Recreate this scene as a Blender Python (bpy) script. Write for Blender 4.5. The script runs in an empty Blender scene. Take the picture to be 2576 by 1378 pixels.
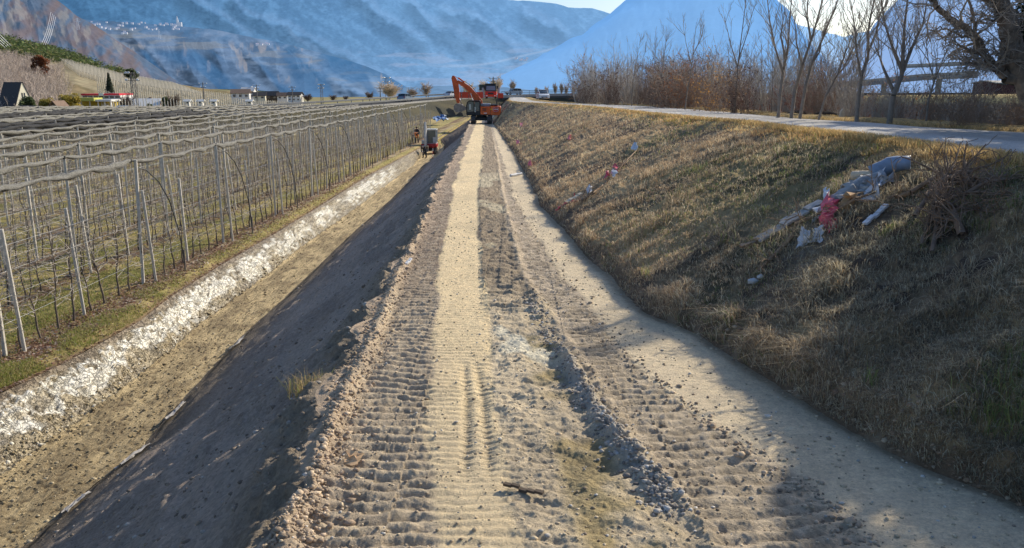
import bpy, math, random
import numpy as np
from math import radians, sin, cos, tan, atan, atan2, pi, sqrt
from mathutils import Vector, Matrix

# ------------------------------------------------------------------ basics
scene = bpy.context.scene
COL = scene.collection
RNG = np.random.default_rng(7)
random.seed(7)
EYE = 6.2                       # eye height above the orchard ground
F, PX, PY = 2022.0, 1288.0, 689.0
PITCH = radians(13.2)
SUN_AZ, SUN_EL = radians(47), radians(29)

def ray(x, y):
    r = (x - PX) / F; u = (PY - y) / F
    return Vector((r, cos(PITCH) + u * sin(PITCH), -sin(PITCH) + u * cos(PITCH)))
def gp(x, y, drop):
    """ground point seen at photo position x, y, 'drop' metres below the eye (number or function of Y)"""
    d = ray(x, y)
    if callable(drop):
        Y = 30.0
        for _ in range(60):
            D = drop(Y)
            Yn = min(400.0, D / max(1e-4, -d.z) * d.y)
            Y = 0.5 * Y + 0.5 * Yn
        D = drop(Y)
    else:
        D = drop
    t = D / max(1e-4, -d.z)
    return Vector((d.x * t, d.y * t, EYE - D))
def wd(x, y, Y):
    """point at distance Y seen at photo position x, y"""
    d = ray(x, y); t = Y / d.y
    return Vector((d.x * t, Y, EYE + d.z * t))

def vnoise(x, y, seed=0):
    x = np.asarray(x, dtype=np.float64); y = np.asarray(y, dtype=np.float64)
    ix = np.floor(x).astype(np.int64); iy = np.floor(y).astype(np.int64)
    fx = (x - ix).astype(np.float32); fy = (y - iy).astype(np.float32)
    fx = fx * fx * (3 - 2 * fx); fy = fy * fy * (3 - 2 * fy)
    def h(a, b):
        v = (a * 374761393 + b * 668265263 + seed * 144269504) & 0xffffffff
        v = ((v ^ (v >> 13)) * 1274126177) & 0xffffffff
        v = ((v ^ (v >> 16)) * 2246822519) & 0xffffffff
        return ((v ^ (v >> 15)) & 0xffffff).astype(np.float32) / np.float32(0xffffff)
    a = h(ix, iy); b = h(ix + 1, iy); c = h(ix, iy + 1); d = h(ix + 1, iy + 1)
    return (a + (b - a) * fx) * (1 - fy) + (c + (d - c) * fx) * fy
def fbm(x, y, octv=4, seed=0, gain=0.5):
    s = 0; a = 1.0; t = 0
    for k in range(octv):
        s = s + a * vnoise(x * 2.03 ** k + 13.7 * k, y * 2.03 ** k - 7.1 * k, seed + k)
        t += a; a *= gain
    return s / t
def ridged(x, y, octv=4, seed=0):
    s = 0; a = 1.0; t = 0
    for k in range(octv):
        n = 1 - np.abs(2 * vnoise(x * 2.07 ** k + 5 * k, y * 2.07 ** k + 3 * k, seed + k) - 1)
        s = s + a * n * n; t += a; a *= 0.5
    return s / t
def sstep(a, b, x):
    t = np.clip((x - a) / (b - a), 0, 1)
    return t * t * (3 - 2 * t)
def mixc(a, b, m):
    m = np.asarray(m)[..., None]
    return np.asarray(a) * (1 - m) + np.asarray(b) * m

# ------------------------------------------------------------------ meshes
def np_mesh(name, verts, faces, cols=None, smooth=True):
    """verts (n,3), faces (m,k)"""
    verts = np.ascontiguousarray(verts, dtype=np.float32); faces = np.ascontiguousarray(faces, dtype=np.int32)
    me = bpy.data.meshes.new(name)
    me.vertices.add(len(verts)); me.vertices.foreach_set('co', verts.ravel())
    m, k = faces.shape
    me.loops.add(m * k); me.loops.foreach_set('vertex_index', faces.ravel())
    me.polygons.add(m); me.polygons.foreach_set('loop_start', np.arange(0, m * k, k, dtype=np.int32))
    me.polygons.foreach_set('use_smooth', np.full(m, smooth, dtype=bool))
    me.update(calc_edges=True)
    if cols is not None:
        c = np.ones((len(verts), 4), dtype=np.float32); c[:, :3] = np.clip(cols, 0, 1)
        at = me.color_attributes.new('Col', 'FLOAT_COLOR', 'POINT')
        at.data.foreach_set('color', c.ravel())
    return me
def grid_faces(nr, nc):
    i = np.arange(nr * nc).reshape(nr, nc)
    return np.stack([i[:-1, :-1], i[:-1, 1:], i[1:, 1:], i[1:, :-1]], -1).reshape(-1, 4)
def grid_obj(name, X, Y, Z, C, mat, smooth=True):
    V = np.stack([X, Y, Z], -1).reshape(-1, 3)
    me = np_mesh(name, V, grid_faces(*X.shape), None if C is None else C.reshape(-1, 3), smooth)
    return link(name, me, mat)
def link(name, me, mat=None, parent=None):
    o = bpy.data.objects.new(name, me); COL.objects.link(o)
    if mat is not None and len(me.materials) == 0: me.materials.append(mat)
    if parent is not None: o.parent = parent
    return o

def seg_np(segs, k=4):
    """segs (n,8): p0 p1 r0 r1 -> verts, quads of tapered prisms"""
    s = np.asarray(segs, dtype=np.float64).reshape(-1, 8)
    p0, p1, r0, r1 = s[:, :3], s[:, 3:6], s[:, 6], s[:, 7]
    d = p1 - p0; L = np.linalg.norm(d, axis=1, keepdims=True); d = d / np.maximum(L, 1e-9)
    ref = np.where(np.abs(d[:, 2:3]) > 0.9, np.array([[1.0, 0, 0]]), np.array([[0, 0, 1.0]]))
    a = np.cross(d, ref); a /= np.maximum(np.linalg.norm(a, axis=1, keepdims=True), 1e-9); b = np.cross(d, a)
    th = np.arange(k) * 2 * pi / k
    ring = a[:, None, :] * np.cos(th)[None, :, None] + b[:, None, :] * np.sin(th)[None, :, None]
    v0 = p0[:, None, :] + ring * r0[:, None, None]; v1 = p1[:, None, :] + ring * r1[:, None, None]
    V = np.concatenate([v0, v1], 1).reshape(-1, 3)
    n = len(s); base = (np.arange(n) * 2 * k)[:, None]
    j = np.arange(k)[None, :]; jn = (j + 1) % k
    Q = np.stack([base + j, base + jn, base + k + jn, base + k + j], -1).reshape(-1, 4)
    return V, Q
def seg_mesh(name, segs, k=4, cols=None, smooth=True):
    V, Q = seg_np(segs, k)
    c = None
    if cols is not None: c = np.repeat(np.asarray(cols), 2 * k, axis=0)
    return np_mesh(name, V, Q, c, smooth)

class MB:
    """collects simple shapes into one mesh"""
    def __init__(s): s.v = []; s.f = []
    def add(s, vs, fs):
        b = len(s.v); s.v += [tuple(v) for v in vs]; s.f += [tuple(i + b for i in f) for f in fs]; return s
    def box(s, c, d, rot=None, taper=1.0, bev=0.0):
        x, y, z = d[0] / 2, d[1] / 2, d[2] / 2
        if bev > 0:
            b = min(bev, x * .9, y * .9)
            prof = [(-x + b, -y), (x - b, -y), (x, -y + b), (x, y - b), (x - b, y), (-x + b, y), (-x, y - b), (-x, -y + b)]
            zs = [(-z, .96), (-z + b * .7, 1), (z - b * .7, 1), (z, .96)]
            pts = [Vector((px * k, py * k, zz)) for zz, k in zs for px, py in prof]
            n = 8; fs = [tuple(range(n - 1, -1, -1)), tuple(range(3 * n, 4 * n))]
            for r in range(3):
                for i in range(n): fs.append((r * n + i, r * n + (i + 1) % n, (r + 1) * n + (i + 1) % n, (r + 1) * n + i))
        else:
            t = taper
            pts = [Vector(p) for p in [(-x, -y, -z), (x, -y, -z), (x, y, -z), (-x, y, -z), (-x * t, -y * t, z), (x * t, -y * t, z), (x * t, y * t, z), (-x * t, y * t, z)]]
            fs = [(3, 2, 1, 0), (4, 5, 6, 7), (0, 1, 5, 4), (1, 2, 6, 5), (2, 3, 7, 6), (3, 0, 4, 7)]
        if rot is not None: pts = [rot @ p for p in pts]
        c = Vector(c); return s.add([p + c for p in pts], fs)
    def tube(s, pts, r, k=8, cap=True):
        pts = [Vector(p) for p in pts]; n = len(pts)
        rs = r if isinstance(r, (list, tuple)) else [r] * n
        vs = []; pa = None
        for i, p in enumerate(pts):
            d = (pts[min(i + 1, n - 1)] - pts[max(i - 1, 0)]).normalized()
            if pa is None:
                a = d.cross(Vector((0, 0, 1)) if abs(d.z) < .9 else Vector((1, 0, 0))).normalized()
            else:
                a = (pa - d * pa.dot(d)).normalized()
            pa = a; b = d.cross(a)
            for j in range(k):
                t = 2 * pi * j / k; vs.append(p + (a * cos(t) + b * sin(t)) * rs[i])
        fs = [(i * k + j, i * k + (j + 1) % k, (i + 1) * k + (j + 1) % k, (i + 1) * k + j) for i in range(n - 1) for j in range(k)]
        if cap: fs += [tuple(range(k - 1, -1, -1)), tuple(range((n - 1) * k, n * k))]
        return s.add(vs, fs)
    def prism(s, prof, a0, a1, axis='y', inset=0.0):
        """prof: list of 2d points (x,z) for axis y, (y,z) for axis x, (x,y) for axis z"""
        n = len(prof)
        cx = sum(p[0] for p in prof) / n; cz = sum(p[1] for p in prof) / n
        def mk(p, a, k=1.0):
            u = cx + (p[0] - cx) * k; v = cz + (p[1] - cz) * k
            return {'y': (u, a, v), 'x': (a, u, v), 'z': (u, v, a)}[axis]
        if inset > 0:
            k = 1 - inset; g = (a1 - a0) * .06
            L = [(a0, k), (a0 + g, 1), (a1 - g, 1), (a1, k)]
        else: L = [(a0, 1), (a1, 1)]
        vs = [mk(p, a, k) for a, k in L for p in prof]; m = len(L)
        fs = [(r * n + i, r * n + (i + 1) % n, (r + 1) * n + (i + 1) % n, (r + 1) * n + i) for r in range(m - 1) for i in range(n)]
        fs += [tuple(range(n - 1, -1, -1)), tuple(range((m - 1) * n, m * n))]
        return s.add(vs, fs)
    def ball(s, c, r, k=8, sq=(1, 1, 1)):
        c = Vector(c); vs = [c + Vector((0, 0, -r * sq[2]))]; m = k // 2
        for i in range(1, m):
            t = pi * i / m - pi / 2
            for j in range(k):
                a = 2 * pi * j / k
                vs.append(c + Vector((cos(t) * cos(a) * r * sq[0], cos(t) * sin(a) * r * sq[1], sin(t) * r * sq[2])))
        vs.append(c + Vector((0, 0, r * sq[2]))); n = len(vs)
        fs = [(0, 1 + (j + 1) % k, 1 + j) for j in range(k)]
        for i in range(m - 2):
            for j in range(k):
                a = 1 + i * k + j; b = 1 + i * k + (j + 1) % k; fs.append((a, b, b + k, a + k))
        o = 1 + (m - 2) * k
        fs += [(o + j, o + (j + 1) % k, n - 1) for j in range(k)]
        return s.add(vs, fs)
    def build(s, name, mat, parent=None, smooth=False):
        me = bpy.data.meshes.new(name); me.from_pydata(s.v, [], s.f); me.update()
        import bmesh
        bm = bmesh.new(); bm.from_mesh(me); bmesh.ops.recalc_face_normals(bm, faces=bm.faces); bm.to_mesh(me); bm.free()
        if smooth:
            for p in me.polygons: p.use_smooth = True
            try: me.set_sharp_from_angle(angle=radians(38))
            except Exception: pass
        return link(name, me, mat, parent)

def tag(o, label=None, cat=None, group=None, kind=None):
    if label: o['label'] = label
    if cat: o['category'] = cat
    if group: o['group'] = group
    if kind: o['kind'] = kind
    return o
def empty(name, loc=(0, 0, 0), rz=0.0, label=None, cat=None, group=None, scale=1.0):
    o = bpy.data.objects.new(name, None); COL.objects.link(o)
    o.location = loc; o.rotation_euler = (0, 0, rz); o.scale = (scale,) * 3; o.empty_display_size = .3
    return tag(o, label, cat, group)
def copy_tree(o, parent=None):
    c = o.copy(); COL.objects.link(c); c.parent = parent
    for ch in list(o.children): copy_tree(ch, c)
    return c

# ------------------------------------------------------------------ materials
def new_mat(name):
    m = bpy.data.materials.new(name); m.use_nodes = True; nt = m.node_tree; nt.nodes.clear()
    return m, nt, nt.nodes.new('ShaderNodeOutputMaterial')
def N(nt, typ, **kw):
    n = nt.nodes.new(typ)
    for k, v in kw.items():
        if k in n.inputs.keys(): n.inputs[k].default_value = v
        else: setattr(n, k, v)
    return n
MATS = {}
def M(name, col, rough=.6, metal=0.0, var=.18, scale=6.0, bump=0.0, spec=.4, emis=None, coat=0.0, trans=0.0, alpha=1.0):
    """plain procedural material: base colour broken up by noise (dust and wear), optional bump"""
    if name in MATS: return MATS[name]
    m, nt, out = new_mat(name); L = nt.links
    b = N(nt, 'ShaderNodeBsdfPrincipled'); b.inputs['Roughness'].default_value = rough; b.inputs['Metallic'].default_value = metal
    b.inputs['Specular IOR Level'].default_value = spec; b.inputs['Coat Weight'].default_value = coat
    tc = N(nt, 'ShaderNodeTexCoord'); nz = N(nt, 'ShaderNodeTexNoise', Scale=scale, Detail=6.0, Roughness=.65)
    L.new(tc.outputs['Object'], nz.inputs['Vector'])
    rp = N(nt, 'ShaderNodeMapRange'); rp.inputs['From Min'].default_value = .3; rp.inputs['From Max'].default_value = .7
    rp.inputs['To Min'].default_value = 1 - var; rp.inputs['To Max'].default_value = 1 + var
    L.new(nz.outputs['Fac'], rp.inputs['Value'])
    mx = N(nt, 'ShaderNodeVectorMath', operation='SCALE'); mx.inputs[0].default_value = col[:3]
    L.new(rp.outputs['Result'], mx.inputs['Scale']); L.new(mx.outputs['Vector'], b.inputs['Base Color'])
    if bump > 0:
        bp = N(nt, 'ShaderNodeBump', Strength=bump, Distance=.05); L.new(nz.outputs['Fac'], bp.inputs['Height']); L.new(bp.outputs['Normal'], b.inputs['Normal'])
    if emis: b.inputs['Emission Color'].default_value = (*emis[:3], 1); b.inputs['Emission Strength'].default_value = emis[3]
    if trans: b.inputs['Transmission Weight'].default_value = trans
    if alpha < 1: b.inputs['Alpha'].default_value = alpha
    L.new(b.outputs['BSDF'], out.inputs['Surface']); MATS[name] = m
    return m
def ground_mat(name, s1=3.0, s2=40.0, var=.35, bump=.5, dist=.03, rough=.95, spec=.2, stretch=(1, 1, 1), speck=None, cracks=False):
    """ground: colour from the mesh's own colour layer times two noises, with bump"""
    m, nt, out = new_mat(name); L = nt.links
    b = N(nt, 'ShaderNodeBsdfPrincipled'); b.inputs['Roughness'].default_value = rough; b.inputs['Specular IOR Level'].default_value = spec
    at = N(nt, 'ShaderNodeAttribute'); at.attribute_name = 'Col'
    tc = N(nt, 'ShaderNodeTexCoord'); mp = N(nt, 'ShaderNodeMapping'); mp.inputs['Scale'].default_value = stretch
    L.new(tc.outputs['Object'], mp.inputs['Vector'])
    n1 = N(nt, 'ShaderNodeTexNoise', Scale=s1, Detail=7.0, Roughness=.7); n2 = N(nt, 'ShaderNodeTexNoise', Scale=s2, Detail=5.0, Roughness=.75)
    L.new(mp.outputs['Vector'], n1.inputs['Vector']); L.new(mp.outputs['Vector'], n2.inputs['Vector'])
    ad = N(nt, 'ShaderNodeMath', operation='ADD'); L.new(n1.outputs['Fac'], ad.inputs[0]); L.new(n2.outputs['Fac'], ad.inputs[1])
    rp = N(nt, 'ShaderNodeMapRange'); rp.inputs['From Min'].default_value = .7; rp.inputs['From Max'].default_value = 1.3
    rp.inputs['To Min'].default_value = 1 - var; rp.inputs['To Max'].default_value = 1 + var
    L.new(ad.outputs['Value'], rp.inputs['Value'])
    mx = N(nt, 'ShaderNodeVectorMath', operation='SCALE'); L.new(at.outputs['Color'], mx.inputs[0]); L.new(rp.outputs['Result'], mx.inputs['Scale'])
    col = mx.outputs['Vector']
    if speck:
        vo = N(nt, 'ShaderNodeTexVoronoi', Scale=speck[0]); L.new(mp.outputs['Vector'], vo.inputs['Vector'])
        r2 = N(nt, 'ShaderNodeMapRange'); r2.inputs['From Min'].default_value = 0; r2.inputs['From Max'].default_value = 1
        r2.inputs['To Min'].default_value = 1 - speck[1]; r2.inputs['To Max'].default_value = 1 + speck[1]
        sx = N(nt, 'ShaderNodeSeparateColor'); L.new(vo.outputs['Color'], sx.inputs[0]); L.new(sx.outputs[0], r2.inputs['Value'])
        m2 = N(nt, 'ShaderNodeVectorMath', operation='SCALE'); L.new(col, m2.inputs[0]); L.new(r2.outputs['Result'], m2.inputs['Scale']); col = m2.outputs['Vector']
    L.new(col, b.inputs['Base Color'])
    bp = N(nt, 'ShaderNodeBump', Strength=bump, Distance=dist); L.new(ad.outputs['Value'], bp.inputs['Height']); L.new(bp.outputs['Normal'], b.inputs['Normal'])
    if cracks:
        nd = N(nt, 'ShaderNodeTexNoise', Scale=6.0, Detail=4.0); L.new(mp.outputs['Vector'], nd.inputs['Vector'])
        va = N(nt, 'ShaderNodeVectorMath', operation='SCALE'); L.new(nd.outputs['Color'], va.inputs[0]); va.inputs['Scale'].default_value = .35
        vb = N(nt, 'ShaderNodeVectorMath', operation='ADD'); L.new(mp.outputs['Vector'], vb.inputs[0]); L.new(va.outputs['Vector'], vb.inputs[1])
        prev = None
        for sc_, w_ in ((3.0, .03), (8.0, .03)):
            vo = N(nt, 'ShaderNodeTexVoronoi', Scale=sc_); vo.feature = 'DISTANCE_TO_EDGE'; L.new(vb.outputs['Vector'], vo.inputs['Vector'])
            r = N(nt, 'ShaderNodeMapRange'); r.inputs['From Max'].default_value = w_ * 2.2; r.inputs['To Min'].default_value = .3; r.inputs['To Max'].default_value = 1.0; L.new(vo.outputs['Distance'], r.inputs['Value'])
            if prev is None: prev = r.outputs['Result']
            else: mm = N(nt, 'ShaderNodeMath', operation='MULTIPLY'); L.new(prev, mm.inputs[0]); L.new(r.outputs['Result'], mm.inputs[1]); prev = mm.outputs[0]
        pw = N(nt, 'ShaderNodeMapRange'); pw.inputs['To Min'].default_value = .68; L.new(prev, pw.inputs['Value'])
        m3_ = N(nt, 'ShaderNodeVectorMath', operation='SCALE'); L.new(col, m3_.inputs[0]); L.new(pw.outputs['Result'], m3_.inputs['Scale']); L.new(m3_.outputs['Vector'], b.inputs['Base Color'])
        b2 = N(nt, 'ShaderNodeBump', Strength=1.0, Distance=.06); L.new(prev, b2.inputs['Height']); L.new(bp.outputs['Normal'], b2.inputs['Normal']); L.new(b2.outputs['Normal'], b.inputs['Normal'])
    L.new(b.outputs['BSDF'], out.inputs['Surface'])
    return m
def leafy_mat(name, tr=.45, col=None, rough=.7):
    """thin plant matter that glows when lit from behind"""
    m, nt, out = new_mat(name); L = nt.links
    at = N(nt, 'ShaderNodeAttribute'); at.attribute_name = 'Col'
    if col is None: src = at.outputs['Color']
    else:
        tc = N(nt, 'ShaderNodeTexCoord'); nz = N(nt, 'ShaderNodeTexNoise', Scale=5.0); L.new(tc.outputs['Object'], nz.inputs['Vector'])
        rp = N(nt, 'ShaderNodeMapRange'); rp.inputs['To Min'].default_value = .6; rp.inputs['To Max'].default_value = 1.4; L.new(nz.outputs['Fac'], rp.inputs['Value'])
        sc = N(nt, 'ShaderNodeVectorMath', operation='SCALE'); sc.inputs[0].default_value = col; L.new(rp.outputs['Result'], sc.inputs['Scale']); src = sc.outputs['Vector']
    d = N(nt, 'ShaderNodeBsdfDiffuse'); t = N(nt, 'ShaderNodeBsdfTranslucent'); g = N(nt, 'ShaderNodeBsdfGlossy', Roughness=.45)
    g.inputs['Color'].default_value = (.5, .5, .5, 1)
    L.new(src, d.inputs['Color']); L.new(src, t.inputs['Color'])
    m1 = N(nt, 'ShaderNodeMixShader'); m1.inputs[0].default_value = tr; L.new(d.outputs[0], m1.inputs[1]); L.new(t.outputs[0], m1.inputs[2])
    m2 = N(nt, 'ShaderNodeMixShader'); m2.inputs[0].default_value = .05; L.new(m1.outputs[0], m2.inputs[1]); L.new(g.outputs[0], m2.inputs[2])
    L.new(m2.outputs[0], out.inputs['Surface'])
    return m
def haze_mat(name, haze, k, nscale=.004, amp=.5):
    """far slope: its own surface colour seen through blue valley haze (haze light added, surface dimmed)"""
    m, nt, out = new_mat(name); L = nt.links
    at = N(nt, 'ShaderNodeAttribute'); at.attribute_name = 'Col'
    tc = N(nt, 'ShaderNodeTexCoord'); nz = N(nt, 'ShaderNodeTexNoise', Scale=nscale, Detail=9.0, Roughness=.72)
    L.new(tc.outputs['Object'], nz.inputs['Vector'])
    rp = N(nt, 'ShaderNodeMapRange'); rp.inputs['From Min'].default_value = .3; rp.inputs['From Max'].default_value = .7
    rp.inputs['To Min'].default_value = 1 - amp; rp.inputs['To Max'].default_value = 1 + amp; L.new(nz.outputs['Fac'], rp.inputs['Value'])
    sc = N(nt, 'ShaderNodeVectorMath', operation='SCALE'); L.new(at.outputs['Color'], sc.inputs[0]); L.new(rp.outputs['Result'], sc.inputs['Scale'])
    d = N(nt, 'ShaderNodeBsdfDiffuse'); L.new(sc.outputs['Vector'], d.inputs['Color'])
    # the surface radiance that still gets through plus the haze light
    e = N(nt, 'ShaderNodeEmission', Strength=k); e.inputs['Color'].default_value = (*haze, 1)
    ad = N(nt, 'ShaderNodeAddShader'); L.new(d.outputs[0], ad.inputs[0]); L.new(e.outputs[0], ad.inputs[1])
    L.new(ad.outputs[0], out.inputs['Surface'])
    return m

# ------------------------------------------------------------------ camera, light, sky
cam = bpy.data.cameras.new('camera'); cam.sensor_width = 36; cam.lens = 36 * F / 2576; cam.clip_end = 40000; cam.clip_start = .1
co = bpy.data.objects.new('camera', cam); COL.objects.link(co); co.location = (0, 0, EYE); co.rotation_euler = (pi / 2 - PITCH, 0, 0); scene.camera = co
sun = bpy.data.lights.new('sun', 'SUN'); sun.energy = 5.0; sun.angle = radians(.5); sun.color = (1, .885, .69)
so = bpy.data.objects.new('sun', sun); COL.objects.link(so); so.location = (30, 40, 40)
sd = Vector((sin(SUN_AZ) * cos(SUN_EL), cos(SUN_AZ) * cos(SUN_EL), sin(SUN_EL)))
so.rotation_euler = sd.to_track_quat('Z', 'Y').to_euler()
w = bpy.data.worlds.new('World'); scene.world = w; w.use_nodes = True; nt = w.node_tree; nt.nodes.clear()
sk = N(nt, 'ShaderNodeTexSky'); sk.sky_type = 'NISHITA'; sk.sun_disc = False; sk.sun_elevation = SUN_EL; sk.sun_rotation = SUN_AZ
sk.air_density = 1.0; sk.dust_density = 2.0; sk.ozone_density = 5.0; sk.altitude = 250
bg = N(nt, 'ShaderNodeBackground', Strength=.15); wo = N(nt, 'ShaderNodeOutputWorld')
nt.links.new(sk.outputs[0], bg.inputs[0]); nt.links.new(bg.outputs[0], wo.inputs[0])
scene.view_settings.view_transform = 'Standard'; scene.view_settings.look = 'None'; scene.view_settings.exposure = 0
scene.cycles.max_bounces = 6; scene.cycles.diffuse_bounces = 3

# ------------------------------------------------------------------ the lie of the land
def DB(Y): return 2.9 + .02 * np.clip(Y, 0, 112)            # drop to the dirt track (it falls away gently)
DO, DF = 6.2, 7.2                                            # drop to orchard ground, ditch floor
def DR(Y): return np.interp(Y, [0, 15, 19, 30, 45, 60, 90, 130, 200], [.92, .92, .99, 1.12, 1.32, 1.5, 1.95, 2.25, 2.8])
def curve(pts, drop, near=None):
    P = [gp(x, y, drop) for x, y in pts]
    P.sort(key=lambda p: p.y)
    Y = np.array([p.y for p in P]); X = np.array([p.x for p in P])
    def f(y):
        y = np.asarray(y, dtype=float)
        r = np.interp(y, Y, X)
        n = min(3, len(Y) - 1)
        sl = (X[n] - X[0]) / (Y[n] - Y[0])
        r = np.where(y < Y[0], X[0] + sl * np.maximum(y - Y[0], -8) * .6, r)
        m = len(Y) - 1; k = max(0, m - 2); sl2 = (X[m] - X[k]) / (Y[m] - Y[k])
        return np.where(y > Y[m], X[m] + sl2 * (y - Y[m]), r)
    return f
c0 = curve([(0, 975), (150, 905), (225, 866), (350, 797), (430, 735), (560, 655), (700, 575), (800, 515), (930, 435), (1060, 368)], DO)
c1 = curve([(0, 1199), (120, 1114), (260, 1014), (420, 894), (520, 804), (645, 714), (760, 622), (888, 530), (1013, 435), (1062, 400)], DF)
c2 = curve([(75, 1364), (160, 1284), (260, 1204), (350, 1139), (410, 1059), (550, 909), (605, 849), (700, 764), (770, 699), (842, 629), (891, 583), (984, 501), (1034, 451), (1070, 408)], DF)
c3 = curve([(655, 1378), (740, 1264), (795, 1140), (815, 1020), (830, 964), (885, 889), (915, 804), (965, 719), (1010, 650), (1060, 560), (1110, 450), (1150, 380), (1178, 318)], DB)
c4 = curve([(2576, 1285), (2452, 1232), (2274, 1156), (2163, 1098), (1962, 978), (1891, 934), (1753, 845), (1607, 778), (1520, 690), (1462, 633), (1400, 568), (1355, 515), (1316, 433), (1284, 376), (1244, 316)], DB)
c5 = curve([(2576, 405), (2512, 396), (2333, 369), (2183, 348), (2033, 330), (1878, 308), (1749, 298), (1616, 284), (1530, 273), (1440, 265), (1377, 261), (1310, 257)], DR)
c6 = curve([(2576, 333), (2363, 321), (2243, 315), (2093, 303), (1989, 296), (1854, 283), (1749, 275), (1687, 270), (1520, 262), (1377, 256.5), (1310, 254)], DR)
# ------------------------------------------------------------------ terrain strips
_c2, _c3, _c4, _c5, _c6 = c2, c3, c4, c5, c6
def pit(Y): return sstep(74, 82, Y) * (1 - sstep(93, 98, Y))
def c2(Y): return np.maximum(_c2(np.minimum(Y, 92)), c1(Y) + .25) + .9 * pit(Y)
def c1b(Y): return np.minimum(c1(Y), c2(Y) - .2) - .35 * pit(Y)
def c3(Y): return _c3(np.minimum(Y, 125)) + .05 * (np.asarray(Y) > 1e9)
def c4(Y): return _c4(np.minimum(Y, 125))
def c5(Y): return np.maximum(_c5(np.minimum(Y, 150)), c4(Y) + 2.5)
def c6(Y): return np.maximum(_c6(np.minimum(Y, 150)), c5(Y) + 3.6)
def c7(Y): return c6(Y) + 1.5

ROWS = np.concatenate([np.linspace(-8, 3.9, 14), 1 / np.linspace(1 / 4.2, 1 / 205, 1050)])
def lerp(a, b, u): return a + (b - a) * u
def mesh_strip(name, fn, us, mat, rows=ROWS):
    U, Y = np.meshgrid(us, rows)
    X, Z, C = fn(U, Y)
    o = grid_obj(name, X, Y, Z, C, mat)
    o['kind'] = 'structure'
    return o
SAND = np.array((.93, .74, .45)); MUD = np.array((.19, .135, .085)); GREY = np.array((.36, .31, .245)); SOIL = np.array((.17, .115, .07))
STRAW = np.array((.40, .27, .12)); OLIVE = np.array((.16, .17, .05)); LITTER = np.array((.13, .085, .055)); CLAY = np.array((.40, .33, .22))

# --- orchard ground
ROW_A = gp(150, 825, DO); ROW_B = gp(1009, 376, DO)
ROWDIR = (ROW_B - ROW_A).normalized(); ROWN = Vector((-ROWDIR.y, ROWDIR.x, 0))       # towards the left
ROW_GAP = 2.75
def row_dist(X, Y): return ((X - ROW_A.x) * ROWN.x + (Y - ROW_A.y) * ROWN.y) / ROW_GAP
def orchard_fn(u, Y):
    X = lerp(-115 + 0 * Y, c0(Y), u ** .55)
    n = fbm(X * .5, Y * .5, 4, 3); n2 = fbm(X * 3, Y * 3, 3, 9)
    r = row_dist(X, Y); rr = np.abs(r - np.round(r)) * ROW_GAP
    under = np.where(r > -.6, 1 - sstep(.25, .6, rr + (n2 - .5) * .6), sstep(.2, .6, .9 + n2 - .5))
    nearrow = (r < 0)
    grass = mixc((.29, .26, .09), (.48, .38, .16), sstep(.35, .65, n)); grass = mixc(grass, (.42, .33, .16), sstep(.55, .75, fbm(X * .12, Y * .12, 3, 31)) * .8)
    edge = mixc(LITTER * 1.5, (.40, .32, .14), sstep(.45, .62, n2))
    C = mixc(grass, edge, under)
    C = mixc(C, mixc((.26, .17, .11), (.46, .37, .27), sstep(.4, .6, n2)), (1 - sstep(.9, 1.5, c0(Y) - X + (n - .5) * 1.2)) * sstep(.35, .9, c0(Y) - X) * .75)
    # bare strip by the ditch: mossy, littered, then earth
    e = c0(Y) - X
    C = mixc(C, mixc((.50, .39, .18), (.28, .26, .08), sstep(.4, .6, n)), (1 - sstep(.2, .9, e + (n2 - .5) * .8)) * .8)
    C = mixc(C, SOIL * 1.5, 1 - sstep(.0, .35, e + (n2 - .5) * .3))
    Z = EYE - DO + (n - .5) * .10 + (n2 - .5) * .06 * (1 + under) - .12 * (1 - sstep(0, .5, e))
    return X, Z, C
gm_orchard = ground_mat('orchard grass and litter', 4, 45, .5, .8, .05)
mesh_strip('orchard_ground', orchard_fn, np.linspace(0, 1, 420), gm_orchard)

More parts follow.
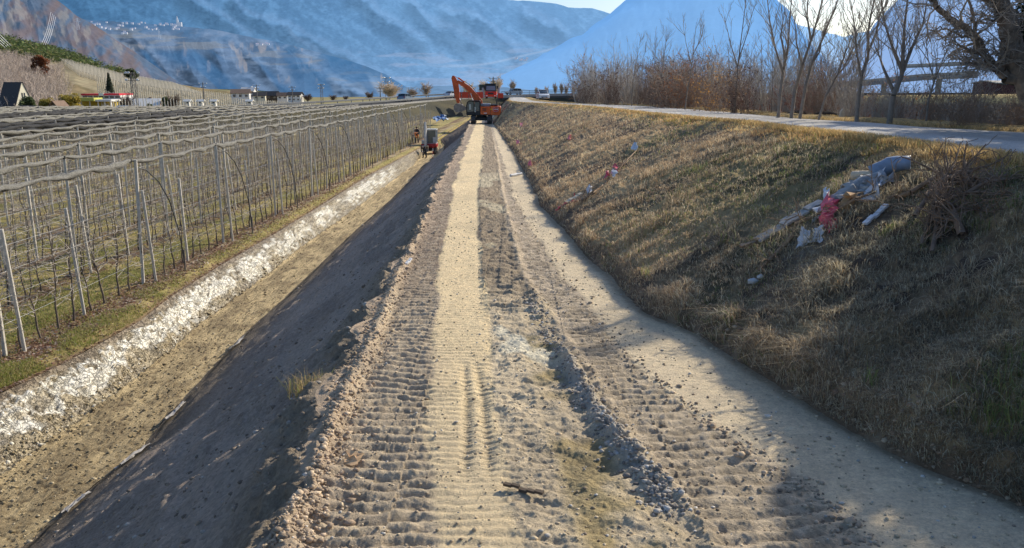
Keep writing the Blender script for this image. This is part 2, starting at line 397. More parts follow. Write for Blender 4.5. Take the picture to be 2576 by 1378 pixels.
# --- broken pale clay bank
def floor_z(Y): return EYE - DF + sstep(88, 100, Y) * .9
def bank_fn(u, Y):
    a, b = c0(Y), c1b(Y)
    wob = (fbm(Y * .9, 0 * Y, 3, 77) - .5) * .5
    X = lerp(a, b, u) + wob * np.sin(u * pi) * .35 + (fbm(Y * .7, u * 0, 2, 5) - .5) * .35 * np.sin(u * pi)
    zt, zb = EYE - DO - .12, floor_z(Y)
    prof = 1 - np.clip(u * 1.06, 0, 1) ** 1.15
    Z = zb + (zt - zb) * prof
    s = np.sin(np.clip(u, 0, 1) * pi) ** .5
    # blocky cracks, long axis down the bank
    warp = fbm(X * 3, Y * 3, 2, 41) * 1.5
    cell = vnoise(u * 6 + warp, Y * 4.2 + warp, 51); cell2 = vnoise(u * 13 + warp, Y * 11, 52)
    crack = np.abs(vnoise(u * 5 + warp * 1.3, Y * 5.5 + warp, 53) - .5) * 2
    crack2 = np.abs(vnoise(u * 11 + warp, Y * 13 + warp, 54) - .5) * 2
    Z = Z + s * ((cell - .5) * .11 + (cell2 - .5) * .07 - (1 - sstep(0, .14, crack)) * .05 - (1 - sstep(0, .2, crack2)) * .035)
    X = X + s * (cell2 - .5) * .06
    far = sstep(16, 30, Y)
    lo = .08 + .16 * fbm(Y * .6, 0 * Y, 2, 15); hi = .48 + .38 * fbm(Y * .5, 3 + 0 * Y, 3, 16) + .05 * far
    X = X + (1 - sstep(0, .15, u)) * (fbm(Y * 1.7, 0 * Y, 3, 78) - .5) * .0
    white = sstep(lo, lo + .1, u + (cell2 - .5) * .3) * (1 - sstep(hi - .1, hi + .08, u + (cell - .5) * .45))
    white = white * sstep(.12, .3, crack * .7 + crack2 * .5) * (1 - sstep(62, 70, Y)) * (.15 + .85 * sstep(.27, .41, fbm(Y * .55, u * 2.5, 3, 17)))
    base = mixc(CLAY * .75, (.46, .38, .24), sstep(.35, .75, cell)); base = mixc(base, SOIL * 1.2, (1 - sstep(0, .25, u)) * .6)
    C = mixc(base, mixc((.94, .88, .72), (.98, .96, .88), cell2), white)
    return X, Z, C
gm_clay = ground_mat('pale cracked clay', 9, 60, .10, .6, .03, rough=.5, spec=.6, cracks=True)
mesh_strip('clay_bank', bank_fn, np.linspace(0, 1, 150), gm_clay)

# --- ditch floor
def floor_fn(u, Y):
    X = lerp(c1b(Y), c2(Y), u)
    n = fbm(X * 2.2, Y * 1.1, 4, 61); n2 = fbm(X * 9, Y * 7, 3, 62); k = vnoise(X * 14 + n * 3, Y * 22, 63)
    Z = floor_z(Y) + (n - .5) * .10 + (n2 - .5) * .05 - (k > .74) * .03 + .10 * (1 - sstep(0, .12, u)) * n2
    C = mixc((.66, .52, .30), (.40, .31, .18), sstep(.35, .7, n)); C = mixc(C, (.13, .10, .07), sstep(.66, .8, k) * .7)
    C = mixc(C, (.42, .32, .09), sstep(92, 98, Y))
    return X, Z, C
gm_floor = ground_mat('ditch floor earth', 8, 50, .4, 1.0, .06, .85, .3, stretch=(1, 1.6, 1))
mesh_strip('ditch_floor', floor_fn, np.linspace(0, 1, 170), gm_floor)

# --- long earth slope between ditch and track
def bench_z(Y): return EYE - DB(Y)
def slope_fn(u, Y):
    a, b = c2(Y), c3(Y)
    rag = (fbm(Y * 1.3, 0 * Y, 4, 71) - .5) * .55 * sstep(3, 7, Y)
    X = lerp(a, b + rag * .9, u)
    za, zb = floor_z(Y), bench_z(Y)
    p = u ** 1.12
    Z = lerp(za, zb, p)
    st = fbm(X * 1.2 + Y * .35, Y * .45, 4, 72); fine = fbm(X * 6, Y * 3, 4, 73); groove = ridged((X - b) * 1.6 + fine * .6, Y * .25, 3, 74)
    s = np.sin(np.clip(u, 0, 1) * pi) ** .5
    Z = Z + s * ((st - .5) * .16 + (fine - .5) * .10 + (groove - .5) * .11)
    foot = 1 - sstep(0, .10, u)
    Z = Z + foot * (fine - .3) * .06
    top = sstep(.86, .98, u)
    Z = Z + top * (fbm(X * 5, Y * 5, 4, 75) - .42) * .26 * (1 - sstep(.985, 1, u))
    C = mixc((.52, .435, .36), (.38, .315, .26), sstep(.3, .7, st)); C = mixc(C, (.58, .46, .37), sstep(.55, .8, groove) * .5)
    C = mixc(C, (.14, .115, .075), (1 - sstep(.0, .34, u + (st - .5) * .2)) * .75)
    C = mixc(C, CLAY * .9, top * .6)
    line = np.exp(-((u - .025) / .012) ** 2) * sstep(.35, .6, fbm(Y * .8, 0 * Y, 2, 79))
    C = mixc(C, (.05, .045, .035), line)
    far = sstep(84, 92, Y); C = mixc(C, (.13, .10, .08), far * .8)
    return X, Z, C
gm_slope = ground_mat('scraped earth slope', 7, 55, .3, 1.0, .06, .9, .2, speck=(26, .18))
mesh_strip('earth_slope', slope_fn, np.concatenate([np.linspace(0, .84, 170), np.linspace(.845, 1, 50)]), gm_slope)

# --- dirt track with grouser prints
def bc(pts): return curve(pts, DB)
b_l0 = bc([(735, 1378), (800, 1200), (885, 1000), (935, 900), (1010, 700), (1085, 500), (1130, 400), (1182, 318)])
b_l1 = bc([(1088, 1378), (1085, 1200), (1083, 1000), (1088, 900), (1100, 700), (1140, 500), (1163, 400), (1195, 318)])
b_m1 = bc([(1300, 1378), (1262, 1200), (1240, 1000), (1228, 900), (1210, 700), (1203, 500), (1212, 400), (1218, 318)])
b_m2 = bc([(1460, 1378), (1420, 1200), (1360, 1000), (1330, 900), (1285, 700), (1245, 500), (1240, 400), (1228, 318)])
b_g0 = bc([(1720, 1378), (1560, 1180), (1480, 1040), (1410, 890), (1300, 700), (1262, 500), (1246, 400), (1233, 318)])
b_r0 = bc([(1790, 1378), (1640, 1180), (1520, 1000), (1425, 860), (1318, 700), (1266, 500), (1250, 400), (1235, 318)])
b_r1 = bc([(2190, 1378), (1990, 1200), (1770, 1050), (1620, 930), (1420, 700), (1300, 500), (1262, 400), (1240, 318)])
rdg = bc([(1640, 1215), (1600, 1170), (1555, 1110), (1500, 1040), (1450, 960), (1410, 890), (1385, 850), (1330, 740)])
tire1 = bc([(1175, 1000), (1165, 900), (1160, 840)]); tire2 = bc([(1215, 1000), (1195, 900), (1180, 840)])
def bars(X, Y, ph, skew, pitch, seed):
    wv = (Y + X * skew) / pitch + ph + (fbm(X * 1.1, Y * 1.1, 3, seed) - .5) * 1.6 + (vnoise(np.floor(X / .22), np.floor(X / .22) * 0, seed + 2) - .5) * .35
    c = .5 + .5 * np.cos(2 * pi * wv)
    breakup = .45 + .8 * fbm(X * 4.5, Y * 4.5, 3, seed + 5)
    return c ** .75 * (.35 + .65 * breakup)
def between(X, a, b, soft=.06): return sstep(a - soft, a + soft, X) * (1 - sstep(b - soft, b + soft, X))
def track_h(X, Y):
    n1 = fbm(X * .9, Y * .6, 3, 81); cl = fbm(X * 11, Y * 11, 4, 82); cm = fbm(X * 3.5, Y * 3.5, 3, 83)
    near = 1 - sstep(45, 80, Y)
    z = (n1 - .5) * .07 + (cl - .5) * .014 + (cm - .5) * .016
    mL = between(X, b_l0(Y), b_l1(Y)); mR = between(X, b_r0(Y), b_r1(Y))
    mid = between(X, b_l1(Y), b_m1(Y)); wob = (fbm(X * .8, Y * .5, 2, 84) - .5)
    z = z + mL * near * (bars(X, Y, 0, .05, .168, 85) * .040 - .024 + (cl - .5) * .03)
    z = z + mR * near * (bars(X, Y, .3, -.22, .168, 86) * .034 - .02 + (cl - .5) * .03)
    # finer old prints in the middle and along the light bands
    fine = bars(X, Y, .1, .10, .115, 87)
    z = z + (mid * .8 + between(X, b_m1(Y), b_m2(Y)) * .9 + between(X, b_r1(Y), c4(Y) - .3) * .25) * near * (1 - sstep(12, 22, Y)) * fine * .016 * (.4 + fbm(X * 1.3, Y, 2, 88))
    tt = sstep(5.6, 6.2, Y) * (1 - sstep(8.3, 8.8, Y))
    for tf in (tire1, tire2):
        d = np.abs(X - tf(Y)); z = z - tt * np.exp(-(d / .05) ** 2) * .025 * (.5 + .5 * np.cos(2 * pi * Y / .06) * .6 + .4)
    # thrown-up ridges beside the tracks
    cl2 = fbm(X * 7, Y * 7, 4, 89)
    lump = (.35 + 1.1 * cl2)
    yr = sstep(5.35, 5.75, Y) * (1 - sstep(8.3, 9.8, Y) * .9) * (1 - sstep(10, 13, Y))
    w_ = .075 + .06 * (1 - sstep(6.2, 8.5, Y)) * .5; z = z + yr * np.exp(-((X - rdg(Y) + wob * .12) / w_) ** 2) * .125 * lump
    z = z + np.exp(-((X - b_l0(Y) + .06) / .09) ** 2) * .075 * lump * near
    z = z + (1 - sstep(0, .38, X - c3(Y))) * (cl2 - .35) * .10
    z = z + between(X, b_m1(Y), b_r0(Y)) * (cl2 - .5) * .09 + between(X, b_m1(Y), b_r0(Y)) * sstep(9, 12, Y) * near * bars(X, Y, .6, .05, .3, 96) * .05
    z = z + np.exp(-((X - b_r0(Y) - .02) / .06) ** 2) * .035 * lump * near
    return z
def track_fn(u, Y):
    rag = (fbm(Y * 1.3, 0 * Y, 4, 71) - .5) * .55 * sstep(3, 7, Y) * .9
    X = lerp(c3(Y) + rag, c4(Y) + .14, u)
    h = track_h(X, Y) * sstep(0, .02, u)
    Z = bench_z(Y) + h
    n = fbm(X * 1.3, Y * .8, 4, 91); f = fbm(X * 8, Y * 8, 3, 92); w2 = (fbm(X * 1.7, Y * 1.2, 3, 93) - .5) * .16 + (fbm(X * .4, Y * .35, 3, 94) - .5) * .30
    Xw = X + w2
    lightL = between(Xw, b_l1(Y) - .02, b_m1(Y) + .02, .035); lightR = between(Xw, b_r1(Y), c4(Y) + 1, .06)
    mL = between(Xw, b_l0(Y), b_l1(Y)); mR = between(Xw, b_r0(Y), b_r1(Y)); mid = between(Xw, b_m1(Y), b_r0(Y))
    C = mixc((.55, .45, .31), (.72, .59, .40), sstep(.3, .7, n))
    C = mixc(C, mixc(mixc((.66, .53, .37), (.44, .345, .25), sstep(.35, .65, f)), mixc((.42, .335, .25), (.28, .215, .16), sstep(.35, .65, f)), sstep(8, 15, Y)), mL * (.45 + .5 * sstep(7, 16, Y)))
    C = mixc(C, mixc((.60, .49, .36), (.36, .29, .21), sstep(.35, .65, f)), mR * (.6 + .3 * sstep(8, 14, Y)))
    C = mixc(C, mixc((.36, .28, .19), (.23, .175, .12), f), mid * sstep(9, 14, Y) * .85)
    C = mixc(C, mixc(SAND * 1.03, SAND * .82, f), lightL * (.62 + .38 * sstep(.35, .6, n + .2 * sstep(7, 13, Y))))
    C = mixc(C, mixc((.90, .74, .49), (.68, .56, .39), f), lightR * .85)
    # straw strip in the middle and pale dried puddles
    gs = between(Xw, b_m2(Y) - .02, b_g0(Y), .1) * (1 - sstep(9.5, 11, Y))
    C = mixc(C, mixc((.42, .31, .12), (.24, .20, .10), f), gs * sstep(.35, .6, fbm(X * 2.2, Y * 2.2, 3, 95)) * .8)
    pud = between(Xw, b_m1(Y) + .1, b_g0(Y) - .02, .1) * sstep(8.3, 8.9, Y) * (1 - sstep(10.4, 11.5, Y)) * sstep(.50, .58, fbm(X * 1.7, Y * 1.2, 3, 99))
    C = mixc(C, (.88, .80, .60), pud * .95)
    pud2 = between(Xw, b_m1(Y), b_r0(Y), .05) * sstep(13, 14, Y) * (1 - sstep(30, 36, Y)) * sstep(.56, .62, fbm(X * .9 + 4, Y * .55, 2, 98))
    C = mixc(C, (.60, .52, .36), pud2 * .8)
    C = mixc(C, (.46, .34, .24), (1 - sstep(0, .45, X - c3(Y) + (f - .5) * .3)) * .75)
    C = mixc(C, (.46, .44, .40), np.exp(-((X - rdg(Y) + .02) / .09) ** 2) * (1 - sstep(8, 9.5, Y)) * sstep(5, 5.7, Y) * .8)
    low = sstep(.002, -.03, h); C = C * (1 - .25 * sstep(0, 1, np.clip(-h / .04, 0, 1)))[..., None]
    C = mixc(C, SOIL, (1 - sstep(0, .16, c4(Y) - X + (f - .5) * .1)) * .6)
    return X, Z, C
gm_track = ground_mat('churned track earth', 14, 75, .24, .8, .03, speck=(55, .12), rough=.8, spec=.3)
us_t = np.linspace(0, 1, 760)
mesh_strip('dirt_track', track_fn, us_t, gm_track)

# --- grassed bank with an eroded toe
def bank_prof(v): return (v ** .95) * .93 + .07 * sstep(0, 1, v)
def bankr_fn(u, Y):
    a, b = c4(Y), c5(Y)
    tw = .07
    er = (fbm(Y * 1.6, 0 * Y, 3, 101) - .5)
    X = lerp(a, b, u) + er * .22 * np.sin(np.clip(u / .2, 0, 1) * pi)
    za, zb = bench_z(Y), EYE - DR(Y)
    toe = (.30 + er * .2) * (1 - .5 * sstep(60, 110, Y))
    v = np.clip((u - tw) / (1 - tw), 0, 1)
    cr = sstep(.82, 1.0, v)
    Z = za - .035 + (toe + .035) * sstep(0, tw, u) ** .8 + (zb - za - toe) * (1 - (1 - v) ** 1.22)
    n = fbm(X * .7, Y * .7, 3, 102); f = fbm(X * 5, Y * 5, 4, 103); g = fbm(X * 16, Y * 16, 2, 104)
    Z = Z + sstep(0, .03, u) * (1 - sstep(.97, 1, u)) * ((n - .5) * .20 + (f - .5) * .15 + (g - .5) * .06)
    dry = mixc((.38, .28, .175), (.14, .105, .08), sstep(.38, .62, f)); C = mixc(dry, (.72, .52, .27), sstep(.45, .65, n) * .7)
    C = mixc(C, (.15, .17, .06), sstep(.52, .66, fbm(X * .5, Y * .4, 3, 105)) * .6 * (.3 + .7 * np.clip((X - 2) / 4, 0, 1)))
    C = C * (1 - .30 * (1 - sstep(11, 20, Y)) * np.clip((X - 1.8) / 2, 0, 1))[..., None] * np.array((1, 1, 1.0))  # near-right shade painted into the thatch, along with darker grass there
    C = mixc(C, (.56, .41, .20), sstep(.80, .97, u) * .85)
    sk_ = fbm((X * .84 - Y * .55) * 1.5, (X * .55 + Y * .84) * .16, 3, 109); C = mixc(C, (.17, .135, .10), sstep(.52, .62, sk_) * .55 * sstep(12, 22, Y)); C = mixc(C, (.62, .48, .26), sstep(.52, .40, sk_) * 0.0)  # dead-grass streaks darkened in place of long tree shadows
    C = mixc(C, mixc((.20, .135, .085), (.30, .215, .14), sstep(.55, .7, f)), 1 - sstep(.02, .06, u + (f - .5) * .05))
    bare = np.exp(-(((X - 3.9) - .25 * (Y - 10.5)) / .28) ** 2) * sstep(9.2, 9.7, Y) * (1 - sstep(11.6, 12.2, Y)) * sstep(.3, .5, f)
    C = mixc(C, (.36, .30, .23), bare * .8)
    return X, Z, C
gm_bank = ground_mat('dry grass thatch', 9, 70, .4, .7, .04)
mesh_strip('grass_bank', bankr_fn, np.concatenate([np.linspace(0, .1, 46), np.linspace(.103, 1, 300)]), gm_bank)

# --- gravel road on the dam
def road_fn(u, Y):
    a, b = c5(Y), c6(Y); X = lerp(a, b, u)
    n = fbm(X * 1.2, Y * .5, 4, 111); f = fbm(X * 9, Y * 9, 3, 112)
    Z = EYE - DR(Y) + .05 * np.sin(u * pi) + (n - .5) * .03 + (f - .5) * .012
    wheel = np.exp(-((u - .27) / .1) ** 2) + np.exp(-((u - .73) / .1) ** 2)
    C = mixc((.40, .38, .35), (.54, .52, .49), sstep(.35, .65, n)); C = mixc(C, (.60, .58, .55), wheel * .5)
    C = mixc(C, (.42, .32, .16), (1 - sstep(.0, .09, np.minimum(u, 1 - u) + (f - .5) * .1)) * .9)
    return X, Z, C
gm_road = ground_mat('pale gravel', 12, 110, .22, .6, .02, speck=(45, .16))
mesh_strip('gravel_road', road_fn, np.linspace(0, 1, 90), gm_road)
def verge_fn(u, Y):
    a = c6(Y); W_ = 1.5 + 60 * np.clip((u - .35) / .65, 0, 1) ** 2
    X = a + np.where(u < .35, u / .35 * 1.5, W_)
    e = X - a; n = fbm(X * .9, Y * .9, 4, 121); f = fbm(X * 5, Y * 5, 3, 122)
    zb = EYE - DR(Y)
    Z = zb + .10 * np.sin(np.clip(e / 1.5, 0, 1) * pi) + (n - .5) * .12 * sstep(0, .3, e) - np.clip((e - 1.5) * .28, 0, 2.4)
    C = mixc((.42, .29, .12), (.22, .17, .08), sstep(.4, .7, f)); C = mixc(C, (.15, .105, .07), sstep(1.0, 2.2, e + (n - .5)))
    C = mixc(C, (.36, .28, .14), sstep(14, 20, e) * n)
    return X, Z, C
mesh_strip('road_verge', verge_fn, np.linspace(0, 1, 90), gm_bank, ROWS[::2])

# --- wide base sheet of the valley floor (frame round the detailed strips)
def sheet(name, x0, x1, y0, y1, z, nx, ny, mat, cf):
    X, Y = np.meshgrid(np.linspace(x0, x1, nx), np.linspace(y0, y1, ny))
    n = fbm(X * .02, Y * .02, 4, 131)
    o = grid_obj(name, X, Y, z + (n - .5) * .25, cf(X, Y, n), mat); o['kind'] = 'structure'; return o
def fieldc(X, Y, n): return mixc((.32, .27, .12), (.20, .19, .09), sstep(.35, .65, n))
gm_field = ground_mat('valley fields', .15, 2, .35, .3, .05)
sheet('field', -9000, 9000, 203, 14000, EYE - 6.5, 120, 120, gm_field, fieldc)
sheet('field', -9000, -112, -400, 206, EYE - 6.35, 60, 40, gm_field, fieldc)
sheet('field', 60, 9000, -400, 206, EYE - 4.9, 60, 40, gm_field, fieldc)
sheet('field', -113, 62, -400, -7, EYE - 6.6, 30, 30, gm_field, fieldc)
# ------------------------------------------------------------------ hills and mountains (real slopes standing at their distance)
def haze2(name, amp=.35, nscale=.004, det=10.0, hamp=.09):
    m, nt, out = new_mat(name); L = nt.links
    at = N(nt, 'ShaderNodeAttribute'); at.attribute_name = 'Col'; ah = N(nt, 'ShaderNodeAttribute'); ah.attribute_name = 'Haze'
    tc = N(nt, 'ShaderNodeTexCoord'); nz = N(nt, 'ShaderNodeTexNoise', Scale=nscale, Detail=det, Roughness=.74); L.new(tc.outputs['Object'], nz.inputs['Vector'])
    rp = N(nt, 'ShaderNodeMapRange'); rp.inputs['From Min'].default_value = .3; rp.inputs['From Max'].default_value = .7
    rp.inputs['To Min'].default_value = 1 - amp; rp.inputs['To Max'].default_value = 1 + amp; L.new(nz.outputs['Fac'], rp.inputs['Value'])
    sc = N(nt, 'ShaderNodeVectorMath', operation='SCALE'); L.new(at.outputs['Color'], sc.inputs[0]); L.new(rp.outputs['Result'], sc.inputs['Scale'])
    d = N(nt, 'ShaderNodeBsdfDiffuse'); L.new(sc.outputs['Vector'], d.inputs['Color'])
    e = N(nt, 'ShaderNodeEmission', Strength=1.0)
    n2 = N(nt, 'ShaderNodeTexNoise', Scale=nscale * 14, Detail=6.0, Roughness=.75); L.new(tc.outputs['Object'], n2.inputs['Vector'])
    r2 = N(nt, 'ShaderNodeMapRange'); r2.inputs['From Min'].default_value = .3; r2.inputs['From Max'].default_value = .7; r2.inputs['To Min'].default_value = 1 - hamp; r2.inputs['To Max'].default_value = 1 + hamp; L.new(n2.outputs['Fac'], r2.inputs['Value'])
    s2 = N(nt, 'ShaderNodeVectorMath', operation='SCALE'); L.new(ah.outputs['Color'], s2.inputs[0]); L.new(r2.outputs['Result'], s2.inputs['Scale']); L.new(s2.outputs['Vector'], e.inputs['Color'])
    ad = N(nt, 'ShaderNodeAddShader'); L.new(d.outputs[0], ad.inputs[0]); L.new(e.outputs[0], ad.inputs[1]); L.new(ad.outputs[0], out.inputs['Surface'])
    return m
class Slope:
    def __init__(s, sky, Rr, Rb, zb, power, rug, seed, edge=.0, freq=1.0):
        s.sx = np.array([p[0] for p in sky], float); s.sy = np.array([p[1] for p in sky], float)
        s.Rr, s.Rb, s.zb, s.p, s.rug, s.seed, s.edge, s.freq = Rr, Rb, zb, power, rug, seed, edge, freq
    def P(s, x, v):
        x = np.asarray(x, float); v = np.asarray(v, float)
        y = np.interp(x, s.sx, s.sy) + s.edge * (fbm(x * .03, x * 0, 5, s.seed + 9) - .5)
        r = (x - PX) / F; u = (PY - y) / F
        dx, dy, dz = r, cos(PITCH) + u * sin(PITCH), -sin(PITCH) + u * cos(PITCH)
        h = np.sqrt(dx * dx + dy * dy); zr = EYE + dz / h * s.Rr
        Rb = np.interp(x, s.Rb[0], s.Rb[1]) if isinstance(s.Rb, tuple) else s.Rb
        R = Rb + (s.Rr - Rb) * np.minimum(v, 1.0) + np.maximum(v - 1, 0) * (s.Rr - Rb)
        vv = np.minimum(v, 1)
        Z = s.zb + (zr - s.zb) * vv ** s.p
        q = s.rug * 1.9 * np.abs(zr - s.zb) * np.clip(4 * vv * (1 - vv), 0, 1) ** 1.3
        az = x / 100. * s.freq
        warp = fbm(az * .8, vv * 2, 3, s.seed + 3)
        rd = ridged(az * .9 + warp * 1.2 + vv * .6, vv * 1.3 + warp, 5, s.seed)
        fi = fbm(az * 9, vv * 16, 4, s.seed + 5)
        Z = Z + q * (rd - .45) + q * .16 * (fi - .5) - np.maximum(v - 1, 0) * (zr - s.zb) * .6
        s.last = (rd, fi, warp)
        return dx / h * R, dy / h * R, Z
    def build(s, name, x0, x1, nx, nv, colf, mat):
        X_, V_ = np.meshgrid(np.linspace(x0, x1, nx), np.concatenate([np.linspace(0, 1, nv), [1.08, 1.3]]))
        X, Y, Z = s.P(X_, V_); C, H = colf(X_, V_, *s.last)
        o = grid_obj(name, X, Y, Z, C, mat)
        if H is not None:
            c = np.ones((X.size, 4), dtype=np.float32); c[:, :3] = np.clip(H.reshape(-1, 3), 0, 1)
            at = o.data.color_attributes.new('Haze', 'FLOAT_COLOR', 'POINT'); at.data.foreach_set('color', c.ravel())
        o['kind'] = 'structure'; return o
    def scr(s, x, v):
        X, Y, Z = s.P(x, v); dz = (Z - EYE); dep = Y * cos(PITCH) - dz * sin(PITCH); up = Y * sin(PITCH) + dz * cos(PITCH)
        return PY - up / dep * F

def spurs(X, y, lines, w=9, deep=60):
    """spur light and shade painted into the colour: light crests, shaded wooded sides below-left"""
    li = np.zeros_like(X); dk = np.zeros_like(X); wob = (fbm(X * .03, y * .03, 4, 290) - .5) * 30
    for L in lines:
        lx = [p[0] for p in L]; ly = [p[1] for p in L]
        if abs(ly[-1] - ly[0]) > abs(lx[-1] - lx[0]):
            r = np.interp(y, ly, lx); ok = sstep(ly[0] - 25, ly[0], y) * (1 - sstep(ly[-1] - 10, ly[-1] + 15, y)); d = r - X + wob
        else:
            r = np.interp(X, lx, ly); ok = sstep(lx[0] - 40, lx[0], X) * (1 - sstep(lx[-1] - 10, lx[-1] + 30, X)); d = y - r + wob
        li = np.maximum(li, ok * np.exp(-((d + w * .8) / w) ** 2)); dk = np.maximum(dk, ok * sstep(0, w, d) * (1 - sstep(deep * .4, deep, d)))  # li lightens the ridge lines, dk paints shade on the sun-averted sides
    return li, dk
def scr_y(s, X_, V_):
    return s.scr(X_, V_)
def streak(x, y, seed, sx=.012, sy=.06): return fbm(x * sx, y * sy, 5, seed)
# M4: the great blue forested mountain behind
m4 = Slope([(-900, -330), (0, -300), (600, -220), (1000, -90), (1180, -22), (1270, -2), (1330, 2), (1400, 10), (1430, 19), (1490, 20), (1535, 34), (1620, 52), (1750, 80), (1900, 120), (2600, 150)], 7000, 2800, -.5, 1.05, .05, 201, edge=5, freq=.55)
def c_m4(X, V, rd, fi, wp):
    y = m4.scr(X, V); q1 = (X - 1.25 * y); q2 = (X * .8 + y)
    n = fbm(X * .006, y * .010, 4, 211); f2 = fbm(X * .10, y * .17, 5, 213); f3 = fbm(X * .03, y * .05, 4, 216)
    g1 = ridged(q1 * .0050 + n * .7, q2 * .0011 + n * .4, 3, 212); g2 = ridged(q1 * .016 + n * .9, q2 * .0032 + n * .5, 3, 218)
    t = np.clip((X - 100) / 1500, 0, 1); lo = sstep(40, 230, y)
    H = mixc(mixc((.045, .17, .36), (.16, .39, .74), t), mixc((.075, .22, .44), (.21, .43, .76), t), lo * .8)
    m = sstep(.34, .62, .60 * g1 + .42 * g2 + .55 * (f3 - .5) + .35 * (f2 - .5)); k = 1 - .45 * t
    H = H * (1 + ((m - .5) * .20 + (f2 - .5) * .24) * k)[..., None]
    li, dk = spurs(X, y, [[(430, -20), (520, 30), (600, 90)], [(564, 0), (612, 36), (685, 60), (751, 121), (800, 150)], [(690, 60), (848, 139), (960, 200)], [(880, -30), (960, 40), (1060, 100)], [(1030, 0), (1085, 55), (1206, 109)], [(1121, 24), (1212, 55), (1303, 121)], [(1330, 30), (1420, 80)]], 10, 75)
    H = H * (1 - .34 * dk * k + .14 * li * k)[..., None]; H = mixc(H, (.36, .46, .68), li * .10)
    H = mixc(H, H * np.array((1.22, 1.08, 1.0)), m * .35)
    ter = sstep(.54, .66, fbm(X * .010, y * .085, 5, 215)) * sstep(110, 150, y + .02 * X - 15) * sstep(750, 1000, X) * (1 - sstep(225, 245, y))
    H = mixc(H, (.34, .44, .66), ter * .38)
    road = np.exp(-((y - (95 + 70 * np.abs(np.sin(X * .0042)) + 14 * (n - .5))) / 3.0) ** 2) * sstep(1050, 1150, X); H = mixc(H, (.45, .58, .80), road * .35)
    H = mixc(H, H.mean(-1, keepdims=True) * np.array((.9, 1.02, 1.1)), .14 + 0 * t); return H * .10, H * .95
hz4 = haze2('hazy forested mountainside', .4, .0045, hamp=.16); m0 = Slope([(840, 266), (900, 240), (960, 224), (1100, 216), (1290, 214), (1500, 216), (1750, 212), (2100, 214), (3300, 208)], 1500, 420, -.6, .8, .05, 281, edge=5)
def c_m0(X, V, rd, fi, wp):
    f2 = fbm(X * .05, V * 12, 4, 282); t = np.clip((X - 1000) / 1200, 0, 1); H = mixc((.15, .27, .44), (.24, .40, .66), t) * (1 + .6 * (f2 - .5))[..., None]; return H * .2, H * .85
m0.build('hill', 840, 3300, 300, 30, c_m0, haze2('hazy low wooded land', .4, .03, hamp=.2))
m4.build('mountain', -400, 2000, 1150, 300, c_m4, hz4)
# M5, M7: smooth backlit mountains to the right, M6 the far notch
def c_far(H0, H1, seed, y0=0, y1=240):
    def f(X, V, rd, fi, wp):
        t = sstep(0, 1, V); g = ridged((X + V * 260) * .006 + wp * .5, V * 1.2, 4, seed + 60); H = mixc(H1, H0, t) * (1 + .13 * (g - .45) + .06 * (fi - .5))[..., None]
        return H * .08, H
    return f
hz5 = haze2('smooth blue hazy mountainside', .25, .003, hamp=.05)
m6 = Slope([(1500, 130), (1900, 60), (2006, 62), (2039, 70), (2081, 82), (2105, 86), (2123, 93), (2153, 82), (2189, 79), (2300, 60), (2700, 20)], 12000, 8000, -.5, .9, .04, 251, edge=3)
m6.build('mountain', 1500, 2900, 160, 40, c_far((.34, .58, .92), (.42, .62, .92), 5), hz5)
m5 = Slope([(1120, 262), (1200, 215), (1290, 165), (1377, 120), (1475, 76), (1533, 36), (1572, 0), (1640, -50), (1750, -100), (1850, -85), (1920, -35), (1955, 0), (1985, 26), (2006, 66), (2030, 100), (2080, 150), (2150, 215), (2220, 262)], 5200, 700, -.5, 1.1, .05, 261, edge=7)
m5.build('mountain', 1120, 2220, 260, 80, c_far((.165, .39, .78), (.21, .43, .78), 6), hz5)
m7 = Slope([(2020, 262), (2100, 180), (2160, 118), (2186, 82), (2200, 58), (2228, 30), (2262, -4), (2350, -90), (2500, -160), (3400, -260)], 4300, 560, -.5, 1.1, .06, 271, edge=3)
m7.build('mountain', 2020, 3400, 260, 80, c_far((.22, .38, .69), (.29, .45, .76), 7), hz5)
